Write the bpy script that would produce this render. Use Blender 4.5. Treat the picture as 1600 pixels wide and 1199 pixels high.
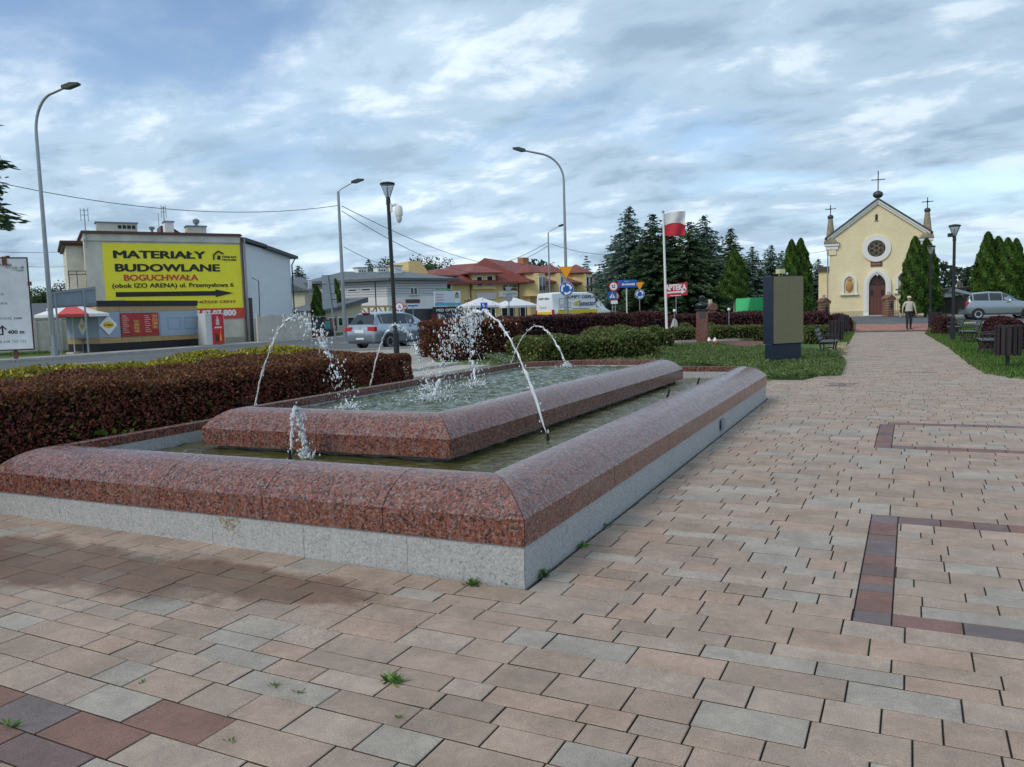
import bpy, bmesh, math, random
import numpy as np
from mathutils import Vector, Matrix
R = math.radians
rng = np.random.default_rng(7); random.seed(7)
for o in list(bpy.data.objects): bpy.data.objects.remove(o)
scene = bpy.context.scene
COL = scene.collection
# ------------------------------------------------------------------ camera
F_PX, CX, CY, H = 1255.0, 800.0, 599.5, 1.6
YAW, PITCH, ROLL = R(-25.30), R(5.04), R(1.718)
cw = np.array([math.sin(YAW)*math.cos(PITCH), math.cos(YAW)*math.cos(PITCH), -math.sin(PITCH)])
cr = np.array([math.cos(YAW), -math.sin(YAW), 0.0])
cu = np.cross(cr, cw)
cR, sR = math.cos(ROLL), math.sin(ROLL)
cam_d = bpy.data.cameras.new('camera'); cam = bpy.data.objects.new('camera', cam_d); COL.objects.link(cam)
scene.camera = cam
cam_d.sensor_fit = 'HORIZONTAL'; cam_d.sensor_width = 36; cam_d.lens = F_PX/1600*36
cam_d.clip_start = .1; cam_d.clip_end = 3000
right = cr*cR - cu*sR; up = cr*sR + cu*cR
M = Matrix(((right[0], up[0], -cw[0], 0), (right[1], up[1], -cw[1], 0), (right[2], up[2], -cw[2], H), (0,0,0,1)))
cam.matrix_world = M
# ------------------------------------------------------------------ world: daylight sky with a broken cloud deck
SUN_EL, SUN_AZ = R(42), R(208)          # azimuth clockwise from +Y: behind the camera, a little to the left
w = bpy.data.worlds.new('World'); scene.world = w; w.use_nodes = True
nt = w.node_tree; nt.nodes.clear(); L = nt.links.new
def wn(t, **k):
    n = nt.nodes.new(t)
    for a, b in k.items(): setattr(n, a, b)
    return n
sky = wn('ShaderNodeTexSky', sky_type='NISHITA', sun_disc=False, sun_elevation=SUN_EL, sun_rotation=SUN_AZ, altitude=250, air_density=1.0, dust_density=.6, ozone_density=1.5)
tc = wn('ShaderNodeTexCoord'); sep = wn('ShaderNodeSeparateXYZ'); L(tc.outputs['Generated'], sep.inputs[0])
zc = wn('ShaderNodeMath', operation='MAXIMUM'); L(sep.outputs['Z'], zc.inputs[0]); zc.inputs[1].default_value = 0.0
za = wn('ShaderNodeMath', operation='ADD'); L(zc.outputs[0], za.inputs[0]); za.inputs[1].default_value = .22
dx = wn('ShaderNodeMath', operation='DIVIDE'); L(sep.outputs['X'], dx.inputs[0]); L(za.outputs[0], dx.inputs[1])
dy = wn('ShaderNodeMath', operation='DIVIDE'); L(sep.outputs['Y'], dy.inputs[0]); L(za.outputs[0], dy.inputs[1])
cmb = wn('ShaderNodeCombineXYZ'); L(dx.outputs[0], cmb.inputs[0]); L(dy.outputs[0], cmb.inputs[1])
mp = wn('ShaderNodeMapping'); L(cmb.outputs[0], mp.inputs[0]); mp.inputs['Rotation'].default_value = (0, 0, R(38)); mp.inputs['Scale'].default_value = (.95, 1.25, 1)
mp.inputs['Location'].default_value = (3.12, 1.42, 0)
def noise(scale, det, rough, lac=2.0, dist=0.0, src=None):
    n = wn('ShaderNodeTexNoise'); n.inputs['Scale'].default_value = scale; n.inputs['Detail'].default_value = det
    n.inputs['Roughness'].default_value = rough; n.inputs['Distortion'].default_value = dist; n.inputs['Lacunarity'].default_value = lac
    L((src or mp).outputs[0], n.inputs['Vector']); return n
def ramp(src, stops, out=0):
    r = wn('ShaderNodeValToRGB'); r.color_ramp.interpolation = 'EASE'
    while len(r.color_ramp.elements) < len(stops): r.color_ramp.elements.new(.5)
    for e, (p, c) in zip(r.color_ramp.elements, stops): e.position = p; e.color = c if len(c) == 4 else (*c, 1)
    L(src.outputs[out], r.inputs[0]); return r
nc = noise(.85, 9, .56, dist=.25)
cov = ramp(nc, [(.33, (0,0,0)), (.50, (1,1,1))])
lowz = wn('ShaderNodeMapRange'); lowz.inputs[1].default_value = .03; lowz.inputs[2].default_value = .16; lowz.inputs[3].default_value = .85; lowz.inputs[4].default_value = 0; L(sep.outputs['Z'], lowz.inputs[0])
covm = wn('ShaderNodeMath', operation='MAXIMUM'); L(cov.outputs[0], covm.inputs[0]); L(lowz.outputs[0], covm.inputs[1])
ns = noise(2.9, 9, .58, dist=.2)
shade = ramp(ns, [(.34, (2.35, 3.25, 4.2)), (.50, (3.3, 4.35, 5.4)), (.64, (5.3, 6.15, 6.9))])
nb = noise(.5, 4, .5)
big = ramp(nb, [(.3, (.80,.82,.84)), (.7, (1.12,1.1,1.08))])
mul = wn('ShaderNodeMixRGB', blend_type='MULTIPLY'); mul.inputs[0].default_value = 1; L(shade.outputs[0], mul.inputs[1]); L(big.outputs[0], mul.inputs[2])
mix = wn('ShaderNodeMixRGB'); L(covm.outputs[0], mix.inputs[0]); L(sky.outputs[0], mix.inputs[1]); L(mul.outputs[0], mix.inputs[2])
bg = wn('ShaderNodeBackground'); bg.inputs['Strength'].default_value = .15; L(mix.outputs[0], bg.inputs['Color'])
wo = wn('ShaderNodeOutputWorld'); L(bg.outputs[0], wo.inputs[0])
# ------------------------------------------------------------------ sun, veiled by cloud
sl = bpy.data.lights.new('sun', 'SUN'); sl.energy = 1.5; sl.angle = R(22); sl.color = (1, .90, .76)
so = bpy.data.objects.new('sun', sl); COL.objects.link(so)
sd = Vector((math.sin(SUN_AZ)*math.cos(SUN_EL), math.cos(SUN_AZ)*math.cos(SUN_EL), math.sin(SUN_EL)))
so.rotation_euler = sd.to_track_quat('Z', 'Y').to_euler(); so.location = sd*60
vs = scene.view_settings; vs.view_transform = 'Standard'; vs.look = 'None'; vs.exposure = 0.15; vs.gamma = 1.0; vs.use_curve_mapping = False
# ------------------------------------------------------------------ pixel -> place helpers
def ray(px, py):
    x, y = px-CX, py-CY
    a, b = cR*x - sR*y, sR*x + cR*y
    return cw + cr*(a/F_PX) - cu*(b/F_PX)
def at(px, py, d): q = ray(px, py)*d; return Vector((q[0], q[1], q[2]+H))
def gp(px, py, z=0.0):
    d = ray(px, py); t = (z-H)/d[2]; return Vector((d[0]*t, d[1]*t, z))
def S(t): t = min(1, max(0, t)); return t*t*(3-2*t)
ROADZ = .2
def hgt(x, y):
    return max(.012*max(0, min(7, -2.5-x)), ROADZ*S((-x-9.6)/3.2), .5*S((y-45.5)/7.5))
def foot(px, d):                       # where the vertical through a pixel column meets the terrain at depth d
    q = at(px, 500, d); return Vector((q.x, q.y, hgt(q.x, q.y)))
class Frame:                           # local frame of a facade: x along it to the right, y away from the viewer, z up
    def __init__(s, A, B=None, ang=None, z=None):
        s.o = Vector(A); 
        if z is not None: s.o.z = z
        s.a = math.atan2(B[1]-A[1], B[0]-A[0]) if B is not None else ang
        s.len = (Vector((B[0],B[1]))-Vector((A[0],A[1]))).length if B is not None else 0
    def pix(s, px, py, y=0.0):
        c_, s_ = math.cos(s.a), math.sin(s.a); n = np.array([-s_, c_, 0])
        d = ray(px, py); o = np.array(s.o) + n*y
        t = ((o-np.array([0,0,H]))@n)/(d@n); p = d*t + np.array([0,0,H]) - np.array(s.o)
        return p[0]*c_ + p[1]*s_, p[2]
# ------------------------------------------------------------------ objects
def tag(o, label=None, cat=None, group=None, kind=None):
    if label: o['label'] = label
    if cat: o['category'] = cat
    if group: o['group'] = group
    if kind: o['kind'] = kind
    return o
def thing(name, label, cat, loc=(0,0,0), rz=0, group=None):
    o = bpy.data.objects.new(name, None); COL.objects.link(o); o.empty_display_size = .2
    o.location = loc; o.rotation_euler = (0, 0, rz); return tag(o, label, cat, group)
def copy_tree(o, parent=None):
    c = o.copy(); COL.objects.link(c); c.parent = parent
    for ch in o.children: copy_tree(ch, c)
    return c
class MB:
    def __init__(s): s.v = []; s.f = []; s.m = []; s.cm = 0
    def add(s, vs_, fs):
        n = len(s.v); s.v += [tuple(p) for p in vs_]; s.f += [tuple(i+n for i in f) for f in fs]; s.m += [s.cm]*len(fs); return s
    def box(s, x0, x1, y0, y1, z0, z1, T=None):
        p = [Vector((x,y,z)) for z in (z0,z1) for y in (y0,y1) for x in (x0,x1)]
        if T: p = [T @ q for q in p]
        return s.add(p, [(0,2,3,1),(4,5,7,6),(0,1,5,4),(2,6,7,3),(0,4,6,2),(1,3,7,5)])
    def prism(s, pts, y0, y1, axis='y'):           # outline in (x,z) pushed along y; axis 'x': outline in (y,z); 'z': outline in (x,y)
        n = len(pts)
        def P(a, b, t): return {'y': (a,t,b), 'x': (t,a,b), 'z': (a,b,t)}[axis]
        v = [P(a,b,y0) for a,b in pts] + [P(a,b,y1) for a,b in pts]
        f = [tuple(range(n)), tuple(range(2*n-1, n-1, -1))] + [(i,(i+1)%n,(i+1)%n+n,i+n) for i in range(n)]
        return s.add(v, f)
    def tube(s, path, r, n=8, caps=True):
        path = [Vector(p) for p in path]; rr = r if hasattr(r, '__len__') else [r]*len(path)
        vs_ = []; prev = None
        for i, p in enumerate(path):
            t = (path[min(i+1,len(path)-1)] - path[max(i-1,0)]).normalized()
            if prev is None: a = t.orthogonal().normalized()
            else:
                a = prev - t*prev.dot(t); a = a.normalized() if a.length > 1e-6 else t.orthogonal().normalized()
            prev = a; b = t.cross(a)
            vs_ += [p + (a*math.cos(2*math.pi*k/n) + b*math.sin(2*math.pi*k/n))*rr[i] for k in range(n)]
        fs = [(i*n+k, i*n+(k+1)%n, (i+1)*n+(k+1)%n, (i+1)*n+k) for i in range(len(path)-1) for k in range(n)]
        if caps: fs += [tuple(range(n-1,-1,-1)), tuple((len(path)-1)*n+k for k in range(n))]
        return s.add(vs_, fs)
    def lathe(s, prof, n=16, c=(0,0,0), T=None, sx=1, sy=1):
        vs_ = [Vector((r*math.cos(2*math.pi*k/n)*sx, r*math.sin(2*math.pi*k/n)*sy, z)) for r, z in prof for k in range(n)]
        vs_ = [(T @ q if T else q) + Vector(c) for q in vs_]
        fs = [(i*n+k, i*n+(k+1)%n, (i+1)*n+(k+1)%n, (i+1)*n+k) for i in range(len(prof)-1) for k in range(n)]
        fs += [tuple(range(n-1,-1,-1)), tuple((len(prof)-1)*n+k for k in range(n))]
        return s.add(vs_, fs)
    def ball(s, c, r, n=10, m=6, sc=(1,1,1)):
        pr = [(math.sin(math.pi*i/m)*r, -math.cos(math.pi*i/m)*r) for i in range(m+1)]
        pr[0] = (1e-4*r, -r); pr[-1] = (1e-4*r, r)
        return s.lathe([(a,b) for a,b in pr], n, c, Matrix.Diagonal((*sc,1)))
    def quad(s, *p): return s.add(p, [tuple(range(len(p)))])
    def build(s, name, mat, parent=None, smooth=False, bevel=0, loc=None, rz=0, fix=True):
        me = bpy.data.meshes.new(name); me.from_pydata(s.v, [], s.f)
        mats = mat if isinstance(mat, (list, tuple)) else [mat]
        for m_ in mats: me.materials.append(m_)
        if len(mats) > 1: me.polygons.foreach_set('material_index', s.m)
        if fix:
            bm = bmesh.new(); bm.from_mesh(me); bmesh.ops.recalc_face_normals(bm, faces=bm.faces)
            if bevel: bmesh.ops.bevel(bm, geom=[e for e in bm.edges if len(e.link_faces)==2 and e.calc_face_angle(0) > .6], offset=bevel, segments=1, affect='EDGES')
            bm.to_mesh(me); bm.free()
        if smooth:
            me.polygons.foreach_set('use_smooth', [True]*len(me.polygons))
            if hasattr(me, 'set_sharp_from_angle'): me.set_sharp_from_angle(angle=R(smooth if smooth is not True else 40))
        o = bpy.data.objects.new(name, me); COL.objects.link(o); o.parent = parent
        if loc is not None: o.location = loc
        if rz: o.rotation_euler = (0,0,rz)
        return o
def part(name, mat, parent, fn, **k):
    b = MB(); fn(b); return b.build(name, mat, parent, **k)
def boxp(name, mat, parent, x0, x1, y0, y1, z0, z1, **k): return MB().box(x0,x1,y0,y1,z0,z1).build(name, mat, parent, **k)
# ------------------------------------------------------------------ materials
MATS = {}
def mat(name, col, rough=.7, metal=0, var=.0, scale=8, bump=0, bscale=60, spec=.5, coat=0, emit=None, trans=0, obj=True, var2=0, scale2=.6):
    if name in MATS: return MATS[name]
    m = bpy.data.materials.new(name); m.use_nodes = True; MATS[name] = m
    t = m.node_tree; b = t.nodes['Principled BSDF']; lk = t.links.new
    b.inputs['Base Color'].default_value = (*col, 1); b.inputs['Roughness'].default_value = rough; b.inputs['Metallic'].default_value = metal
    b.inputs['Specular IOR Level'].default_value = spec; b.inputs['Coat Weight'].default_value = coat; b.inputs['Transmission Weight'].default_value = trans
    if emit: b.inputs['Emission Color'].default_value = (*col, 1); b.inputs['Emission Strength'].default_value = emit
    if var or bump or var2:
        c = t.nodes.new('ShaderNodeTexCoord'); src = c.outputs['Object']
        if var or var2:
            prev = None
            for vv, sc in ((var, scale), (var2, scale2)):
                if not vv: continue
                n = t.nodes.new('ShaderNodeTexNoise'); n.inputs['Scale'].default_value = sc; n.inputs['Detail'].default_value = 6; n.inputs['Roughness'].default_value = .65; lk(src, n.inputs['Vector'])
                mr = t.nodes.new('ShaderNodeMapRange'); mr.inputs['From Min'].default_value = .3; mr.inputs['From Max'].default_value = .7
                mr.inputs['To Min'].default_value = 1-vv; mr.inputs['To Max'].default_value = 1+vv; lk(n.outputs[0], mr.inputs[0])
                mx = t.nodes.new('ShaderNodeMixRGB'); mx.blend_type = 'MULTIPLY'; mx.inputs[0].default_value = 1
                if prev: lk(prev, mx.inputs[1])
                else: mx.inputs[1].default_value = (*col, 1)
                lk(mr.outputs[0], mx.inputs[2]); prev = mx.outputs[0]
            lk(prev, b.inputs['Base Color'])
        if bump:
            n = t.nodes.new('ShaderNodeTexNoise'); n.inputs['Scale'].default_value = bscale; n.inputs['Detail'].default_value = 4; lk(src, n.inputs['Vector'])
            bp = t.nodes.new('ShaderNodeBump'); bp.inputs['Strength'].default_value = bump; bp.inputs['Distance'].default_value = .02; lk(n.outputs[0], bp.inputs['Height']); lk(bp.outputs[0], b.inputs['Normal'])
    return m
def leafmat(name, rough=.55, transl=.25):
    if name in MATS: return MATS[name]
    m = bpy.data.materials.new(name); m.use_nodes = True; MATS[name] = m; t = m.node_tree; b = t.nodes['Principled BSDF']; lk = t.links.new
    a = t.nodes.new('ShaderNodeAttribute'); a.attribute_name = 'Col'; lk(a.outputs['Color'], b.inputs['Base Color']); b.inputs['Roughness'].default_value = rough
    b.inputs['Specular IOR Level'].default_value = .3
    tr = t.nodes.new('ShaderNodeBsdfTranslucent'); lk(a.outputs['Color'], tr.inputs[0]); ms = t.nodes.new('ShaderNodeMixShader'); ms.inputs[0].default_value = transl
    out = t.nodes['Material Output']; lk(b.outputs[0], ms.inputs[1]); lk(tr.outputs[0], ms.inputs[2]); lk(ms.outputs[0], out.inputs[0]); return m
LEAF = leafmat('leaf')
white = mat('white_paint', (.78,.78,.76), .5, var=.05, scale=3)
black = mat('black_metal', (.018,.02,.024), .42, spec=.4)
greym = mat('galvanised_steel', (.30,.33,.35), .45, .6, var=.12, scale=6)
greysign = mat('sign_back_grey', (.24,.29,.33), .5, .4, var=.08, scale=4)
glass = mat('dark_glass', (.025,.032,.038), .06, spec=.8)
cgl = mat('car_glass', (.02,.026,.03), .03, spec=.8)
tyre = mat('tyre_rubber', (.018,.018,.018), .8)
chrome = mat('alloy', (.55,.56,.58), .3, .9)
red = mat('sign_red', (.62,.035,.03), .45)
blue = mat('sign_blue', (.01,.10,.42), .45)
yellow = mat('sign_yellow', (.85,.36,.0), .45)
wsign = mat('sign_white', (.80,.80,.80), .45)
# ------------------------------------------------------------------ lettering
_dg = None
def text(s, mt, parent, w, h, x=0, y=0, z=0, bold=.0, rx=R(90), rz=0, name='lettering', fit=True):
    """flat lettering fitted into a w x h box; bold strokes are made of slightly shifted layers"""
    c = bpy.data.curves.new('t', 'FONT'); c.body = s; c.size = 1; c.resolution_u = 3
    o = bpy.data.objects.new('t', c); COL.objects.link(o); bpy.context.view_layer.update()
    dg = bpy.context.evaluated_depsgraph_get(); me = bpy.data.meshes.new_from_object(o.evaluated_get(dg)); bpy.data.objects.remove(o)
    n = len(me.vertices); co = np.empty(n*3, np.float32); me.vertices.foreach_get('co', co); co = co.reshape(-1,3)
    mn, mx = co.min(0), co.max(0); e = bold*1.6; sx = w/(mx[0]-mn[0]+2*e); sy = h/(mx[1]-mn[1]+2*e)
    if not fit: sx = sy = min(sx, sy)
    co = co - (mn+mx)/2; fs = [tuple(p.vertices) for p in me.polygons]; bpy.data.meshes.remove(me); b = MB()
    offs = [(0,0)] if not bold else [(0,0),(e,0),(-e,0),(e*.6,e*.6),(-e*.6,e*.6),(e*.6,-e*.6),(-e*.6,-e*.6)]
    for k, (ox, oy) in enumerate(offs): b.add([((p[0]+ox)*sx, (p[1]+oy)*sy, k*.0006) for p in co], fs)
    q = b.build(name, mt, parent, fix=False); q.location = (x,y,z); q.rotation_euler = (rx,0,rz); return q
def marks(n, mt, parent, w, h, x=0, y=0, z=0, rx=R(90), rz=0, name='illegible_print'):
    """a line of print too small to read in the photograph: n uneven strokes, no letters"""
    g = random.Random(n*31+int(abs(x*1000))); b = MB(); p = w/n
    for k in range(n):
        x0 = -w/2+k*p+p*.08; hh_ = h*g.uniform(.55,1.0); z0 = -h/2+g.uniform(0,h-hh_)*.5; x1 = x0+p*g.uniform(.55,.86)
        b.add([(x0,z0,0),(x1,z0,0),(x1,z0+hh_,0),(x0,z0+hh_,0)], [(0,1,2,3)])
    q = b.build(name, mt, parent, fix=False); q.location = (x,y,z); q.rotation_euler = (rx,0,rz); q['kind'] = 'stuff'; return q
# ------------------------------------------------------------------ foliage
def leaf_mesh(name, P, D, L_, W_, C, mt=None, parent=None, N=None):
    """diamond leaves: P centres, D long axis, L_/W_ lengths, C colours"""
    P = np.asarray(P, float); n = len(P); D = np.asarray(D, float); D /= np.linalg.norm(D, axis=1, keepdims=True)+1e-9
    r = rng.normal(size=(n,3)) if N is None else np.asarray(N, float) + rng.normal(size=(n,3))*.35
    Wd = np.cross(D, r); Wd /= np.linalg.norm(Wd, axis=1, keepdims=True)+1e-9
    L_ = np.broadcast_to(L_, (n,))[:,None]; W_ = np.broadcast_to(W_, (n,))[:,None]
    V = np.stack([P-D*L_/2, P+Wd*W_/2-D*L_*.05, P+D*L_/2, P-Wd*W_/2-D*L_*.05], 1).reshape(-1,3)
    me = bpy.data.meshes.new(name); me.vertices.add(4*n); me.vertices.foreach_set('co', V.ravel().astype(np.float32))
    me.loops.add(4*n); me.loops.foreach_set('vertex_index', np.arange(4*n, dtype=np.int32))
    me.polygons.add(n); me.polygons.foreach_set('loop_start', np.arange(0, 4*n, 4, dtype=np.int32)); me.polygons.foreach_set('loop_total', np.full(n, 4, np.int32))
    a = me.color_attributes.new('Col', 'FLOAT_COLOR', 'POINT'); cc = np.ones((4*n,4), np.float32); cc[:,:3] = np.repeat(np.clip(C,0.002,1), 4, 0); a.data.foreach_set('color', cc.ravel())
    me.update(); me.validate(); me.materials.append(mt or LEAF)
    o = bpy.data.objects.new(name, me); COL.objects.link(o); o.parent = parent; return o
def pal(n, cols, var=.25, wts=None):
    cols = np.array(cols); i = rng.choice(len(cols), n, p=wts); c = cols[i]*(1+rng.normal(size=(n,1))*var); return np.clip(c, .003, 1)
def smooth_noise(P, f, seed=0):          # cheap lumpy field
    r = np.random.default_rng(seed); out = np.zeros(len(P))
    for k in range(6):
        d = r.normal(size=3); d /= np.linalg.norm(d); out += np.sin((P@d)*f*(1+.35*k)+r.uniform(0,6.28))/(1+.35*k)
    return out/3
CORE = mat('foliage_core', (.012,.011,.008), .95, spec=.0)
GCORE = mat('green_foliage_core', (.012,.022,.008), .95, spec=.0)
def hedge(name, label, cat, size, loc, rz, cols, dens=900, leaf=.05, group=None, wts=None, lump=.05, base=-.1, topcols=None, rnd=0.0):
    sx, sy, sz = size; area = [(2, sx*sy), (0, sy*sz), (1, sx*sz), (3, sy*sz), (4, sx*sz)]
    Ps, Ns = [], []
    for k, a in area:
        n = int(a*dens); u = rng.uniform(-.5,.5,n); v = rng.uniform(-.5,.5,n)
        if k == 2: p = np.stack([u*sx, v*sy, np.full(n, sz)],1); nn = (0,0,1)
        elif k in (0,3): sg = 1 if k == 0 else -1; p = np.stack([np.full(n, sg*sx/2), u*sy, (v+.5)*sz],1); nn = (sg,0,0)
        else: sg = 1 if k == 1 else -1; p = np.stack([u*sx, np.full(n, sg*sy/2), (v+.5)*sz],1); nn = (0,sg,0)
        Ps.append(p); Ns.append(np.tile(nn, (n,1)))
    P = np.vstack(Ps); Nn = np.vstack(Ns).astype(float)
    rr = min(.16, sx*.3, sy*.3, sz*.3) + rnd*min(sx, sy, sz)*.5   # rounded edges
    Q = P.copy()
    lim = np.array([sx/2-rr, sy/2-rr]); inner = np.stack([np.clip(P[:,0],-lim[0],lim[0]), np.clip(P[:,1],-lim[1],lim[1]), np.minimum(P[:,2], sz-rr)],1)
    dv = P-inner; ln = np.linalg.norm(dv,axis=1,keepdims=True)+1e-9; Q = inner + dv/ln*np.minimum(ln, rr); Nn = np.where(ln > 1e-3, dv/ln, Nn)
    f = smooth_noise(Q+np.array(loc), 5.0, 3)*lump + smooth_noise(Q+np.array(loc), 1.6, 5)*lump
    Q += Nn*(f[:,None] - np.abs(rng.normal(size=(len(Q),1)))*leaf*.9)
    D = Nn*.6 + rng.normal(size=Q.shape)*.7 + np.array([0,0,.25])
    C = pal(len(Q), cols, .3, wts)
    if topcols is not None:
        t = (Q[:,2] > sz*.86) & (rng.random(len(Q)) < .75); C[t] = pal(t.sum(), topcols, .25)
    L_ = leaf*rng.uniform(.7,1.5,len(Q))
    o = leaf_mesh(name, Q, D, L_, L_*.6, C)
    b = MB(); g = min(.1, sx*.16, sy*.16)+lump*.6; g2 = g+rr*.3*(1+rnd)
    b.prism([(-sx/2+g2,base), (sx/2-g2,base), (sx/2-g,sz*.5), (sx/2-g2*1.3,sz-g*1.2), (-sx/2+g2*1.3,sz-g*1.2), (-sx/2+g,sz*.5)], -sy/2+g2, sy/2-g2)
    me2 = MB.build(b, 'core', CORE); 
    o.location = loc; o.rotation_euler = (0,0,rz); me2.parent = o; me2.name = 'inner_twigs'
    return tag(o, label, cat, group)
# ================================================================== GROUND
def gmat(name, c1, c2, scale, rough=.9, bump=.3, bscale=40, c3=None):
    m = bpy.data.materials.new(name); m.use_nodes = True; t = m.node_tree; b = t.nodes['Principled BSDF']; lk = t.links.new
    tc_ = t.nodes.new('ShaderNodeTexCoord')
    def nz(sc, d=8):
        n = t.nodes.new('ShaderNodeTexNoise'); n.inputs['Scale'].default_value = sc; n.inputs['Detail'].default_value = d; n.inputs['Roughness'].default_value = .7; lk(tc_.outputs['Object'], n.inputs['Vector']); return n
    n1 = nz(scale); r = t.nodes.new('ShaderNodeValToRGB'); r.color_ramp.elements[0].color = (*c1,1); r.color_ramp.elements[1].color = (*c2,1); r.color_ramp.elements[0].position = .35; r.color_ramp.elements[1].position = .68
    lk(n1.outputs[0], r.inputs[0]); n2 = nz(scale*14, 4); mx = t.nodes.new('ShaderNodeMixRGB'); mx.blend_type = 'MULTIPLY'; mx.inputs[0].default_value = .6
    r2 = t.nodes.new('ShaderNodeValToRGB'); r2.color_ramp.elements[0].color = (.6,.6,.6,1); r2.color_ramp.elements[1].color = (1.3,1.3,1.3,1); r2.color_ramp.elements[0].position=.3; r2.color_ramp.elements[1].position=.7; lk(n2.outputs[0], r2.inputs[0])
    lk(r.outputs[0], mx.inputs[1]); lk(r2.outputs[0], mx.inputs[2]); lk(mx.outputs[0], b.inputs['Base Color']); b.inputs['Roughness'].default_value = rough
    bp = t.nodes.new('ShaderNodeBump'); bp.inputs['Strength'].default_value = bump; bp.inputs['Distance'].default_value = .02; n3 = nz(bscale, 4); lk(n3.outputs[0], bp.inputs['Height']); lk(bp.outputs[0], b.inputs['Normal'])
    MATS[name] = m; return m
grassm = gmat('grass_ground', (.045,.085,.018), (.10,.15,.03), 1.1, bump=.8)
asph = gmat('asphalt', (.085,.09,.098), (.125,.13,.14), .8, .85, .25, 90)
walkm = gmat('sidewalk_slabs', (.30,.28,.25), (.40,.37,.33), .7, .85)
kerbm = gmat('kerb_concrete', (.34,.33,.31), (.46,.45,.42), 2, .85)
mulch = gmat('red_mulch', (.10,.045,.03), (.24,.11,.075), 5, .95, .9, 50)
bedm = gmat('joint_sand', (.035,.033,.028), (.07,.065,.05), 4, .95)
redpave = gmat('red_block_paving', (.30,.13,.10), (.40,.20,.16), 2, .85)
def grid(name, xs, ys, fz, m, kind='structure', parent=None):
    xs, ys = list(xs), list(ys); v = [(x,y,fz(x,y)) for y in ys for x in xs]; nx = len(xs)
    f = [(j*nx+i, j*nx+i+1, (j+1)*nx+i+1, (j+1)*nx+i) for j in range(len(ys)-1) for i in range(nx-1)]
    b = MB().add(v, f); o = b.build(name, m, parent, fix=False, smooth=180); 
    if kind: o['kind'] = kind
    return o
xs = [-900,-500,-250,-120,-80] + list(np.arange(-60, 41, 2.0)) + [60,100,250,500,900]
ys = [-300,-100,-40] + list(np.arange(-20, 101, 2.0)) + [130,200,400,800,1500]
grid('ground', xs, ys, lambda x,y: hgt(x,y)-.05, grassm)
def sheet(name, poly, m, dz=.0, step=2.5, kind='structure'):
    """a convex or concave flat piece draped on the terrain"""
    bm = bmesh.new(); bm.faces.new([bm.verts.new((x,y,0)) for x,y in poly]); bmesh.ops.triangulate(bm, faces=bm.faces[:])
    for _ in range(5):
        e = [e for e in bm.edges if e.calc_length() > step]
        if not e: break
        bmesh.ops.subdivide_edges(bm, edges=e, cuts=1); bmesh.ops.triangulate(bm, faces=bm.faces[:])
    for v in bm.verts: v.co.z = hgt(v.co.x, v.co.y)+dz
    bmesh.ops.recalc_face_normals(bm, faces=bm.faces)
    if bm.faces[:] and bm.faces[:][0].normal.z < 0: bmesh.ops.reverse_faces(bm, faces=bm.faces)
    me = bpy.data.meshes.new(name); bm.to_mesh(me); bm.free(); me.materials.append(m); o = bpy.data.objects.new(name, me); COL.objects.link(o)
    if kind: o['kind'] = kind
    return o
# streets
sheet('street', [(-31.5,-60),(-22.5,-60),(-22.5,24),(-18,30),(-8,35),(-3,39.5),(-3,47.5),(-12,46.5),(-20,47),(-24,52),(-25,90),(-34.5,90),(-33.6,40),(-32.3,25)], asph, .0)
sheet('sidewalk', [(-34.5,-60),(-31.5,-60),(-32.3,25),(-33.6,40),(-34.5,90),(-38.5,90),(-36.6,40),(-35.3,25)], walkm, .06)
sheet('cross_street', [(-3,49.5),(60,45),(60,56),(2.5,58.5),(-3,58.5)], asph, .004)
sheet('crossing', [(-3.2,47.2),(3.0,46.8),(3.0,49.8),(-3.2,50.2)], redpave, .012)
sheet('forecourt', [(-6.5,58.5),(2.0,58.5),(2.0,68),(-6.5,68)], asph, .01)
b = MB()
def kerbline(pts, w=.14, h_=.11):
    for (x0,y0),(x1,y1) in zip(pts[:-1], pts[1:]):
        n = max(1, int(math.hypot(x1-x0,y1-y0)/2)); 
        for k in range(n):
            ax, ay = x0+(x1-x0)*k/n, y0+(y1-y0)*k/n; bx_, by_ = x0+(x1-x0)*(k+.985)/n, y0+(y1-y0)*(k+.985)/n
            dx_, dy_ = bx_-ax, by_-ay; l = math.hypot(dx_,dy_); nx_, ny_ = -dy_/l*w/2, dx_/l*w/2
            za, zb = hgt(ax,ay), hgt(bx_,by_)
            b.add([(ax-nx_,ay-ny_,za-.1),(ax+nx_,ay+ny_,za-.1),(bx_+nx_,by_+ny_,zb-.1),(bx_-nx_,by_-ny_,zb-.1),(ax-nx_,ay-ny_,za+h_),(ax+nx_,ay+ny_,za+h_),(bx_+nx_,by_+ny_,zb+h_),(bx_-nx_,by_-ny_,zb+h_)],
                  [(0,3,2,1),(4,5,6,7),(0,1,5,4),(2,3,7,6),(1,2,6,5),(0,4,7,3)])
kerbline([(-31.5,-40),(-32.3,25),(-33.6,40),(-34.4,80)]); kerbline([(-22.4,-30),(-22.4,24),(-18,29.8),(-8.2,34.8),(-3,39.3)]); kerbline([(2.6,58.6),(40,56.8)]); kerbline([(3.2,49.4),(40,46.4)])
kb = b.build('kerb', kerbm); kb['kind'] = 'structure'
b = MB()
for y0 in np.arange(-30, 80, 6.0): b.add([(-27.0-.03*max(0,y0-20),y0,.206),(-26.86-.03*max(0,y0-20),y0,.206),(-26.86-.03*max(0,y0-17),y0+3,.206),(-27.0-.03*max(0,y0-17),y0+3,.206)], [(0,1,2,3)])
o = b.build('road_marking', wsign, fix=False); o['kind'] = 'structure'
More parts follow.
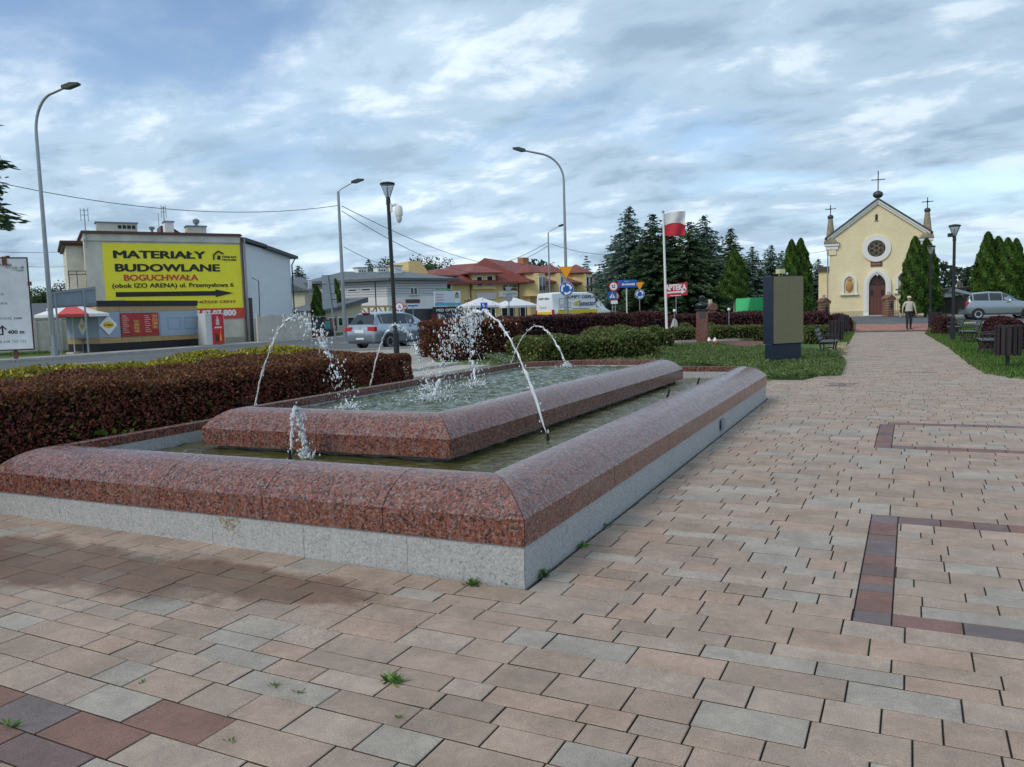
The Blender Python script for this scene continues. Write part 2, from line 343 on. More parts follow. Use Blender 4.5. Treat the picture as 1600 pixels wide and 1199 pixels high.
# pavement between the hedges, at road level, and the steps down to the plaza
sheet('landing_path', [(-22.3,21.5),(-12.0,13.0),(-12.0,20.3),(-18.2,29.4),(-22.3,24.0)], walkm, .012)
stepm = gmat('step_concrete', (.36,.33,.29), (.46,.43,.38), 1.5, .85)
st = thing('steps', 'low pale concrete steps between the barberry hedges beside the fountain', 'steps', (-9.4,12.6,0))
for k, (x0, x1, z) in enumerate([(-.9,0,.07),(-1.9,-.9,.14),(-2.9,-1.9,.215)]):
    for j in range(4): boxp('step', stepm, st, x0-.03*0, x1, j*1.95+.004, (j+1)*1.95-.004, -.2, z, bevel=.012)
# ================================================================== PAVING
def pavemat():
    m = bpy.data.materials.new('paver'); m.use_nodes = True; t = m.node_tree; b = t.nodes['Principled BSDF']; lk = t.links.new
    geo = t.nodes.new('ShaderNodeNewGeometry'); at_ = t.nodes.new('ShaderNodeAttribute'); at_.attribute_name = 'Col'
    oi = t.nodes.new('ShaderNodeObjectInfo')
    def nz(sc, d=6, ro=.65, off=None, dist=0):
        n = t.nodes.new('ShaderNodeTexNoise'); n.inputs['Scale'].default_value = sc; n.inputs['Detail'].default_value = d; n.inputs['Roughness'].default_value = ro; n.inputs['Distortion'].default_value = dist
        lk(geo.outputs['Position'], n.inputs['Vector']); return n
    def mth(op, a, b_=None):
        n = t.nodes.new('ShaderNodeMath'); n.operation = op
        for i, q in enumerate((a, b_)):
            if q is None: continue
            if isinstance(q, (int,float)): n.inputs[i].default_value = q
            else: lk(q, n.inputs[i])
        return n.outputs[0]
    def rampv(src, a, b_, lo=0, hi=1):
        mr = t.nodes.new('ShaderNodeMapRange'); mr.interpolation_type = 'SMOOTHSTEP'; mr.inputs[1].default_value = a; mr.inputs[2].default_value = b_; mr.inputs[3].default_value = lo; mr.inputs[4].default_value = hi; lk(src, mr.inputs[0]); return mr.outputs[0]
    base = t.nodes.new('ShaderNodeMixRGB'); base.inputs[0].default_value = 0; 
    # colour of each stone: object colour (single stones) times vertex colour (the joined field)
    mul0 = t.nodes.new('ShaderNodeMixRGB'); mul0.blend_type = 'MULTIPLY'; mul0.inputs[0].default_value = 1; lk(oi.outputs['Color'], mul0.inputs[1]); lk(at_.outputs['Color'], mul0.inputs[2])
    cloudy = rampv(nz(3.2, 5).outputs[0], .3, .7, .86, 1.13); grain = rampv(nz(170, 4, .85).outputs[0], .28, .72, .60, 1.38); streak = rampv(nz(11, 5, .6, dist=1.2).outputs[0], .35, .7, .92, 1.07)
    tot = mth('MULTIPLY', mth('MULTIPLY', cloudy, grain), streak)
    mul1 = t.nodes.new('ShaderNodeMixRGB'); mul1.blend_type = 'MULTIPLY'; mul1.inputs[0].default_value = 1; lk(mul0.outputs[0], mul1.inputs[1]); lk(tot, mul1.inputs[2])
    # dark spots: dried splashes and lichen
    vo = t.nodes.new('ShaderNodeTexVoronoi'); vo.inputs['Scale'].default_value = 9; lk(geo.outputs['Position'], vo.inputs['Vector'])
    spot = mth('MULTIPLY', rampv(vo.outputs['Distance'], .10, .05), rampv(nz(1.3, 3).outputs[0], .52, .66))
    vo2 = t.nodes.new('ShaderNodeTexVoronoi'); vo2.inputs['Scale'].default_value = 42; lk(geo.outputs['Position'], vo2.inputs['Vector'])
    sx_ = t.nodes.new('ShaderNodeSeparateXYZ'); lk(geo.outputs['Position'], sx_.inputs[0])
    def ell(x0, y0, rx_, ry_):
        a = mth('POWER', mth('DIVIDE', mth('SUBTRACT', sx_.outputs[0], x0), rx_), 2.0); c = mth('POWER', mth('DIVIDE', mth('SUBTRACT', sx_.outputs[1], y0), ry_), 2.0); return mth('SQRT', mth('ADD', a, c))
    spl = mth('MULTIPLY', rampv(vo2.outputs['Distance'], .32, .2), mth('MAXIMUM', rampv(ell(-1.2,5.2,.9,2.0), 1.0, .45), rampv(ell(-3.2,3.3,1.6,.42), 1.05, .5)))
    wetf = mth('ADD', mth('MINIMUM', ell(-5.1,3.42,1.55,.40), ell(-3.55,3.62,1.0,.27)), mth('MULTIPLY', mth('SUBTRACT', nz(1.9, 6, .7).outputs[0], .5), 1.6))
    wet = rampv(wetf, 1.16, .76)
    dk = mth('MAXIMUM', mth('MULTIPLY', spot, .45), mth('MULTIPLY', spl, .38))
    mx1 = t.nodes.new('ShaderNodeMixRGB'); lk(dk, mx1.inputs[0]); lk(mul1.outputs[0], mx1.inputs[1]); mx1.inputs[2].default_value = (.11,.07,.055,1)
    wc = t.nodes.new('ShaderNodeMixRGB'); wc.blend_type = 'MULTIPLY'; wc.inputs[0].default_value = 1; lk(mx1.outputs[0], wc.inputs[1]); wc.inputs[2].default_value = (.46,.36,.29,1)
    mx2 = t.nodes.new('ShaderNodeMixRGB'); lk(mth('MULTIPLY', wet, .95), mx2.inputs[0]); lk(mx1.outputs[0], mx2.inputs[1]); lk(wc.outputs[0], mx2.inputs[2])
    lk(mx2.outputs[0], b.inputs['Base Color']); lk(rampv(wet, 0, 1, .78, .42), b.inputs['Roughness']); b.inputs['Specular IOR Level'].default_value = .35
    bp = t.nodes.new('ShaderNodeBump'); bp.inputs['Strength'].default_value = .25; bp.inputs['Distance'].default_value = .004; lk(nz(260, 3, .8).outputs[0], bp.inputs['Height']); lk(bp.outputs[0], b.inputs['Normal'])
    return m
PAVE = pavemat()
BASE = np.array([[.365,.270,.212],[.345,.262,.208],[.375,.292,.238],[.36,.312,.265],[.335,.295,.252],[.32,.240,.188],[.375,.265,.205],[.345,.252,.198]])
PW = np.array([.23,.21,.16,.09,.06,.1,.08,.07])
DARK = np.array([[.17,.115,.108],[.205,.115,.10],[.165,.13,.13],[.215,.12,.095]])
bands = [(-.25,-.07,4.29,6.48), (-.35,-.18,9.7,11.58)]
PA = R(-1.2); pc, ps = math.cos(PA), math.sin(PA)
def w2p(x, y): return x*pc + y*ps, -x*ps + y*pc
def p2w(u, v): return u*pc - v*ps, u*ps + v*pc
def spans(y):                      # paved stretches (world x) at depth y
    if y < 4.12: return [(-7.35,9)]
    if y < 14.22: return [(-7.35,-6.82),(-1.885,9)]
    if y < 15.2: return [(-9.3,9)]
    if y < 17.75: return [(-4.5,9)]
    l = -1.45-.012*(y-19) - max(0, 18.7-y)*.25; r_ = 2.05 + max(0, 19.3-y)*1.3 + max(0, 18.2-y)*5
    if 25.8 < y < 27.6: l = -7.4
    return [(l, r_)] if y < 47.6 else []
def clip(segs, vc):
    out = []
    for (a, c) in segs:
        x, y = p2w((a+c)/2, vc); off = x-(a+c)/2
        for (l, r_) in spans(y):
            a2, c2 = max(a, l-off), min(c, r_-off)
            if c2-a2 > .012: out.append((a2, c2))
    return out
rows = []; v = -6.0; rr_ = np.random.default_rng(11)
# course heights follow the dark frames so that their bands fall on whole courses
while v < 49:
    hgts = rr_.choice([.145,.17,.205,.215], p=[.22,.2,.3,.28]); rows.append((v, v+hgts)); v += hgts
pav = []
for (v0, v1) in rows:
    u = -10 + rr_.uniform(0,.5); vc = (v0+v1)/2
    # is this course a dark bar of a frame (the one nearest a frame end)?
    bar = None
    for (bx0,bx1,by0,by1) in bands:
        for ye in (by0+.08, by1-.08):
            if v0 <= ye < v1: bar = (bx0, 9)
    while u < 10:
        l = rr_.choice([.21,.28,.35,.42,.5], p=[.14,.27,.27,.2,.12]) if vc < 20 else rr_.choice([.35,.5,.42])
        segs = [(u, u+l)]
        for (bx0,bx1,by0,by1) in bands:
            if by0 <= vc <= by1:
                ns_ = []
                for (a, c) in segs:
                    if c <= bx0 or a >= bx1: ns_.append((a,c))
                    else:
                        if a < bx0-.006: ns_.append((a,bx0))
                        if a < bx1 and c > bx0 and (a >= bx0 or True): ns_.append((bx0,bx1))
                        if c > bx1+.006: ns_.append((bx1,c))
                segs = ns_
        for (a, c) in clip(segs, vc):
            x, y = p2w((a+c)/2, vc)
            dark = any(abs(a-bx0)<1e-6 and abs(c-bx1)<1e-6 and by0 <= vc <= by1 for bx0,bx1,by0,by1 in bands) or (bar and (a+c)/2 > bar[0])
            if (1.75 < vc < 2.0 and -4.8 < (a+c)/2 < -2.72) or (2.0 < vc < 2.2 and -2.8 < (a+c)/2 < -2.45): dark = True
            if vc > 20 and a < -.75 < c and int(vc*5) % 16 == 0: dark = True
            if 16.3 < vc < 17.3 and -1.4 < (a+c)/2 < -1.05: dark = True
            pav.append((a, c, v0, v1, x, y, dark))
        u += l
seen = set(); pav2 = []
for p in pav:
    k = (round(p[0],3), round(p[2],3))
    if k in seen: continue
    seen.add(k); pav2.append(p)
pav = pav2
def scr(x, y):
    q = np.array([x, y, -H]); w_ = q@cw
    if w_ < .3: return None
    a, b_ = (q@cr)/w_*F_PX, -(q@cu)/w_*F_PX
    return CX + cR*a + sR*b_, CY - sR*a + cR*b_, w_
def area_px(p):
    s_ = scr(p[4], p[5])
    if not s_ or not (-60 < s_[0] < 1660 and 300 < s_[1] < 1260): return 0
    return (p[1]-p[0])*(p[3]-p[2])*H/s_[2]**3
order = sorted(range(len(pav)), key=lambda i: -area_px(pav[i])); single = set(order[:300])
bed = sheet('plaza_paving', [(-7.3,-5.9),(8.9,-5.9),(8.9,17.6),(-4.4,17.6),(-4.4,15.1),(-7.3,15.1)], bedm, -.014, 1.2)
bed2 = sheet('path_bed', [(-1.55,17.61),(4.6,17.61),(2.0,19.5),(1.95,47.5),(-1.7,47.5),(-1.4,19.4)], bedm, -.012)
def paver_mesh(l, d):
    j = .0036; t_ = .05; e = .003; x, y = l/2-j, d/2-j
    v_ = [(-x,-y,-t_),(x,-y,-t_),(x,y,-t_),(-x,y,-t_),(-x,-y,-e),(x,-y,-e),(x,y,-e),(-x,y,-e),(-x+e,-y+e,0),(x-e,-y+e,0),(x-e,y-e,0),(-x+e,y-e,0)]
    f_ = [(0,1,5,4),(1,2,6,5),(2,3,7,6),(3,0,4,7),(4,5,9,8),(5,6,10,9),(6,7,11,10),(7,4,8,11),(8,9,10,11)]
    return v_, f_
cache = {}
def vcol(me, arr):
    a = me.color_attributes.new('Col', 'FLOAT_COLOR', 'POINT'); cc = np.ones((len(me.vertices),4), np.float32); cc[:,:3] = arr; a.data.foreach_set('color', cc.ravel())
fv, ff, fc = [], [], []
for i, (a, c, v0, v1, x, y, dark) in enumerate(pav):
    col = (DARK[rr_.integers(4)] if dark else BASE[rr_.choice(8, p=PW)])*rr_.normal(1, .035)
    z = hgt(x, y) + rr_.normal(0, .0008); tl = (rr_.normal(0,.0025), rr_.normal(0,.0025) + (.012 if -9.5 < x < -2.5 else 0), PA + rr_.normal(0,.003))
    vv, f_ = paver_mesh(c-a, v1-v0)
    if i in single:
        k = (round(c-a,3), round(v1-v0,3))
        if k not in cache:
            me = bpy.data.meshes.new('paver'); me.from_pydata(vv, [], f_); me.materials.append(PAVE); me.materials.append(bedm); me.polygons.foreach_set('material_index', [1]*4+[0]*5); vcol(me, 1.0); cache[k] = me
        o = bpy.data.objects.new('paver', cache[k]); COL.objects.link(o); o.parent = bed; o.location = (x,y,z); o.rotation_euler = tl; o.color = (*col,1)
    else:
        n = len(fv); cz, sz_ = math.cos(tl[2]), math.sin(tl[2])
        for (p, q, r_) in vv:
            xx, yy = x+p*cz-q*sz_, y+p*sz_+q*cz; fv.append((xx, yy, r_ + z + (hgt(xx,yy)-hgt(x,y))))
        ff += [tuple(k_+n for k_ in f4) for f4 in f_]; fc += [col]*len(vv)
me = bpy.data.meshes.new('paver_field'); me.from_pydata(fv, [], ff); me.materials.append(PAVE); me.materials.append(bedm); me.polygons.foreach_set('material_index', ([1]*4+[0]*5)*(len(ff)//9)); vcol(me, np.array(fc))
o = bpy.data.objects.new('paver_field', me); COL.objects.link(o); o.parent = bed; o['kind'] = 'stuff'
# drain slot in the path
g_ = gp(1433, 582); dr = thing('drain_grate', 'narrow dark drain slot set into the pale path', 'drain', (g_.x, g_.y, hgt(g_.x,g_.y)))
for k in range(12): boxp('grate_bar', black, dr, -.42+k*.07, -.37+k*.07, -.05, .05, -.01, .005)
# ================================================================== FOUNTAIN
def granite(name, cols, scale, rough, bumpv=.02, big=None):
    m = bpy.data.materials.new(name); m.use_nodes = True; t = m.node_tree; b = t.nodes['Principled BSDF']; lk = t.links.new
    tc_ = t.nodes.new('ShaderNodeTexCoord'); geo = t.nodes.new('ShaderNodeNewGeometry')
    nd = t.nodes.new('ShaderNodeTexNoise'); nd.inputs['Scale'].default_value = scale*1.4; nd.inputs['Detail'].default_value = 2; lk(geo.outputs['Position'], nd.inputs['Vector'])
    av = t.nodes.new('ShaderNodeMixRGB'); av.inputs[0].default_value = .04; lk(geo.outputs['Position'], av.inputs[1]); lk(nd.outputs['Color'], av.inputs[2])
    v1 = t.nodes.new('ShaderNodeTexVoronoi'); v1.inputs['Scale'].default_value = scale; lk(av.outputs[0], v1.inputs['Vector'])
    sp = t.nodes.new('ShaderNodeSeparateColor'); lk(v1.outputs['Color'], sp.inputs[0])
    r = t.nodes.new('ShaderNodeValToRGB'); r.color_ramp.interpolation = 'CONSTANT'
    while len(r.color_ramp.elements) < len(cols): r.color_ramp.elements.new(.5)
    for e, (p, c) in zip(r.color_ramp.elements, cols): e.position = p; e.color = (*c,1)
    lk(sp.outputs[0], r.inputs[0])
    n2 = t.nodes.new('ShaderNodeTexNoise'); n2.inputs['Scale'].default_value = scale*2.6; n2.inputs['Detail'].default_value = 3; lk(geo.outputs['Position'], n2.inputs['Vector'])
    mr = t.nodes.new('ShaderNodeMapRange'); mr.inputs[1].default_value = .3; mr.inputs[2].default_value = .7; mr.inputs[3].default_value = .7; mr.inputs[4].default_value = 1.3; lk(n2.outputs[0], mr.inputs[0])
    mx = t.nodes.new('ShaderNodeMixRGB'); mx.blend_type = 'MULTIPLY'; mx.inputs[0].default_value = 1; lk(r.outputs[0], mx.inputs[1]); lk(mr.outputs[0], mx.inputs[2])
    last = mx.outputs[0]
    # lime and drip streaks running down the faces
    mpn = t.nodes.new('ShaderNodeMapping'); mpn.inputs['Scale'].default_value = (9,9,.7); lk(geo.outputs['Position'], mpn.inputs[0])
    n3 = t.nodes.new('ShaderNodeTexNoise'); n3.inputs['Scale'].default_value = 1.6; n3.inputs['Detail'].default_value = 5; lk(mpn.outputs[0], n3.inputs['Vector'])
    r3 = t.nodes.new('ShaderNodeMapRange'); r3.inputs[1].default_value = .55; r3.inputs[2].default_value = .78; r3.inputs[3].default_value = 0; r3.inputs[4].default_value = .38; lk(n3.outputs[0], r3.inputs[0])
    mx3 = t.nodes.new('ShaderNodeMixRGB'); lk(r3.outputs[0], mx3.inputs[0]); lk(last, mx3.inputs[1]); mx3.inputs[2].default_value = (*(big or (.3,.24,.22)),1)
    lk(mx3.outputs[0], b.inputs['Base Color'])
    rr4 = t.nodes.new('ShaderNodeMapRange'); rr4.inputs[1].default_value = .4; rr4.inputs[2].default_value = .7; rr4.inputs[3].default_value = rough; rr4.inputs[4].default_value = rough+.16; lk(n3.outputs[0], rr4.inputs[0]); lk(rr4.outputs[0], b.inputs['Roughness'])
    bp = t.nodes.new('ShaderNodeBump'); bp.inputs['Strength'].default_value = bumpv; bp.inputs['Distance'].default_value = .003; lk(n2.outputs[0], bp.inputs['Height']); lk(bp.outputs[0], b.inputs['Normal'])
    return m
REDG = granite('red_granite', [(0,(.20,.055,.034)),(.17,(.27,.095,.062)),(.32,(.018,.017,.02)),(.52,(.215,.068,.042)),(.64,(.20,.135,.125)),(.74,(.075,.03,.025)),(.90,(.28,.20,.18))], 92, .16, .04, (.27,.19,.175))
GREYG = granite('grey_granite', [(0,(.36,.37,.38)),(.25,(.48,.48,.47)),(.5,(.12,.125,.13)),(.62,(.40,.41,.41)),(.8,(.28,.29,.30)),(.92,(.62,.62,.60))], 165, .55, .15, (.5,.5,.48))
fo = thing('fountain', 'two-tier rectangular fountain of polished red granite on a grey granite base', 'fountain', (-4.3,9.2,0))
FO = Vector((-4.3,9.2,0))
def poly_sweep(poly, prof, lens, m, name, parent, gap=.003, smooth=27, drop=0):
    """coping stones: profile (inset, z) swept along each side of a convex polygon (counter-clockwise), mitred at the corners, cut into stones"""
    n = len(poly); P = [Vector(p) for p in poly]
    def inset(i, o):                       # corner i moved inwards by o
        a, b_, c = P[i-1], P[i], P[(i+1)%n]; d1 = (b_-a).normalized(); d2 = (c-b_).normalized()
        n1 = Vector((-d1.y,d1.x)); n2 = Vector((-d2.y,d2.x)); k = n1.dot(n2); return b_ + (n1+n2)*(o/(1+k))
    for i in range(n):
        A, B = P[i], P[(i+1)%n]; d = (B-A).normalized(); nn = Vector((-d.y, d.x)); Ls = (B-A).length
        k = max(1, round(Ls/lens[i % len(lens)])); cuts = [Ls*j/k for j in range(k+1)]
        for j in range(k):
            vs_ = []
            for end, s0 in ((0, cuts[j]+gap), (1, cuts[j+1]-gap)):
                for (o_, z) in prof:
                    if end == 0 and j == 0: q = inset(i, o_) + d*gap
                    elif end == 1 and j == k-1: q = inset((i+1)%n, o_) - d*gap
                    else: q = A + d*s0 + nn*o_
                    vs_.append((q.x-FO.x, q.y-FO.y, z))
            m_ = len(prof); b = MB().add(vs_, [(a_, (a_+1)%m_, (a_+1)%m_+m_, a_+m_) for a_ in range(m_)] + [tuple(range(m_-1,-1,-1)), tuple(range(m_, 2*m_))])
            b.build(name, m, parent, smooth=smooth)
def copprof(z0, zk, zt, w_, zin):
    q = [(.0,.0),(.11,.27),(.21,.47),(.32,.645),(.44,.79),(.57,.90),(.71,.97),(.85,.998)]
    return [(0,z0)] + [(a*w_*1.05, zk+(zt-zk)*b_) for a, b_ in q] + [(w_-.012, zt), (w_, zt-.009), (w_, zin)]
OUT = [(-6.80,4.13),(-1.90,4.13),(-1.90,14.2),(-6.80,14.2)]
poly_sweep(OUT, copprof(.245,.405,.585,.40,.50), [1.0,1.65,1.0,1.4], REDG, 'coping_stone', fo)
# grey granite plinth slabs, outside and inside
def slabs(poly, z0, z1, ins, th, ln, name):
    poly_sweep(poly, [(ins,z0),(ins,z1),(ins+th,z1),(ins+th,z0)], ln, GREYG, name, fo, gap=.0015, smooth=False)
slabs(OUT, -.15, .2445, .014, .05, [.82,1.1,.82,1.1], 'plinth_slab')
slabs(OUT, .25, .4995, .345, .05, [1.0,1.4,1.0,1.4], 'basin_slab')
INN = [(-5.98,5.64),(-3.24,5.64),(-3.10,13.2),(-4.85,13.2),(-5.98,12.5)]
poly_sweep(INN, copprof(.425,.585,.762,.32,.68), [1.1,1.3,1.0,1.4,1.2], REDG, 'coping_stone', fo)
slabs(INN, .30, .4245, .10, .05, [1.1,1.3,1.0,1.4,1.2], 'basin_slab')
slabs(INN, .43, .679, .275, .04, [1.1,1.3,1.0,1.4,1.2], 'basin_slab')
part('basin_floor', mat('basin_concrete', (.12,.12,.08), .8, var=.3, scale=3), fo, lambda b: b.box(-6.7-FO.x,-2-FO.x,4.3-FO.y,14.1-FO.y,-.1,.12))
part('plate_cover', greym, fo, lambda b: (b.box(.0,.22,0,.012,0,.13), b.box(.02,.2,-.004,0,.02,.11)), loc=(-1.883-FO.x, 10.05-FO.y, .06), rz=R(90))
rust = mat('rust_stain', (.33,.27,.17), .8, var=.5, scale=24)
# water
def watermat(name, c1, c2, sc, strength, dist_=.05):
    m = bpy.data.materials.new(name); m.use_nodes = True; t = m.node_tree; b = t.nodes['Principled BSDF']; lk = t.links.new; geo = t.nodes.new('ShaderNodeNewGeometry')
    mpn = t.nodes.new('ShaderNodeMapping'); mpn.inputs['Rotation'].default_value = (0,0,R(20)); mpn.inputs['Scale'].default_value = (1,1.5,1); lk(geo.outputs['Position'], mpn.inputs[0])
    n = t.nodes.new('ShaderNodeTexNoise'); n.inputs['Scale'].default_value = sc; n.inputs['Detail'].default_value = 4; n.inputs['Distortion'].default_value = .6; lk(mpn.outputs[0], n.inputs['Vector'])
    bp = t.nodes.new('ShaderNodeBump'); bp.inputs['Strength'].default_value = strength; bp.inputs['Distance'].default_value = dist_; lk(n.outputs[0], bp.inputs['Height']); lk(bp.outputs[0], b.inputs['Normal'])
    n2 = t.nodes.new('ShaderNodeTexNoise'); n2.inputs['Scale'].default_value = 1.3; n2.inputs['Detail'].default_value = 3; lk(geo.outputs['Position'], n2.inputs['Vector'])
    mx = t.nodes.new('ShaderNodeMixRGB'); mx.inputs[1].default_value = (*c1,1); mx.inputs[2].default_value = (*c2,1); lk(n2.outputs[0], mx.inputs[0]); lk(mx.outputs[0], b.inputs['Base Color'])
    b.inputs['Roughness'].default_value = .04; b.inputs['IOR'].default_value = 1.33; b.inputs['Specular IOR Level'].default_value = .5; return m
W1 = watermat('channel_water', (.055,.052,.014), (.10,.092,.03), 7, .6, .06)
W2 = watermat('rippled_water', (.07,.10,.055), (.13,.16,.10), 9, 1.0, .22)
def water(poly, z, m, amp, wl, res=.045):
    """rippled water sheet clipped to a convex outline"""
    P_ = np.array(poly); x0, y0 = P_.min(0); x1, y1 = P_.max(0); nx_, ny_ = int((x1-x0)/res)+1, int((y1-y0)/res)+1
    X_, Y_ = np.meshgrid(np.linspace(x0,x1,nx_), np.linspace(y0,y1,ny_)); Q = np.stack([X_.ravel(), Y_.ravel()],1); g = np.random.default_rng(5); Zz = np.zeros(len(Q)); wsum = 0
    for k in range(22):
        a = g.uniform(0,6.283); f = 6.283/(wl*g.uniform(.6,2.4)); wk = 1/f; ph = g.uniform(0,6.283); jx = np.sin(Q[:,1]*f*.31+ph*2)*.9; Zz += wk*np.sin((Q[:,0]*np.cos(a)+Q[:,1]*np.sin(a))*f+ph+jx); wsum += wk*wk
    Zz *= amp/math.sqrt(wsum/2); n = len(poly); ins = np.ones(len(Q), bool)
    for i in range(n):
        a, c = P_[i], P_[(i+1)%n]; ins &= ((c[0]-a[0])*(Q[:,1]-a[1]) - (c[1]-a[1])*(Q[:,0]-a[0])) >= -1e-6
    b = MB(); b.v = [(q[0]-FO.x, q[1]-FO.y, z+h_) for q, h_ in zip(Q, Zz)]; ok = ins.reshape(ny_,nx_)
    b.f = [(r_*nx_+c, r_*nx_+c+1, (r_+1)*nx_+c+1, (r_+1)*nx_+c) for r_ in range(ny_-1) for c in range(nx_-1) if ok[r_,c] and ok[r_,c+1] and ok[r_+1,c] and ok[r_+1,c+1]]; b.m = [0]*len(b.f)
    return b.build('water', m, fo, fix=False, smooth=180)
water([(-6.47,4.46),(-2.23,4.46),(-2.23,13.87),(-6.47,13.87)], .385, W1, .0035, .16)
water([(-5.72,5.90),(-3.50,5.90),(-3.36,12.95),(-4.76,12.95),(-5.72,12.36)], .655, W2, .0085, .13, .035)
JET = mat('spraying_water', (.90,.94,.97), .08, spec=.9, trans=.35)
def jet(P0, P1, zap, r0=.018, seed=1, t0=0., t1=1., drops=153, spread=.05, brk=.55, name='water_jet', wob=1.0):
    """stream from nozzle P0 to landing P1 with its crown at height zap: a rough rope of water that breaks into drops"""
    g = random.Random(seed); P0, P1 = Vector(P0)-FO, Vector(P1)-FO; a, c = math.sqrt(zap-P0.z), math.sqrt(max(1e-4, zap-P1.z)); tt = a/(a+c)
    def pos(t):
        q = P0.lerp(P1, t); u = (t-tt)/(tt if t < tt else 1-tt); q.z = zap - (zap-P0.z if t < tt else zap-P1.z)*u*u; return q
    b = MB(); n = 46; path, rad = [], []
    for i in range(n+1):
        t = t0+(brk-t0)*i/n; j = .25+1.2*t
        path.append(pos(t)+Vector((g.gauss(0,.006),g.gauss(0,.006),g.gauss(0,.008)))*j*wob); rad.append(r0*(.6+.7*t)*g.uniform(.3,1.25))
    rad[-1] = .002
    for sgn in range(3):                       # three twisted strands make the rope
        off = [Vector((g.gauss(0,1),g.gauss(0,1),g.gauss(0,.6))) for _ in range(n//3+2)]
        pp = []
        for i in range(n+1):
            k_, f_ = divmod(i, 3); o_ = off[k_].lerp(off[k_+1], f_/3); pp.append(path[i] + o_*r0*.42*(.25+.95*i/n))
        b.tube(pp, [max(.0015, q_*g.uniform(.25,.8)) for q_ in rad], 6)
    for i in range(n):
        if g.random() < .8:
            q = path[i]; b.ball(q+Vector((g.gauss(0,r0),g.gauss(0,r0),g.gauss(0,r0*1.5))), g.uniform(.12,.34)*r0, 6, 4, (1,1,g.uniform(.8,2.4)))
    for k in range(drops):
        t = brk + (t1-brk)*g.random()**.8 if g.random() < .8 else g.uniform(max(t0,tt*.55), t1); s_ = spread*(.25+1.1*t)
        q = pos(t) + Vector((g.gauss(0,s_),g.gauss(0,s_),g.gauss(0,s_))); 
        if q.z < .40: continue
        b.ball(q, abs(g.gauss(0,.0038))+.0022, 6, 4, (1,1,g.uniform(.8,2.6)))
    # clots: bits of rope after the break
    for k in range(16):
        t = brk + (t1-brk)*g.random(); dt = g.uniform(.01,.035); pp = [pos(min(1,t+dt*i/3))+Vector((g.gauss(0,.012),g.gauss(0,.012),g.gauss(0,.012))) for i in range(4)]
        b.tube(pp, [.004, r0*g.uniform(.5,1.0), r0*g.uniform(.4,1.1), .004], 6)
    return tag(b.build(name, JET, fo, smooth=180, fix=False), kind='stuff')
def splash(P, r, n, seed):
    g = random.Random(seed); P = Vector(P)-FO; b = MB()
    for k in range(n):
        a = g.uniform(0,6.28); q = abs(g.gauss(0,r)); z = abs(g.gauss(0,.045))*math.exp(-q/r*.5); c = P+Vector((math.cos(a)*q, math.sin(a)*q, z+.004)); s_ = g.uniform(.003,.011)
        b.ball(c, s_, 6, 4, (1,1,g.uniform(.6,1.6)))
    for k in range(14):
        a = g.uniform(0,6.28); q = abs(g.gauss(0,r*.5)); c = P+Vector((math.cos(a)*q, math.sin(a)*q, 0)); h_ = g.uniform(.02,.10)
        b.tube([c, c+Vector((math.cos(a)*.02,math.sin(a)*.02,h_*.6)), c+Vector((math.cos(a)*.04,math.sin(a)*.04,h_))], [.014,.009,.002], 6)
    return tag(b.build('splash', JET, fo, smooth=180, fix=False), kind='stuff')
def nozzle(x, y, tilt=0, h_=.12):
    part('nozzle', black, fo, lambda b: b.tube([(0,0,-.25),(0,0,.02),(tilt*h_,0,h_)], [.016,.016,.011], 8), loc=(x-FO.x, y-FO.y, .385))
def onX(px, py, X): d = ray(px, py); t = X/d[0]; return Vector((X, d[1]*t, d[2]*t+H))
def onY(px, py, Y): d = ray(px, py); t = Y/d[1]; return Vector((d[0]*t, Y, d[2]*t+H))
def mid(px, py, A, B):             # height on the vertical plane through A and B that a pixel sees
    d = ray(px, py); n = np.array([-(B[1]-A[1]), B[0]-A[0]]); t = (n@np.array(A[:2]))/(n@d[:2]); return H + d[2]*t
XL, XR, YF = -6.22, -2.75, 5.1
a1 = onX(388,636,XL); j1 = (XL, a1.y, .40); l1 = gp(545,640,.655); jet(j1, l1, mid(432,497,j1,l1), .019, 3, brk=.52, drops=357, spread=.05); nozzle(XL, a1.y)
a2 = onX(571,606,XL); j2 = (XL, a2.y, .40); l2 = gp(672,612,.655); jet(j2, l2, mid(618,508,j2,l2), .019, 5, brk=.62, drops=187, spread=.035); nozzle(XL, a2.y)
j3 = gp(856,686,.40); l3 = gp(678,624,.655); jet(j3, l3, mid(757,486,j3,l3), .028, 8, brk=.60, drops=884, spread=.085); nozzle(j3.x, j3.y)
a5 = onX(790,567,XL); j5 = (XL, a5.y, .40); l5 = gp(886,574,.655); jet(j5, l5, mid(836,510,j5,l5), .017, 9, brk=.97, drops=85, spread=.02); nozzle(XL, a5.y)
j4 = gp(454,722,.40); l4 = gp(478,716,.39); jet(j4, l4, onY(463,643,j4.y).z, .022, 12, brk=.62, drops=204, spread=.02); nozzle(j4.x, j4.y)
a6 = gp(742,604,.655); j6 = (XL, onX(735,580,XL).y, .40); jet(j6, (a6.x,a6.y,.655), mid(760,498,j6,a6), .02, 21, brk=.55, drops=544, spread=.08); nozzle(XL, j6[1])
for k, (p, r_, n) in enumerate([(l1,.13,90), (l2,.16,120), (l3,.22,240), (l5,.12,70), ((l4.x,l4.y,.385),.06,40), ((a6.x,a6.y,.655),.16,120)]): splash((p[0],p[1],.655 if k != 4 else .387), r_, n, 40+k)
for px, py in ((1043,622),(1090,602)): q = gp(px, py, .385); nozzle(q.x, q.y, .25)
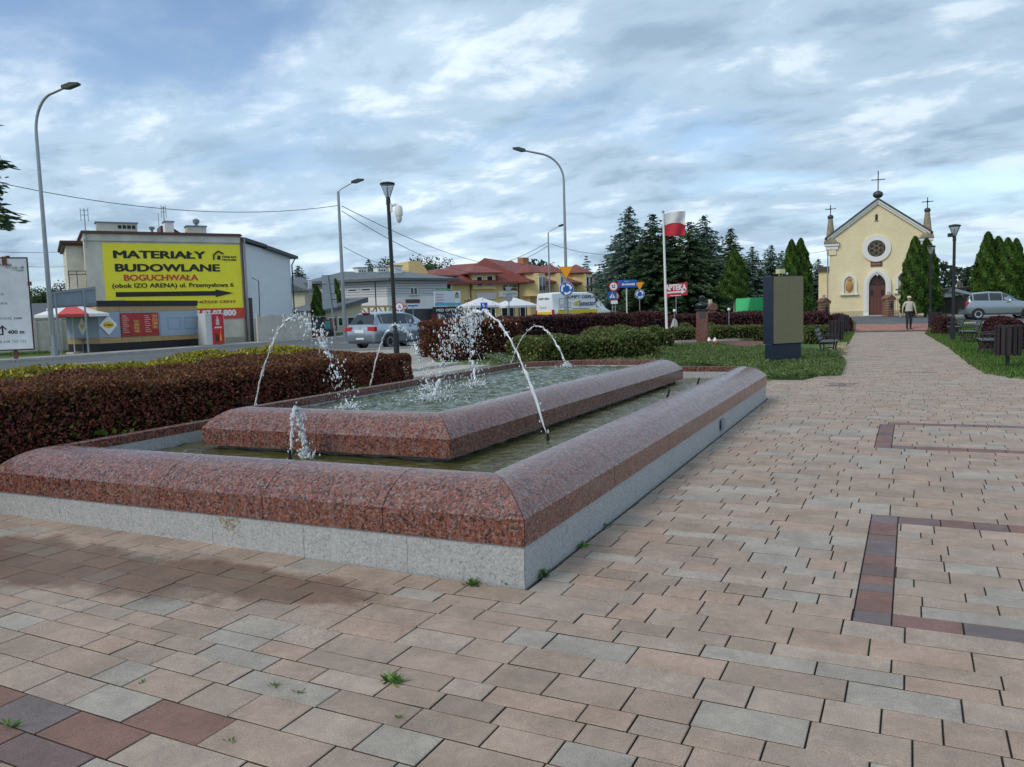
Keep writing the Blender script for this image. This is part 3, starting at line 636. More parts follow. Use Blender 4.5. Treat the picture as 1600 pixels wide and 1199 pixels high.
# weeds along the plinth and in the joints
def weed(px, py, r_, n, seed, z=None):
    g = np.random.default_rng(seed); p = gp(px, py, 0); p.z = hgt(p.x, p.y)
    a = g.uniform(0,6.28,n); e = g.uniform(.15,1.1,n); D = np.stack([np.cos(a)*np.cos(e), np.sin(a)*np.cos(e), np.sin(e)],1); ln = r_*g.uniform(.5,1.1,n)
    o = leaf_mesh('weed', D*ln[:,None]*.55+np.stack([g.normal(0,r_*.35,n), g.normal(0,r_*.2,n), np.zeros(n)],1), D, ln, ln*.28, pal(n, [[.09,.20,.03],[.13,.25,.04],[.07,.15,.03]], .2))
    o.location = p; return o
GW = 'small weeds in the paving'
for px, py, r_, n, lab in [(352,843,.07,46,'bright weed right below the ochre stain on the fountain plinth'),(310,836,.06,34,'weed at the plinth foot just left of the ochre stain'),(190,826,.05,30,'spreading weed above the dark wet stain on the paving'),(222,826,.04,20,'thin weed beside the spreading weed above the wet stain'),(95,806,.05,16,'sparse weed at the hedge end of the fountain plinth'),
  (845,900,.06,60,'bushy weed on the long side of the plinth, at its near corner'),(790,912,.045,36,'weed on the short side of the plinth, right beside its corner'),(740,914,.055,46,'leafy weed on the short side of the plinth, a step from its corner'),(908,855,.05,36,'weed part way along the long side of the plinth'),(948,822,.035,20,'tiny weed on the long plinth side, beyond the larger one'),
  (618,1066,.055,44,'largest weed growing in an open paving joint'),(428,1072,.025,18,'tiny weed, one of a pair close together in a paving joint'),(468,1082,.025,18,'tiny weed, one of a pair close together in a paving joint'),(222,1069,.02,12,'tiny lone weed in the joint before the wet stain'),(20,1138,.04,18,'weed growing between the dark red corner pavers'),(622,1122,.022,14,'tiny weed directly in front of the largest joint weed'),(362,1159,.022,14,'tiny weed beside the dark purple paver')]: tag(weed(px,py,r_,n,px), lab, 'weed', GW)
gs = random.Random(4); sb_ = MB(); x_s = gp(322,812,.23).x-FO.x
for k in range(150):                           # flaked, rusty patch on one plinth slab
    u, v_ = gs.random(), gs.random()
    if gs.random() < (abs(u-.5)*1.1 + v_*.55): continue
    cx_, cz_, r_ = x_s+.02+.19*u, .225-.14*v_*(.4+.6*u), gs.uniform(.004,.013)
    sb_.add([(cx_+r_*math.cos(a_+k), 4.1425-FO.y-.00002*k, cz_+r_*gs.uniform(.5,1)*math.sin(a_+k)) for a_ in (0,1.3,2.5,3.8,5.1)], [(4,3,2,1,0)])
tag(sb_.build('rust_stain', rust, fo, fix=False), kind='stuff')
# ================================================================== LEFT SIDE OF THE STREET
plaster = mat('old_plaster', (.60,.57,.50), .9, var=.12, scale=1.2, bump=.3, var2=.18, scale2=.5)
cream = mat('cream_plaster', (.62,.60,.55), .9, var=.07, scale=2, bump=.2)
yel = mat('banner_yellow', (.88,.78,.03), .5, var=.04, scale=2)
ink = mat('banner_black', (.02,.02,.018), .6)
redp = mat('banner_red', (.60,.06,.05), .55)
brown = mat('rust_brown_flashing', (.10,.045,.035), .6, var=.2)
whouse = mat('pale_blue_plaster', (.70,.74,.78), .9, var=.04, scale=2)
conc = mat('concrete_panel', (.50,.48,.43), .9, var=.12, scale=3, bump=.3, var2=.1)
drk = mat('dark_void', (.012,.012,.014), .6)
tin = mat('grey_tin', (.22,.24,.26), .5, .3, var=.1)
def wire(name, pts, r, parent, m=black, n=6): return part(name, m, parent, lambda b: b.tube(pts, r, n))
def win(fr, parent, px0, py0, px1, py1, mull=1, m=glass, fm=white, y=0, name='window', sill=True):
    """window with frame, panes and sill on a facade, located by the pixels of its corners"""
    x0, z1 = fr.pix(px0, py0, y); x1, _ = fr.pix(px1, py0, y); _, z0 = fr.pix((px0+px1)/2, py1, y)
    w_ = x1-x0; t = min(.07, w_*.12); f = MB(); f.box(x0,x0+t,y-.05,y+.02,z0,z1).box(x1-t,x1,y-.05,y+.02,z0,z1).box(x0+t,x1-t,y-.05,y+.02,z1-t,z1).box(x0+t,x1-t,y-.05,y+.02,z0,z0+t)
    for k in range(1, mull+1): xm = x0+w_*k/(mull+1); f.box(xm-t*.5,xm+t*.5,y-.048,y+.02,z0+t,z1-t)
    o = f.build(name, fm, parent)
    for k in range(mull+1):
        a, c = x0+w_*k/(mull+1)+t*.6, x0+w_*(k+1)/(mull+1)-t*.6; boxp('pane', m, o, a, c, y-.012, y-.004, z0+t*.9, z1-t*.9)
    if sill: boxp('sill', tin, o, x0-.05, x1+.05, y-.13, y-.0, z0-.05, z0-.003)
    return o
# ---- the building with the yellow banner
A = foot(140, 48); B = foot(381, 52.5); fr = Frame(A, B); Lb = fr.len
bd = thing('commercial_building', 'flat-roofed plastered building carrying a large yellow building-materials banner', 'building', fr.o, fr.a)
zt = fr.pix(140, 366)[1]; zt2 = fr.pix(378, 369)[1]; ztm = (zt+zt2)/2
boxp('wall', plaster, bd, 0, Lb, 0, 9, -.3, ztm)
part('roof_edge', brown, bd, lambda b: (b.box(-.15,Lb+.15,-.22,9.1,ztm,ztm+.09), b.box(-.1,Lb+.1,-.12,9,ztm+.09,ztm+.16)))
part('cornice', plaster, bd, lambda b: b.box(-.04,Lb+.04,-.09,.0,ztm-.42,ztm-.003))
part('skirting', mat('grey_render', (.33,.33,.31), .9, var=.2, scale=3), bd, lambda b: b.box(.3,Lb-.05,-.03,0,-.3,fr.pix(360,527)[1]))
x0, z1 = fr.pix(159,380); x1, _ = fr.pix(374,379); z0 = fr.pix(376,481)[1]; zr = fr.pix(378,497)[1]
bn = boxp('banner', yel, bd, x0, x1, -.05, -.02, z0, z1)
boxp('red_strip', redp, bn, x0+.3, x1+.05, -.055, -.02, zr, z0-.004)
def onban(s, px0, py0, px1, py1, m, bold=.03, **k):
    a, zt_ = fr.pix(px0, py0, -.06); c, _ = fr.pix(px1, py0, -.06); _, zb_ = fr.pix((px0+px1)/2, py1, -.06)
    return text(s, m, bn, c-a, zt_-zb_, (a+c)/2, -.062, (zt_+zb_)/2, bold, **k)
onban('MATERIAŁY', 176, 391, 321, 404.5, ink, .03); onban('BUDOWLANE', 179, 412, 343.5, 425, ink, .03); onban('BOGUCHWAŁA', 193, 429, 309.5, 439, redp, .025)
onban('(obok IZO ARENA) ul. Przemysłowa 6', 175, 443, 365, 451.5, ink, .02); onban('DREAM', 347, 400, 369, 403.5, ink, .03); onban('HOUSE', 347, 404.5, 369, 408, ink, .03)
onban('JNIŻSZE CENY', 303, 469, 369, 475, mat('banner_brown', (.35,.10,.02), .6), .03); onban('7 87 07 800', 305, 485, 369, 494.5, wsign, .04)
a, za = fr.pix(181,460.5,-.06); c, _ = fr.pix(365,460.5,-.06); _, zq = fr.pix(270,466,-.06); hh = .145
part('arrow', ink, bn, lambda b: b.prism([(a,za-hh),(c-1.1,za-hh),(c-1.1,za-hh*1.7),(c,za),(c-1.1,za+hh*1.7),(c-1.1,za+hh),(a,za+hh)], -.064, -.052))
def hp(px, py): return fr.pix(px, py, -.06)
def logo(b):
    for p in [((334,406),(334,398)),((334,398),(341,392.5)),((341,392.5),(349,397))]:
        (ax,az),(bx_,bz) = hp(*p[0]), hp(*p[1]); b.tube([(ax,-.06,az),(bx_,-.06,bz)], .06, 4)
    ax, az = hp(342,406); b.box(ax-.09,ax+.11,-.065,-.055,az,az+.26)
part('house_logo', ink, bn, logo)
# roof pieces
def chim(px0, px1, py0, py1, holes=0, m=plaster, d=1.5, dep=.9, name='chimney', cap=True):
    x0,z1 = fr.pix(px0,py0,d); x1,_ = fr.pix(px1,py0,d); z0 = ztm+.1
    o = boxp(name, m, bd, x0, x1, d, d+dep, z0, z1)
    if cap: boxp('chimney_cap', tin, o, x0-.06, x1+.06, d-.06, d+dep+.06, z1, z1+.07)
    for k in range(holes): xx = x0+(x1-x0)*(.52+.115*k); boxp('vent_hole', drk, o, xx, xx+.2, d-.01, d+.02, z1-.33, z1-.12)
    return o
chim(150, 214, 348, 360, 4); chim(292, 322, 354, 362); chim(257, 271, 347, 360, 0, white)
xx, zz = fr.pix(306, 342, 1.9); part('flue', tin, bd, lambda b: (b.tube([(xx,1.9,ztm+.5),(xx,1.9,zz-.05)], .11, 8), b.lathe([(.2,zz-.3),(.22,zz-.1),(.1,zz)], 10, (xx,1.9,0))))
xx2, zz2 = fr.pix(237, 354, 1.9); part('flue', tin, bd, lambda b: (b.tube([(xx2,1.9,ztm),(xx2,1.9,zz2-.1)], .08, 8), b.lathe([(.16,zz2-.2),(.18,zz2-.05),(.05,zz2)], 10, (xx2,1.9,0))))
x0_, z0_ = fr.pix(251,353,3); x1_, z1_ = fr.pix(292,362,3)
part('attic_hatch', brown, bd, lambda b: b.prism([(x0_,z0_),(x0_+.5,z0_+.05),(x1_,ztm+.2),(x1_,ztm),(x0_,ztm)], 3, 5))
def aerial(px, py0, py1, y, n=4, w_=.5):
    x_, zt_ = fr.pix(px, py0, y); _, zb_ = fr.pix(px+3, py1, y); b = MB(); b.tube([(x_,y,zb_-.6),(x_,y,zt_)], .03, 6)
    for k in range(n): z = zt_-.1-k*.28; b.tube([(x_-w_*(.6+.1*k),y,z),(x_+w_*(.6+.1*k),y,z)], .018, 5)
    for sx in (-w_*.7, w_*.7): b.tube([(x_+sx,y,zt_-.75),(x_+sx,y,zt_+.05)], .02, 5)
    b.build('aerial', greym, bd)
aerial(131, 326, 372, -.1, 2, .28); aerial(255, 322, 350, 2.5, 2, .2); wire('mast', [(fr.pix(247,334,2.5)[0],2.5,ztm),(fr.pix(247,334,2.5)[0],2.5,fr.pix(247,334,2.5)[1])], .02, bd, greym)
# left annex, set back
xa, zan = fr.pix(102, 381, 1.4); boxp('annex_wall', plaster, bd, xa, -.001, 1.4, 8, -.3, zan)
part('annex_roof', brown, bd, lambda b: (b.box(xa-.3,-.002,1.05,8.2,zan,zan+.16), b.box(xa-.18,-.002,1.2,8,zan-.12,zan-.002)))
bl = thing('balcony', '', '', (0,0,0)); bpy.data.objects.remove(bl)
xb0, zb1 = fr.pix(107,424,.3); xb1, zb0 = fr.pix(146,451,.3)
def rail(b):
    for z in (zb1, zb1-.2): b.tube([(xb0,1.3,z),(xb0,.2,z),(xb1-.35,.2,z),(xb1-.35,-.0,z)], .022, 6)
    for x in (xb0, (xb0+xb1)/2-.2, xb1-.35): b.tube([(x,.2,zb0),(x,.2,zb1)], .022, 6)
part('balcony_railing', black, bd, rail); part('balcony_slab', plaster, bd, lambda b: b.box(xb0-.1,xb1,.1,1.39,zb0-.28,zb0))
# downpipe, side door and the white house joined on the right
for px_, m_, r_ in ((377, brown, .07), (381, greym, .055)):
    q0 = fr.pix(px_, 369, -.12); q1 = fr.pix(px_+10, 534, -.12); wire('downpipe', [(q0[0],-.12,ztm-.05),(q0[0],-.12,.0)], r_, bd, m_, 8)
A2 = foot(386, 53.0); B2 = foot(458, 60); f2 = Frame(A2, B2); Lw = f2.len
wh = thing('white_house', 'tall pale house with a mono-pitch roof joined to the banner building', 'building', f2.o, f2.a)
zl = f2.pix(384, 380)[1]; zrr = f2.pix(449, 402)[1]; zm_ = f2.pix(409,388)[1]; xm_ = f2.pix(409,388)[0]
part('wall', whouse, wh, lambda b: b.prism([(0,-.3),(Lw,-.3),(Lw,zrr),(xm_,zm_),(0,zl)], 0, 9))
part('plinth', conc, wh, lambda b: b.box(1.0,Lw-.02,-.03,-.001,-.3,1.5))
part('roof', mat('dark_roof_sheet', (.035,.04,.048), .5), wh, lambda b: (b.prism([(-.4,zl+.1),(xm_+.1,zm_+.06),(xm_+.1,zm_+.24),(-.4,zl+.3)], -.35, 9.3), b.prism([(xm_+.1,zm_-.02),(Lw+.7,zrr-.08),(Lw+.7,zrr+.12),(xm_+.1,zm_+.2)], -.35, 9.3)))
wire('downpipe', [(Lw+.55,-.2,zrr),(Lw+.02,-.12,zrr-.55),(Lw+.02,-.12,0)], .05, wh, black)
dr_ = boxp('door', mat('dark_brown_door', (.05,.03,.025), .6), wh, .1, .75, -.06, .0, -.05, 2.9); 
wire('door_grille', [(.75,-.5,-.0),(.95,-.5,4.0),(.0,-.5,4.2)], .03, wh, black)
# ---- concrete panel fences
def cfence(label, A, B, h_, group=None, n=None, arch=.0):
    f = Frame(A, B); t = thing('concrete_fence', label, 'fence', f.o, f.a, group); n = n or max(1, round(f.len/2.0)); w_ = f.len/n
    for k in range(n+1): boxp('post', conc, t, k*w_-.07, k*w_+.07, -.06, .06, -.2, h_+.03)
    for k in range(n):
        for j in range(4):
            z0_, z1_ = h_*j/4, h_*(j+1)/4-.012
            if j == 3 and arch: part('panel', conc, t, lambda b: b.prism([(k*w_+.072,z0_),((k+1)*w_-.072,z0_)] + [((k+1)*w_-.072-(w_-.144)*i/8, z1_-arch+arch*math.sin(math.pi*i/8)) for i in range(9)], -.03, .03))
            else: boxp('panel', conc, t, k*w_+.072, (k+1)*w_-.072, -.03, .03, z0_, z1_)
    return t
cfence('pale concrete panel fence with arched top between white house and grey sign', foot(402,50), foot(484,53.5), 1.75, n=2, arch=.22)
cfence('pale concrete panel fence behind the red and white parasol', foot(-30,42.5), foot(133,45), 1.75, n=4)
t_ = Frame(foot(38,52), foot(125,54)); gh = thing('low_grey_building', 'low dark grey shed roof behind the concrete fence and parasol', 'building', t_.o, t_.a)
part('wall', plaster, gh, lambda b: b.box(0,t_.len,0,5,-.2,1.7)); part('roof', mat('slate_grey', (.10,.115,.135), .7, var=.15), gh, lambda b: b.prism([(-.4,1.7),(-.4,1.85),(2.6,3.0),(5.4,1.85),(5.4,1.7)], -.3, t_.len+.3, 'x'))
# ---- kiosk
A = foot(153, 41); B = foot(309, 46.6); fk = Frame(A, B, z=.28); Lk = fk.len; ki = thing('snack_kiosk', 'grey and timber-look snack kiosk with a red menu board', 'kiosk', fk.o, fk.a)
ztop = fk.pix(155,470)[1]; zb1 = fk.pix(155,479)[1]; zg1 = fk.pix(155,487.5)[1]; zg0 = fk.pix(155,528)[1]; zw0 = fk.pix(155,537.5)[1]
wood = mat('timber_look_panel', (.44,.29,.13), .55, var=.12, scale=3); gp_ = mat('blue_grey_panel', (.30,.37,.47), .5, var=.04)
Dk = 2.6
boxp('body', drk, ki, .03, Lk-.03, .03, Dk-.03, -.05, ztop-.02); boxp('roof_fascia', black, ki, -.02, Lk+.02, -.04, Dk+.02, zb1, ztop)
nb_ = 5
for k in range(nb_):
    a, c = Lk*k/nb_+.008, Lk*(k+1)/nb_-.008
    boxp('panel', wood, ki, a, c, 0, .03, zg1, zb1-.006); boxp('panel', wood, ki, a, c, 0, .03, zw0, zg0-.006)
    boxp('panel', gp_, ki, a, c, 0, .03, (zg0+zg1)/2+.004, zg1-.008); boxp('panel', gp_, ki, a, c, 0, .03, zg0+.002, (zg0+zg1)/2-.004)
for a, c in ((.05,1.25),(1.27,Dk-.03)):
    for m_, z0_, z1_ in ((wood,zg1,zb1-.006),(gp_,zg0+.002,zg1-.008),(wood,zw0,zg0-.006)): boxp('side_panel', m_, ki, 0, .03, a, c, z0_, z1_)
boxp('skirt', black, ki, .05, Lk-.05, .05, Dk-.05, -.05, zw0-.004)
mx0, mz1 = fk.pix(188,489.5,-.05); mx1, _ = fk.pix(247,489,-.05); _, mz0 = fk.pix(218,525.5,-.05)
mn = boxp('menu_board', mat('menu_red', (.36,.025,.02), .4, var=.35, scale=1.5), ki, mx0, mx1, -.05, -.005, mz0, mz1); mw = mx1-mx0; mh = mz1-mz0
cardc = mat('menu_print', (.75,.70,.62), .5); food = mat('menu_food', (.55,.22,.06), .5, var=.6, scale=9); yl = mat('menu_yellow', (.80,.50,.03), .5)
for c_, cols_ in ((.04,6),(.62,7)):
    for j in range(9): boxp('menu_line', cardc, mn, mx0+mw*c_, mx0+mw*(c_+.11+.03*((j*7)%3)), -.054, -.0505, mz1-mh*(.12+.085*j)-.02, mz1-mh*(.12+.085*j))
for j in range(4): boxp('menu_picture', food, mn, mx0+mw*.33, mx0+mw*.47, -.054, -.0505, mz1-mh*(.42+.14*j)+.01, mz1-mh*(.30+.14*j)); boxp('menu_picture', food, mn, mx0+mw*.82, mx0+mw*.97, -.054, -.0505, mz1-mh*(.22+.16*j)+.01, mz1-mh*(.08+.16*j))
part('menu_logo', yl, mn, lambda b: b.lathe([(.001,-.056),(.25,-.056),(.25,-.0505),(.001,-.0505)], 16, (mx0+mw*.40,0,mz1-mh*.12), Matrix.Rotation(R(90),4,'X') @ Matrix.Diagonal((1,.45,1,1))))
# closed serving shutters
sx0, sz1 = fk.pix(249,487,-.02); sx1, sz0 = fk.pix(303,523,-.02)
sh = boxp('serving_shutter', mat('shutter_grey', (.32,.39,.49), .45), ki, sx0, min(sx1,Lk-.05), -.025, -.002, sz0, sz1)
for k in range(2):
    a = sx0+.5+k*1.15; f_ = MB(); f_.box(a,a+.85,-.035,-.026,sz0+.35,sz0+.38).box(a,a+.85,-.035,-.026,sz1-.38,sz1-.35).box(a,a+.03,-.035,-.026,sz0+.38,sz1-.38).box(a+.82,a+.85,-.035,-.026,sz0+.38,sz1-.38); f_.build('hatch_outline', mat('hatch_line', (.22,.28,.36), .5), sh)
def diamond(px, py, r_, fr_, parent, y=-.06, nm='diamond_sign'):
    x, z = fr_.pix(px, py, y); o = part(nm, wsign, parent, lambda b: b.prism([(x-r_,z),(x,z-r_),(x+r_,z),(x,z+r_)], y, y+.03))
    part('oval', yl, o, lambda b: b.lathe([(.001,-.006),(r_*.62,-.006),(r_*.62,0),(.001,0)], 18, (x,y-.001,z), Matrix.Rotation(R(90),4,'X') @ Matrix.Diagonal((1,.55,1,1))))
    marks(6, ink, o, r_*.7, r_*.2, x+r_*.12, y-.009, z); part('emblem', redp, o, lambda b: b.prism([(x-r_*.5,z-r_*.1),(x-r_*.3,z-r_*.1),(x-r_*.4,z+r_*.14)], y-.009, y-.007)); return o
diamond(169.5, 508, .52, fk, ki)
xs_, zs_ = fk.pix(141,508,.6); 
o = part('side_diamond_sign', wsign, ki, lambda b: b.prism([(.9,zg0+.6),(1.25,zg0+.12),(1.6,zg0+.6),(1.25,zg0+1.08)], -.03, -.0, 'x')); part('oval', yl, o, lambda b: b.prism([(1.05,zg0+.6),(1.25,zg0+.45),(1.45,zg0+.6),(1.25,zg0+.75)], -.036, -.031, 'x'))
boxp('air_unit', greym, ki, 1.0, 1.7, .02, .4, zb1+.02, ztop+.02)
# ---- vending machine
A = foot(321,45.2); B = foot(350.5,46.0); fv_ = Frame(A,B,z=.28); vm = thing('vending_machine', 'red and grey drinks vending machine standing right of the kiosk', 'vending machine', fv_.o, fv_.a)
xs0 = fv_.pix(331,500)[0]; zt_ = fv_.pix(336,489.5)[1]; Lv = fv_.len
boxp('cabinet', mat('vending_grey', (.55,.58,.58), .5), vm, 0, Lv, .03, .9, .0, zt_, bevel=.01)
dm = boxp('door', mat('vending_red', (.55,.02,.025), .3), vm, xs0, Lv-.06, -.02, .028, .04, zt_-.06)
part('bottle_picture', mat('cola_glass', (.55,.5,.45), .3), dm, lambda b: b.prism([(xs0+.22,zt_*.62),(xs0+.42,zt_*.62),(xs0+.42,zt_*.78),(xs0+.36,zt_*.84),(xs0+.36,zt_*.9),(xs0+.28,zt_*.9),(xs0+.28,zt_*.84),(xs0+.22,zt_*.78)], -.026, -.021))
marks(4, wsign, dm, .42, .11, xs0+.33, -.024, zt_*.55); part('picture', mat('cola_dark', (.08,.015,.01), .4), dm, lambda b: b.prism([(xs0+.15,zt_*.1),(xs0+.35,zt_*.1),(xs0+.35,zt_*.3),(xs0+.15,zt_*.36)], -.026, -.021)); part('picture', yl, dm, lambda b: b.prism([(xs0+.4,zt_*.12),(xs0+.5,zt_*.12),(xs0+.46,zt_*.48)], -.026, -.021))
# ---- parasol, tables
p = foot(113, 41); pr = thing('parasol', 'red and white parasol open beside the snack kiosk', 'parasol', p)
zc = 2.55; rimz = 1.98; rc = 1.8
for k in range(8):
    a0, a1 = R(45*k-12), R(45*k+33); b = MB(); v3 = [(0,0,zc)] + [(rc*math.cos(a)*1, rc*math.sin(a), rimz) for a in (a0, a1)] + [(rc*math.cos(a), rc*math.sin(a), rimz-.14) for a in (a1, a0)]
    b.add(v3, [(0,1,2),(1,4,3,2)]); b.build('canopy_panel', redp if k % 2 == 1 else mat('canopy_white', (.75,.74,.74), .7), pr, fix=False)
wire('pole', [(0,0,-.05),(0,0,zc+.06)], .024, pr, white); boxp('base', conc, pr, -.28, .28, -.28, .28, -.03, .06)
marks(9, wsign, pr, .95, .15, 0, -1.02, 2.26, rx=R(72))
tb = thing('patio_table', 'small grey patio table under the red and white parasol', 'table', foot(127, 41.6)); part('top', tin, tb, lambda b: b.lathe([(.4,.70),(.4,.73)], 14)); wire('leg', [(0,0,0),(0,0,.7)], .03, tb, tin); part('foot', tin, tb, lambda b: b.lathe([(.25,0),(.22,.03)], 12))
# ---- white board at the street, and the back of a big road sign
fb = Frame(foot(-95,33.2), foot(44,34.4)); ib = thing('notice_board', 'large weathered white billboard on a rusty post with a 400 m arrow', 'billboard', fb.o, fb.a)
bx1, bz1 = fb.pix(41,404); _, bz0 = fb.pix(46,545); Wb = 3.6
pan = boxp('panel', mat('weathered_white', (.62,.65,.68), .6, var=.10, scale=1.5, var2=.1), ib, bx1-Wb, bx1, -.02, .02, bz0, bz1)
part('frame', mat('rusty_black', (.035,.025,.022), .7), ib, lambda b: (b.box(bx1-Wb-.05,bx1+.05,-.03,.03,bz1,bz1+.05), b.box(bx1-Wb-.05,bx1+.05,-.03,.03,bz0-.05,bz0), b.box(bx1,bx1+.05,-.03,.03,bz0,bz1), b.box(bx1-Wb-.05,bx1-Wb,-.03,.03,bz0,bz1)))
rst = mat('rusty_post', (.16,.05,.035), .8, var=.3)
for px_ in (24,): xx3 = fb.pix(px_,550)[0]; boxp('post', rst, ib, xx3-.07, xx3+.07, .03, .15, -.1, bz1+.12)
boxp('post', rst, ib, bx1-Wb+.5, bx1-Wb+.64, .03, .15, -.1, bz1+.12)
part('bracket', rst, ib, lambda b: (b.box(bx1-.9,bx1-.72,-.04,.0,bz1-.28,bz1+.08), b.box(bx1-.02,bx1+.12,-.04,.06,bz1-1.15,bz1-.98)))
def onib(s, pxr, py, h_, w_, bold=.0, m=ink): x_, z_ = fb.pix(pxr, py, -.03); return text(s, m, pan, w_, h_, x_-w_/2, -.024, z_, bold)
grt = mat('faded_print', (.16,.17,.19), .7)
onib('400 m', 38, 518.5, .17, .62, .02); onib('+48 608 122 122', 41, 533, .11, 1.15, .0, grt); onib('WANIE', 18, 497.5, .10, .46, .0, grt); xq, zq2 = fb.pix(28, 497.5, -.03); marks(4, grt, pan, .3, .09, xq, -.024, zq2); onib('APIA', 12, 474, .11, .36, 0, grt); onib('LA', 6, 459.5, .11, .2, 0, grt)
ax_, az_ = fb.pix(4.5, 523, -.03)
part('arrow', ink, pan, lambda b: (b.box(ax_-.03,ax_+.03,-.026,-.0205,az_-.02,az_+.34), b.box(ax_-.25,ax_-.03,-.026,-.0205,az_-.02,az_+.03), b.prism([(ax_-.16,az_+.22),(ax_,az_+.40),(ax_+.16,az_+.22),(ax_+.12,az_+.19),(ax_,az_+.33),(ax_-.12,az_+.19)], -.027, -.021)))
part('floral_print', mat('faded_grey_print', (.42,.42,.40), .7), pan, lambda b: [b.add([(bx1-.15-.9*q+.07*math.cos(t_*2), -.0215, bz1-.2-.5*(1-q)*((t_*3)%1)+.03), (bx1-.05-.9*q, -.0215, bz1-.3-.4*(1-q)*((t_*3)%1)), (bx1-.2-.9*q, -.0215, bz1-.32-.4*(1-q)*((t_*3)%1))], [(0,1,2)]) for q, t_ in [(random.random(), random.random()) for _ in range(26)]], fix=False)
fs_ = Frame(foot(82,37.6), foot(150,38.6)); sg = thing('road_sign_back', 'grey back of a large road direction sign on two posts', 'road sign', fs_.o, fs_.a)
def q_(px, py): return fs_.pix(px, py)
cs = [q_(75,457), q_(149,448), q_(150.5,477.5), q_(76,482.5)]
part('panel', greysign, sg, lambda b: b.prism(cs[::-1], -.02, .02)); 
for px0, py0, px1, py1 in ((75,460,149,452),(75,480,150,474)): a, c = q_(px0,py0), q_(px1,py1); part('rail', tin, sg, lambda b: b.tube([(a[0],-.04,a[1]),(c[0],-.04,c[1])], .035, 4))
for px0, py0, px1, py1 in ((85,459,98,553),(130,453,139.5,553)): a, c = q_(px0,py0), q_(px1,py1); wire('post', [(a[0],-.07,a[1]),((a[0]+c[0])/2,-.07,-.05)], .042, sg, greym, 8)
# ---- street lamps
def street_lamp(label, px, d, ztop, arm, armz, group, r0=.11, curved=True, headtilt=.25, name='street_lamp', lean=0):
    p = foot(px, d); t = thing(name, label, 'street lamp', p, math.atan2(cr[1], cr[0]), group)
    if curved:
        n = 10; pts = [(0,0,-.1),(0,0,1.2),(lean*.5,0,ztop*.5),(lean,0,ztop)]; rd = [r0,r0*.95,r0*.75,r0*.55]
        for k in range(1, n+1): a = R(82*k/n); pts.append((lean+arm*.72*(1-math.cos(a)), 0, ztop+armz*.9*math.sin(a))); rd.append(r0*.5)
        pts.append((lean+arm, 0, ztop+armz)); rd.append(r0*.42)
    else:
        pts = [(0,0,-.1),(0,0,ztop*.5),(lean,0,ztop)]; rd = [r0,r0*.8,r0*.6]
    wire('pole', pts, rd, t, greym, 10); part('base_door', tin, t, lambda b: b.box(-.07,.07,-r0-.012,-r0+.03,.5,1.0))
    if not curved: wire('arm', [(lean,0,ztop-.05),(lean+arm*.15,0,ztop+.12),(lean+arm,0,ztop+armz)], .04, t, greym, 8)
    s_ = 1 if arm > 0 else -1; hx, hz = lean+arm, ztop+armz
    sl_ = armz/abs(arm)*.35 if not curved else .2
    part('lamp_head', mat('lamp_dark_grey', (.05,.055,.06), .5), t, lambda b: b.prism([(hx-.1*s_,hz-.05),(hx+.15*s_,hz-.09+sl_*.1),(hx+.62*s_,hz+.0+sl_*.5),(hx+.66*s_,hz+.07+sl_*.5),(hx+.3*s_,hz+.13+sl_*.3),(hx-.1*s_,hz+.06)], -.16, .16))
    return t
GL = 'tall street lamps'
def zat(px, py, d): return at(px, py, d).z
t1 = street_lamp('tall curved street lamp standing behind the big road sign', 80, 37, zat(52,215,37)-ROADZ, 1.45, zat(105,146,37)-zat(52,215,37), GL, .13, lean=0)
street_lamp('straight street pole with short angled lamp arm carrying overhead cables', 538, 50, zat(530,302,50)-ROADZ, .95, zat(551,288,50)-zat(530,302,50), GL, .13, False)
street_lamp('tall curved street lamp carrying the give way and roundabout signs', 886, 48, zat(881,285,48)-.2, -2.3, zat(820,240,48)-zat(881,285,48), GL, .12)
street_lamp('distant grey street lamp in front of the red-roofed building', 860, 80, zat(857,368,80)-.3, 1.1, zat(873,358,80)-zat(857,368,80), GL, .10, False)
p = foot(82,36.6); tag(part('small_post_box', greysign, None, lambda b: (b.box(-.1,.1,-.08,.08,.0,1.0), b.tube([(0,0,1.0),(.05,0,1.55)], .05, 8)), loc=p), 'small grey utility post at the foot of the tall curved lamp', 'utility post')
# ---- overhead cables
def cable(name, label, a, b_, sag, r_=.018, n=14):
    a, b_ = Vector(a), Vector(b_); pts = [a.lerp(b_, k/n) - Vector((0,0,sag*4*(k/n)*(1-k/n))) for k in range(n+1)]
    tag(part(name, black, None, lambda b: b.tube(pts, r_, 5)), label, 'cable', 'overhead cables')
cable('overhead_cable', 'overhead cable hung across the sky above the yellow banner', at(-40,277,36), at(531,321,50), .9)
cable('overhead_cable', 'upper of two cables running from the street pole to the red roof', at(534,322,50), at(800,417,92), .8, .022)
cable('overhead_cable', 'lower of two cables running from the street pole to the red roof', at(534,330,50), at(760,430,92), .8, .022)
cable('overhead_cable', 'short cable from the street pole down behind the park lamp', at(537,386,50), at(640,424,80), .3)
cable('overhead_cable', 'thin cable reaching the left corner of the banner building above', at(-40,391,40), at(104,393,49.5), .1, .012)
cable('overhead_cable', 'thin cable left of the banner building at mid wall height', at(-40,410,40), at(104,417,49.5), .1, .012)
cable('overhead_cable', 'upper cable from the distant lamp to the red roof ridge', at(857,378,80), at(790,410,92), .15, .025)
cable('overhead_cable', 'lower cable from the distant lamp to the red roof ridge', at(857,384,80), at(812,408,92), .1, .025)
cable('overhead_cable', 'thin cable from the distant lamp towards the spruces', at(860,381,80), at(955,398,95), .3, .022)
cable('overhead_cable', 'thin cable reaching the left side of the chapel', at(1235,396,75), at(1299,390,62), .15, .015)
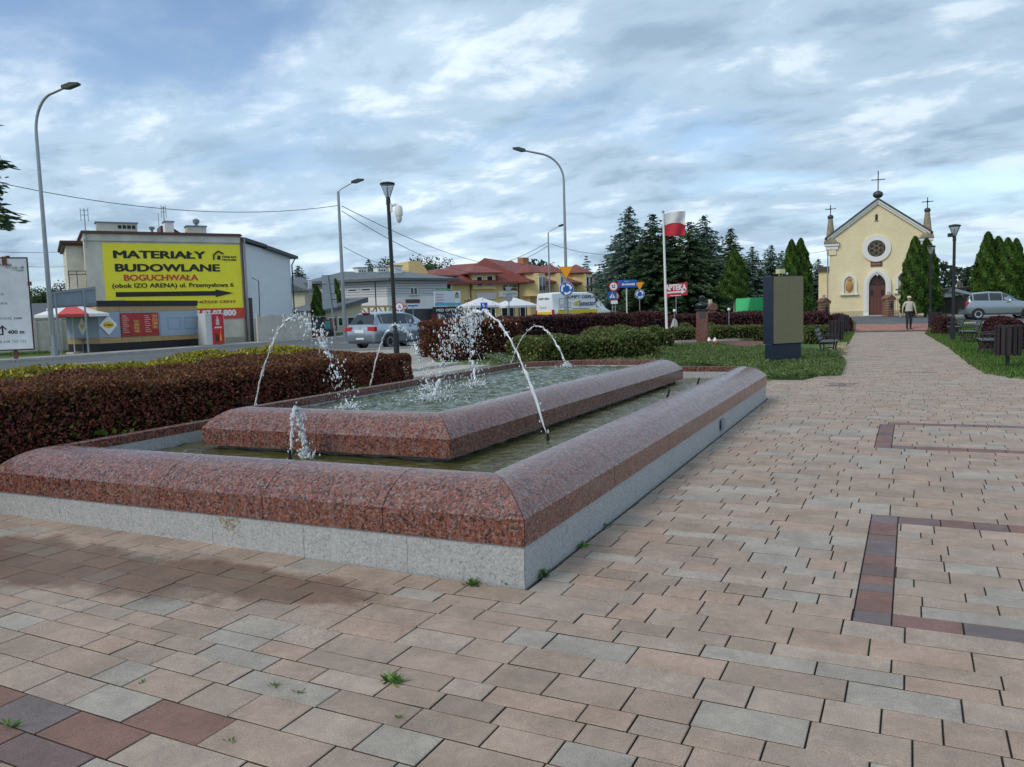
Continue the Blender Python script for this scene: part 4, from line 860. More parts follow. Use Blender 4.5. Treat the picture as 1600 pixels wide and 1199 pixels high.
# ================================================================== MIDDLE DISTANCE
siding = mat('grey_siding', (.58,.60,.63), .7, var=.06); wplast = mat('white_plaster', (.76,.76,.76), .85, var=.05, scale=2)
slate = mat('dark_roof', (.10,.115,.13), .55, var=.25, scale=2); roofr = mat('red_roof_tiles', (.22,.06,.05), .7, var=.2, scale=2.5, bump=.6, bscale=14)
ochre = mat('ochre_plaster', (.68,.52,.24), .85, var=.06, scale=2); beige = mat('beige_plaster', (.58,.53,.42), .85, var=.06)
brick = mat('orange_brick_cladding', (.42,.17,.07), .85, var=.15, scale=6)
# ---- grey and white corner house
A = foot(607, 70); B = foot(700, 74); fg = Frame(A, B); g = thing('corner_house', 'white and grey sided house with a low dark hipped roof and white chimneys', 'building', fg.o, fg.a)
Lg = fg.len; ze = fg.pix(620,439)[1]; zm = fg.pix(620,463)[1]; Dg = 12; dl = 7.0
part('lower_wall', wplast, g, lambda b: b.prism([(0,0),(Lg,0),(Lg,9),(-3.4,9),(-3.4,5.5)], -.3, zm, 'z'))
ns = 6
for k in range(ns):
    z0_, z1_ = zm+(ze-zm)*k/ns, zm+(ze-zm)*(k+1)/ns-.03
    part('siding_board', siding, g, lambda b: b.prism([(-.02,-.03),(Lg+.02,-.03),(Lg+.02,9),(-3.42,9),(-3.42,5.47)], z0_, z1_, 'z'))
rz1 = fg.pix(650,424,4)[1]
part('roof', slate, g, lambda b: b.add([(-4.0,5.4,ze),(-.3,-.8,ze),(Lg+.6,-.8,ze),(Lg+.6,9.6,ze),(-4.0,9.6,ze),(-4.0,5.4,ze+.22),(-.3,-.8,ze+.22),(Lg+.6,-.8,ze+.22),(Lg+.6,9.6,ze+.22),(-4.0,9.6,ze+.22),(-1.2,5.6,rz1),(Lg-1.6,4.6,rz1)],
     [(0,1,2,3,4),(0,5,6,1),(1,6,7,2),(2,7,8,3),(3,8,9,4),(4,9,5,0),(6,10,11,7),(5,10,6),(7,11,8),(8,11,10,9),(5,9,10)]))
for px0, px1, py0, py1, y, holes in ((559,574,419,440,4.2,3),(590,607,418,440,4.2,3),(616,628,416,438,3,0)):
    x0_, z1_ = fg.pix(px0,py0,y); x1_, _ = fg.pix(px1,py0,y); o = boxp('chimney', white, g, x0_, x1_, y, y+.8, ze, z1_); boxp('chimney_cap', tin, o, x0_-.07, x1_+.07, y-.07, y+.87, z1_, z1_+.08)
    for k in range(holes): boxp('vent_hole', drk, o, x0_+.15+k*.25, x0_+.28+k*.25, y-.01, y+.02, z1_-.35, z1_-.2)
win(fg, g, 640, 449, 652, 461.5, 1, fm=white, y=-.04); boxp('sign_panel', mat('brown_sign', (.09,.05,.045), .6), g, *[fg.pix(634,468,-.06)[0], fg.pix(656,468,-.06)[0]], -.08, -.04, fg.pix(645,473.5,-.06)[1], fg.pix(645,468,-.06)[1])
wire('downpipe', [(fg.pix(585,442)[0]+0,-.1,ze-.02),(fg.pix(587,480)[0],-.1,0)], .05, g, black)
Al = Vector((fg.o.x,fg.o.y,0)) + Matrix.Rotation(fg.a,3,'Z') @ Vector((-3.4,5.5,0)); Bl = fg.o
fl = Frame(Vector((Al.x,Al.y,fg.o.z)), fg.o)
sub = bpy.data.objects.new('street_wall', None); bpy.data.objects.remove(sub)
lx = fl.len
def toG(x, y, z): v_ = Matrix.Rotation(fl.a-fg.a,3,'Z') @ Vector((x,y,0)); return (v_.x-3.4, v_.y+5.5, z)
for k in range(3):
    xa_ = 1.2+k*1.35; za_, zb_ = zm+.5, ze-.55; b = MB(); T = lambda q: toG(*q)
    vs_ = [toG(xa_+dx_, dy_, z_) for z_ in (za_, zb_) for dy_ in (-.06,.0) for dx_ in (0,1.0)]; b.add(vs_, [(0,2,3,1),(4,5,7,6),(0,1,5,4),(2,6,7,3),(0,4,6,2),(1,3,7,5)]); o = b.build('window', white, g)
    b = MB(); vs_ = [toG(xa_+dx_, dy_, z_) for z_ in (za_+.08, zb_-.08) for dy_ in (-.075,-.061) for dx_ in (.08,.92)]; b.add(vs_, [(0,2,3,1),(4,5,7,6),(0,1,5,4),(2,6,7,3),(0,4,6,2),(1,3,7,5)]); b.build('pane', glass, o)
# shop annex with pergola
A = foot(507, 63); B = foot(566, 66); fa = Frame(A, B); an = thing('shop_annex', 'low beige shop annex with white-framed glazing and dark sloping roof', 'building', fa.o, fa.a); La = fa.len
za0 = fa.pix(515,487)[1]; za1 = fa.pix(566,470)[1]
part('wall', beige, an, lambda b: b.prism([(0,-.2),(La,-.2),(La,za1-.2),(0,za0-.1)], 0, 5)); part('roof', slate, an, lambda b: b.prism([(-.3,za0-.1),(La+.3,za1-.15),(La+.3,za1+.25),(-.3,za0+.12)], -.5, 5.2))
for k in range(3): xw = .35+k*.95; f_ = boxp('window', white, an, xw, xw+.75, -.05, -.001, .5, za0-.45); boxp('pane', glass, f_, xw+.07, xw+.68, -.062, -.052, .58, za0-.53)
pg = thing('pergola', 'timber pergola with carved brackets behind the silver car', 'pergola', fa.o, fa.a); pw = mat('raw_timber', (.50,.36,.18), .8, var=.15)
pz = fa.pix(580,481,-1.5)[1]
for k, x_ in enumerate((La-.6, La+1.2, La+3.0)):
    boxp('post', pw, pg, x_-.07, x_+.07, -1.6, -1.46, -.1, pz); wire('bracket', [(x_-.7,-1.53,pz-.02),(x_,-1.53,pz-.7)], .06, pg, pw, 4); wire('bracket', [(x_+.7,-1.53,pz-.02),(x_,-1.53,pz-.7)], .06, pg, pw, 4)
boxp('beam', pw, pg, La-1.3, La+3.6, -1.6, -1.46, pz, pz+.16)
tag(part('board_fence', mat('anthracite_boards', (.045,.052,.062), .6, var=.1), None, lambda b: b.box(0, (foot(683,61)-foot(633,59)).length, -.04, .04, -.1, 1.75), loc=foot(633,59), rz=Frame(foot(633,59),foot(683,61)).a), 'anthracite board fence in front of the white and grey house', 'fence')
tag(part('green_barrier', mat('green_plastic', (.02,.30,.12), .5), None, lambda b: (b.box(0,1.6,-.1,.1,.0,.32), b.box(0.02,.2,-.16,.16,0,.1), b.box(1.4,1.58,-.16,.16,0,.1)), loc=foot(663,55), rz=fa.a), 'low bright green barrier by the anthracite fence', 'barrier')
# ---- dim house behind the thuja
A = foot(478,70); B = foot(520,76); fh = Frame(A,B); hh_ = thing('distant_house', 'pale house with a dark roof half hidden behind the slim thuja', 'building', fh.o, fh.a); zz = fh.pix(490,452)[1]
boxp('wall', beige, hh_, 0, fh.len, 0, 6, -.2, zz-.2); part('roof', slate, hh_, lambda b: b.prism([(-.5,zz-.2),(6.5,zz-.2),(3,zz+1.3)], -.4, fh.len+.4, 'x')); boxp('window', white, hh_, .8, 1.6, -.04, -.001, 3.2, 4.4); boxp('window', white, hh_, 3.0, 3.8, -.04, -.001, 3.2, 4.4)
# ---- long red-roofed building
A = foot(651, 86); B = foot(772, 90); fr2 = Frame(A, B); rb = thing('red_roofed_building', 'long ochre commercial building with red tiled roof and dormers', 'building', fr2.o, fr2.a)
Lr = fr2.len; ez = fr2.pix(735,441)[1]; ridge = fr2.pix(770,407,5)[1]; x_r0 = fr2.pix(706,416,6)[0]
xe = fr2.pix(833,440)[0]; x_l = fr2.pix(672,440)[0]
boxp('wall', ochre, rb, x_l-1.0, xe, 0, 11, -.3, ez)
part('gable_wall', ochre, rb, lambda b: b.prism([(x_l-1.6,-.3),(x_l+1.2,-.3),(x_l+1.2,ez+.4),(x_l-.2,fr2.pix(645,409,3)[1]),(x_l-1.6,fr2.pix(645,409,3)[1])], 2.2, 10))
rx0, rx1 = x_l-.6, xe+.9
part('roof', roofr, rb, lambda b: b.add([(rx0,-.8,ez-.25),(rx1,-.8,ez-.25),(rx1,11.8,ez-.25),(rx0,11.8,ez-.25),(rx0,-.8,ez),(rx1,-.8,ez),(rx1,11.8,ez),(rx0,11.8,ez),(x_r0,5.5,ridge-.5),(fr2.pix(800,408,5.5)[0],5.5,ridge)], [(3,2,1,0),(0,1,5,4),(1,2,6,5),(2,3,7,6),(3,0,4,7),(4,5,9,8),(5,6,9),(6,7,8,9),(7,4,8)]))
def dormer(px0, px1, pyt, pyb, y=-.35, wins=()):
    x0_, zt_ = fr2.pix(px0,pyt,y); x1_, _ = fr2.pix(px1,pyt,y); zb_ = fr2.pix((px0+px1)/2,pyb,y)[1]
    o = boxp('dormer', ochre, rb, x0_, x1_, y, 4, zb_, zt_); b = MB(); zr_ = zt_+.85
    b.add([(x0_-.7,y-.6,zt_-.12),(x1_+.7,y-.6,zt_-.12),(x1_+.7,5.2,zt_-.12),(x0_-.7,5.2,zt_-.12),(x0_-.7,y-.6,zt_+.02),(x1_+.7,y-.6,zt_+.02),(x1_+.7,5.2,zt_+.02),(x0_-.7,5.2,zt_+.02),(x0_+1,y+1.4,zr_),(x1_-1,y+1.4,zr_),(x1_-1,5.2,zr_),(x0_+1,5.2,zr_)], [(3,2,1,0),(0,1,5,4),(1,2,6,5),(2,3,7,6),(3,0,4,7),(4,5,9,8),(5,6,10,9),(6,7,11,10),(7,4,8,11),(8,9,10,11)]); b.build('dormer_roof', roofr, o)
    for (a, c, e, f) in wins: win(fr2, rb, a, c, e, f, 0 if e-a < 12 else 1, y=y)
dormer(681, 708, 431, 454, wins=[(686,437,704.5,453)]); dormer(738, 774, 426.5, 452, wins=[(744,432,753.5,447.5),(760,431,770,446)])
for px, m_ in ((735,brown),(810,brown)): q0 = fr2.pix(px,442,-.15); wire('downpipe', [(q0[0],-.15,ez-.1),(q0[0],-.15,0)], .07, rb, m_)
boxp('brick_pier', brick, rb, fr2.pix(726,470)[0], fr2.pix(738,470)[0], -.12, -.0, -.2, fr2.pix(732,468)[1])
def shop(px0, py0, px1, py1, m_, name='shop_sign', y=-.1, th=.06): x0_, z1_ = fr2.pix(px0,py0,y); x1_, _ = fr2.pix(px1,py0,y); z0_ = fr2.pix((px0+px1)/2,py1,y)[1]; return boxp(name, m_, rb, x0_, x1_, y, y+th, z0_, z1_), (x0_+x1_)/2, (z0_+z1_)/2, x1_-x0_, z1_-z0_
shop(745,458,775,467.5, mat('pale_pink_sign', (.66,.58,.64), .5)); s_ = shop(779,455.5,809,464, wsign); marks(9, mat('sign_green', (.05,.25,.12), .5), s_[0], s_[3]*.7, s_[4]*.22, s_[1]+.2, -.105, s_[2])
s_ = shop(787,447,808,453, ink); text('OPTYK', wsign, s_[0], s_[3]*.6, s_[4]*.5, s_[1]+.4, -.105, s_[2], .02); s_ = shop(817,446,827,452, mat('dark_brown_sign', (.05,.03,.03), .5)); marks(3, wsign, s_[0], s_[3]*.45, s_[4]*.25, s_[1], -.105, s_[2])
for k, (a, c) in enumerate(((741,757),(760,774),(783,803),(812,829))): win(fr2, rb, a, 479, c, 497, 1, fm=white, y=-.06, name='shop_window')
# right wing, stepping away to the back right with round bays
A3 = foot(829, 91.5); B3 = foot(942, 108); f3 = Frame(A3, B3); L3 = f3.len; rw = thing('red_roofed_wing', 'far wing of the ochre building with bays and balconies behind the white van', 'building', f3.o, f3.a); e3 = f3.pix(880,441)[1]
boxp('wall', ochre, rw, 0, L3, 0, 10, -.3, e3); r3z = f3.pix(870,412,5)[1]
part('roof', roofr, rw, lambda b: b.add([(-1.5,-.8,e3-.2),(L3+.6,-.8,e3-.2),(L3+.6,10.6,e3-.2),(-1.5,10.6,e3-.2),(-1.5,-.8,e3),(L3+.6,-.8,e3),(L3+.6,10.6,e3),(-1.5,10.6,e3),(-1.5,5,r3z),(L3-2.5,5,r3z-.7)], [(3,2,1,0),(0,1,5,4),(1,2,6,5),(2,3,7,6),(3,0,4,7),(4,5,9,8),(5,6,9),(6,7,8,9),(7,4,8)]))
for px0, px1 in ((834,851),(868,884),(908,925)):
    x0_, zt_ = f3.pix(px0,427,-.9); x1_, _ = f3.pix(px1,427,-.9); zb_ = 2.9; xm = (x0_+x1_)/2; w_ = (x1_-x0_)/2
    o = part('bay', ochre, rw, lambda b: b.prism([(xm-w_,0),(xm-w_*.6,-1.2),(xm+w_*.6,-1.2),(xm+w_,0),(xm+w_,3),(xm-w_,3)], zb_, zt_, 'z'))
    part('bay_roof', roofr, o, lambda b: b.lathe([(w_*1.35,zt_-.05),(w_*1.4,zt_+.1),(.1,zt_+1.2)], 10, (xm,.6,0)))
    for s_ in (-.33,.33): boxp('bay_window', white, o, xm+s_*w_-.36, xm+s_*w_+.36, -1.26, -1.201, zb_+.5, zt_-.35); boxp('pane', glass, o, xm+s_*w_-.28, xm+s_*w_+.28, -1.275, -1.262, zb_+.58, zt_-.43)
    part('balcony', drk, o, lambda b: [b.box(xm-w_,xm+w_,-2.0,-1.21,zb_-.15,zb_)] + [b.tube([(xm-w_+2*w_*k/6,-1.98,zb_),(xm-w_+2*w_*k/6,-1.98,zb_+1)], .03, 4) for k in range(7)] + [b.tube([(xm-w_,-1.98,zb_+1),(xm+w_,-1.98,zb_+1)], .04, 4)])
for px in (859,900): q0 = f3.pix(px,444,-.1); wire('downpipe', [(q0[0],-.1,e3-.1),(q0[0],-.1,0)], .06, rw, brown)
win(f3, rw, 855, 448, 862, 466, 0, y=-.06); win(f3, rw, 889, 452, 897, 466, 0, y=-.06)
part('chimney', brick, rw, lambda b: b.box(f3.pix(813,405,5)[0], f3.pix(822,405,5)[0], 4.6, 5.4, r3z-.6, f3.pix(816,403,5)[1]))
# ---- optician's boards
fo_ = Frame(foot(675,60), foot(722,62)); ob = thing('advertising_board', 'advertising board with a black optician sign beneath on dark red posts', 'billboard', fo_.o, fo_.a)
def onf(f, px0, py0, px1, py1, y=0): x0_, z1_ = f.pix(px0,py0,y); x1_, _ = f.pix(px1,py0,y); _, z0_ = f.pix((px0+px1)/2,py1,y); return x0_, x1_, z0_, z1_
x0_, x1_, z0_, z1_ = onf(fo_, 678, 455, 719, 478); pnl = boxp('poster', mat('poster_pale', (.66,.72,.76), .5), ob, x0_, x1_, -.04, .02, z0_, z1_); 
boxp('poster_band', mat('poster_blue', (.12,.42,.62), .5), pnl, x0_, x1_, -.046, -.041, z0_, z0_+.22)
part('poster_figure', mat('poster_hair', (.12,.07,.05), .6), pnl, lambda b: b.prism([(x1_-.55,z0_+.5),(x1_-.2,z0_+.5),(x1_-.22,z1_-.2),(x1_-.36,z1_-.08),(x1_-.52,z1_-.2)], -.046, -.041)); part('poster_face', mat('poster_skin', (.62,.42,.33), .6), pnl, lambda b: b.prism([(x1_-.44,z0_+.62),(x1_-.3,z0_+.62),(x1_-.29,z1_-.26),(x1_-.45,z1_-.26)], -.05, -.047)); part('poster_coat', wsign, pnl, lambda b: b.prism([(x1_-.62,z0_+.22),(x1_-.1,z0_+.22),(x1_-.18,z0_+.58),(x1_-.55,z0_+.58)], -.051, -.0475))
for j in range(4): boxp('poster_line', mat('poster_pink', (.60,.22,.30), .6), pnl, x0_+.15, x0_+.9-.1*(j%2), -.046, -.041, z1_-.3-.2*j, z1_-.24-.2*j)
marks(8, mat('sign_green2', (.04,.32,.12), .5), ob, 1.3, .14, x0_+.8, -.01, z1_+.12)
x2, x3, z2, z3 = onf(fo_, 676, 480, 722, 490); o = boxp('sign', ink, ob, x2, x3, -.05, .02, z2, z3); text('MED OPTYK', wsign, o, (x3-x2)*.72, .22, (x2+x3)/2-.1, -.055, (z2+z3)/2, .02); part('arrow', wsign, o, lambda b: b.prism([(x3-.32,(z2+z3)/2-.03),(x3-.2,(z2+z3)/2-.03),(x3-.2,(z2+z3)/2-.08),(x3-.08,(z2+z3)/2),(x3-.2,(z2+z3)/2+.08),(x3-.2,(z2+z3)/2+.03),(x3-.32,(z2+z3)/2+.03)], -.056, -.051))
dred = mat('dark_red_paint', (.16,.02,.022), .5); boxp('post', dred, ob, x2-.05, x2+.42, -.0, .12, -.2, z2); boxp('post', white, ob, x2+.55, x2+.72, .0, .1, -.2, z2); boxp('post', dred, ob, x3-.2, x3-.05, .03, .13, -.2, z3)
# ---- cafe parasols
for px, w_, lab in ((752, 3.6, 'large white cafe parasol in front of the pink shop sign'), (804, 3.6, 'large white cafe parasol in front of the white shop sign')):
    p = foot(px, 80); t = thing('cafe_parasol', lab, 'parasol', p, fr2.a, 'white cafe parasols'); zc_ = zat(px,465,80)-p.z; ze_ = zat(px,478,80)-p.z; cw_ = mat('cafe_white', (.70,.70,.74), .7)
    for k in range(4):
        a0, a1 = R(45+90*k), R(135+90*k); b = MB(); q = w_/2*1.414; b.add([(0,0,zc_),(q*math.cos(a0),q*math.sin(a0),ze_),(q*math.cos(a1),q*math.sin(a1),ze_),(q*math.cos(a1),q*math.sin(a1),ze_-.2),(q*math.cos(a0),q*math.sin(a0),ze_-.2)], [(0,1,2),(1,4,3,2)]); b.build('canopy_panel', cw_, t, fix=False)
    wire('pole', [(0,0,0),(0,0,zc_+.1)], .05, t, greym); boxp('base', conc, t, -.4, .4, -.4, .4, -.02, .1)
# ================================================================== SIGNS
def disc(name, m_, parent, r_, x, z, y0, y1, n=24): return part(name, m_, parent, lambda b: b.lathe([(.001,-y1),(r_,-y1),(r_,-y0),(.001,-y0)], n, (x,0,z), Matrix.Rotation(R(90),4,'X')))
def tri(name, m_, parent, r_, x, z, y0, y1, down=False):
    s = -1 if down else 1; return part(name, m_, parent, lambda b: b.prism([(x+r_*math.sin(R(a)), z+s*r_*math.cos(R(a))) for a in (0,120,240)], y0, y1))
FACE = math.atan2(cr[1], cr[0])
def arrows(parent, r_, x, z, y):       # roundabout: three curved arrows
    for k in range(3):
        b = MB(); a0 = R(120*k+20); pts = [(x+r_*.62*math.cos(a0+R(72)*i/8), z+r_*.62*math.sin(a0+R(72)*i/8)) for i in range(9)]
        out = [(x+r_*.76*math.cos(a0+R(72)*i/8), z+r_*.76*math.sin(a0+R(72)*i/8)) for i in range(9)]; inn = [(x+r_*.5*math.cos(a0+R(72)*i/8), z+r_*.5*math.sin(a0+R(72)*i/8)) for i in range(9)]
        ae = a0-R(30); tip = (x+r_*.63*math.cos(ae), z+r_*.63*math.sin(ae)); hd = [(x+r_*.88*math.cos(a0),z+r_*.88*math.sin(a0)), tip, (x+r_*.38*math.cos(a0),z+r_*.38*math.sin(a0))]
        b.add([(p[0],y,p[1]) for p in out+inn[::-1]], [tuple(range(18))]); b.add([(p[0],y-.001,p[1]) for p in hd], [(0,1,2)]); b.build('arrow', wsign, parent, fix=False)
def yield_round(name, label, px, d, pyy, pyr, rr_, ry, pole=True, dx=0):
    p = foot(px, d); t = thing(name, label, 'road sign', p, FACE); zr_ = zat(px,pyr,d)-p.z; zy = zat(px,pyy,d)-p.z
    if pole: wire('post', [(0,.05,-.1),(0,.05,zy+.2)], .035, t, greym, 8)
    tri('give_way_plate', red, t, ry, dx, zy, -.10, -.085, True); tri('give_way_face', yellow, t, ry*.9, dx, zy, -.104, -.101, True)
    disc('roundabout_rim', wsign, t, rr_, dx, zr_, -.10, -.085); o = disc('roundabout_plate', blue, t, rr_*.95, dx, zr_, -.105, -.101); arrows(o, rr_, dx, zr_, -.108); return t
yield_round('give_way_sign', 'yellow give way triangle over blue roundabout sign on the tall lamp', 886, 47.8, 424, 452, .43, .50, False)
yield_round('give_way_sign', 'small yellow give way and blue roundabout signs before the dark spruces', 1000, 62, 445.5, 460, .38, .42)
# blue street-name plate
p = foot(980, 42); t = thing('street_name_sign', 'blue street name plate on a pale post among the hedges', 'street sign', p, FACE); z1_ = zat(980,438,42)-p.z; z0_ = zat(980,450,42)-p.z
wire('post', [(0,.05,-.1),(0,.05,z1_)], .04, t, mat('pale_post', (.55,.55,.5), .5), 8); o = boxp('plate', blue, t, -.48, .52, -.03, .0, z0_, z1_, bevel=.01); marks(11, wsign, o, .68, .12, .09, -.034, (z0_+z1_)/2-.02); marks(4, wsign, o, .26, .03, .02, -.034, z1_-.07); boxp('crest', red, o, -.42, -.34, -.036, -.031, z0_+.14, z1_-.08)
# cluster of signs before the van
p = foot(958, 52); t = thing('sign_cluster', 'cluster of red-ringed ban signs and blue crossing sign beside the white van', 'road sign', p, FACE)
def zz_(py): return zat(958,py,52)-p.z
wire('post', [(-.02,.05,-.1),(-.02,.05,zz_(441))], .035, t, greym, 8); wire('post', [(.17,.09,-.1),(.17,.09,zz_(455))], .035, t, greym, 8)
disc('ban_rim', red, t, .30, .06, zz_(448), -.05, -.035); o = disc('ban_face', wsign, t, .235, .06, zz_(448), -.056, -.051); part('vehicle_symbol', ink, o, lambda b: (b.box(-.06,.02,-.062,-.058,zz_(448)+.01,zz_(448)+.09), b.box(.08,.16,-.062,-.058,zz_(448)+.01,zz_(448)+.09), b.box(-.04,.15,-.062,-.058,zz_(448)-.09,zz_(448)-.03)))
disc('ban_rim', red, t, .30, .12, zz_(463), .02, .035); disc('ban_face', wsign, t, .235, .12, zz_(463), .014, .019); 
o = boxp('crossing_plate', blue, t, -.30, .24, -.06, -.045, zz_(468), zz_(456)); tri('crossing_triangle', wsign, o, .22, -.03, (zz_(468)+zz_(456))/2-.05, -.064, -.061); boxp('info_plate', wsign, t, -.13, .31, -.05, -.035, zz_(475), zz_(470))
part('pedestrian', ink, o, lambda b: (b.ball((-.03,-.066,zz_(460)),.03,6,4,(1,.1,1)), b.tube([(-.03,-.067,zz_(460.8)),(-.03,-.067,zz_(463.5))],.02,4), b.tube([(-.03,-.067,zz_(463.5)),(-.09,-.067,zz_(466))],.015,4), b.tube([(-.03,-.067,zz_(463.5)),(.03,-.067,zz_(466))],.015,4)))
# small signs by the grey house
p = foot(625, 46); t = thing('crossing_sign', 'red-ringed ban sign over a blue crossing sign behind the park lamp', 'road sign', p, FACE); z_ = lambda py: zat(625,py,46)-p.z
wire('post', [(0,.05,-.1),(0,.05,z_(475))], .035, t, greym, 8); disc('ban_rim', red, t, .26, 0, z_(479.5), -.03, -.015); o = disc('ban_face', wsign, t, .205, 0, z_(479.5), -.036, -.031); wire('figure', [(-.05,-.04,z_(481.5)),(0,-.04,z_(477.5)),(.07,-.04,z_(482))], .02, o, ink, 4)
tri('crossing_plate', blue, t, .36, 0, z_(490.5), -.03, -.015); tri('crossing_triangle', wsign, t, .2, 0, z_(490.5), -.036, -.031)
p = foot(646, 58); t = thing('street_name_sign', 'small blue and white plate on a post before the anthracite fence', 'street sign', p, FACE); z_ = lambda py: zat(646,py,58)-p.z
wire('post', [(0,.05,-.1),(0,.05,z_(475))], .03, t, greym, 8); boxp('plate', blue, t, -.35, .35, -.02, .0, z_(479), z_(475)); boxp('plate_top', wsign, t, -.34, .34, -.025, -.021, z_(476.3), z_(475.3))
p = foot(796, 58); t = thing('arrow_sign', 'grey back of a sign on a post between the cafe parasols', 'road sign', p, FACE); z_ = lambda py: zat(796,py,58)-p.z
wire('post', [(0,.05,-.1),(0,.05,z_(446))], .035, t, greym, 8); disc('plate', greysign, t, .27, 0, z_(466), -.02, -.0); tri('plate', greysign, t, .33, 0, z_(452), -.02, .0, True)
p = foot(757, 66); t = thing('blue_sign', 'small square blue sign on a post before the pink shop sign', 'road sign', p, FACE); z_ = lambda py: zat(757,py,66)-p.z
wire('post', [(0,.05,-.1),(0,.05,z_(473))], .03, t, greym, 8); o = boxp('plate', blue, t, -.28, .28, -.02, 0, z_(482), z_(473)); marks(1, wsign, o, .16, .26, 0, -.024, z_(477.5))
p = foot(515, 48.5); t = thing('road_sign_back', 'tall narrow grey back of a road sign beside the slim thuja', 'road sign', p, FACE); z_ = lambda py: zat(518,py,48.5)-p.z
wire('post', [(.35,-.06,-.1),(0,-.06,z_(430))], .045, t, greym, 8)
for k, (a, c, w_) in enumerate(((430,444,.36),(445,459,.36),(460,468,.44),(469,481,.44))): boxp('plate', greysign, t, -w_+.02+.01*k, w_+.02+.01*k, -.02, .0, z_(c), z_(a))
for px, lab in ((494,'slim red and white bollard nearer the concrete fence'),(503.5,'slim red and white bollard nearer the tall grey sign back')):
    p = foot(px, 52); t = thing('bollard', lab, 'bollard', p, 0, 'red and white bollards')
    for k in range(5): part('band', red if k % 2 else wsign, t, lambda b: b.lathe([(.05,k*.13),(.05,k*.13+.128)], 10))
p = foot(660, 48); t = thing('marker_post', 'red and white marker post right of the silver car', 'marker', p, FACE); boxp('post', wsign, t, -.09, .09, -.03, .03, -.05, .95); boxp('chevron', red, t, -.085, .085, -.036, -.031, .2, .42); boxp('chevron', red, t, -.085, .085, -.036, -.031, .6, .8)
# ================================================================== PARK LAMPS
clear = mat('clear_plastic', (.75,.80,.82), .1, trans=.85, spec=.5)
def park_lamp(label, px, d, ztop=4.6, cam_=False, lean=0.0):
    p = foot(px, d); t = thing('park_lamp', label, 'lamp', p, FACE, 'black park lamps')
    T = Matrix.Shear('XY', 4, (0,0)); zt_ = ztop-p.z if False else ztop
    L_ = lambda z: lean*z/ztop
    wire('post', [(0,0,-.1),(0,0,.9),(L_(1.0),0,1.0),(L_(zt_-.55),0,zt_-.55)], [.085,.085,.06,.055], t, black, 12); wire('collar', [(L_(zt_-.62),0,zt_-.62),(L_(zt_-.42),0,zt_-.42)], [.07,.06], t, black, 12)
    x_ = L_(zt_)
    part('lamp_cone', clear, t, lambda b: b.lathe([(.07,zt_-.42),(.2,zt_-.06),(.19,zt_-.06),(.06,zt_-.41)], 18, (x_,0,0)), smooth=40)
    part('lamp_stem', greym, t, lambda b: b.tube([(x_,0,zt_-.42),(x_,0,zt_-.12)], [.035,.02], 8))
    part('lamp_cap', black, t, lambda b: b.lathe([(.215,zt_-.06),(.225,zt_-.03),(.2,zt_),(.05,zt_+.03)], 18, (x_,0,0)), smooth=40)
    if cam_:
        zc_ = zt_-.72; xc = L_(zc_); c = thing('security_camera', 'white dome security camera bracketed to the park lamp by the hedge', 'camera', p, FACE)
        part('bracket', white, c, lambda b: (b.box(xc+.05,xc+.1,-.06,.06,zc_-.12,zc_+.12), b.tube([(xc+.08,0,zc_+.05),(xc+.2,0,zc_+.1),(xc+.29,0,zc_+.02)], .04, 8)))
        part('housing', white, c, lambda b: b.lathe([(.03,zc_+.08),(.09,zc_+.04),(.115,zc_-.05),(.115,zc_-.2),(.1,zc_-.24)], 16, (xc+.29,0,0)), smooth=40); part('dome', mat('dome_white', (.6,.62,.64), .2), c, lambda b: b.lathe([(.085,zc_-.24),(.085,zc_-.34),(.05,zc_-.42),(.005,zc_-.44)], 16, (xc+.29,0,0)), smooth=60)
    return t
park_lamp('black cone park lamp with security camera behind the barberry hedge', 617.5, 23.6, zat(604,289,23.6)-hgt(*foot(617.5,23.6)[:2]), True, -.06)
lq = park_lamp('tall black park lamp beside the right-hand benches', 1489, 31.5, zat(1494,353,31.5)); part('floodlight', black, lq, lambda b: (b.box(-.24,-.12,-.09,.06,4.02,4.16), b.tube([(-.14,0,4.05),(0,0,4.0)], .02, 6))); lp = park_lamp('black park lamp nearer the chapel, beside the far litter bin', 1453, 42.5, zat(1457,385,42.5)-hgt(*foot(1453,42.5)[:2]))
# ================================================================== FLAG, BANNER, BUST, PYLON
p = foot(1042, 34); fp = thing('flagpole', 'white flagpole flying a white over red flag', 'flagpole', p, FACE); zt_ = zat(1037,334,34)-p.z
wire('pole', [(0,0,-.1),(-.05,0,zt_*.5),(-.1,0,zt_)], [.058,.05,.04], fp, white, 12); part('finial', greym, fp, lambda b: b.ball((-.1,0,zt_+.03),.06,10,6)); part('footplate', greym, fp, lambda b: b.lathe([(.14,0),(.14,.03),(.07,.05)], 12))
def flag(z1f, z0f, m_, nm):
    b = MB(); nx_, ny_ = 14, 4; v_ = []
    for j in range(ny_+1):
        for i in range(nx_+1):
            u, w_ = i/nx_, j/ny_; zt2 = z1f + (z0f-z1f)*w_; x = -.06 + .92*u; sagz = -.02*u + .13*u*(w_ if nm == 'white_band' else 1-.2*w_)*(-1 if nm == 'white_band' else -.2)
            v_.append((x - .06*w_*u, .09*math.sin(u*8+w_*1.2)*u, zt2 + (.10*u if nm == 'white_band' and j == 0 else 0) + (.16*u-.55*max(0,u-.8)*0)*(0) + math.sin(u*3.1)*(.10 if w_ > .5 and nm == 'white_band' else .10*(1-w_) if nm != 'white_band' else .02)))
    b.add(v_, [(j*(nx_+1)+i, j*(nx_+1)+i+1, (j+1)*(nx_+1)+i+1, (j+1)*(nx_+1)+i) for j in range(ny_) for i in range(nx_)]); return b.build(nm, m_, fp, fix=False, smooth=180)
zA, zB, zC = zat(1040,336,34)-p.z, zat(1040,354,34)-p.z, zat(1040,370,34)-p.z
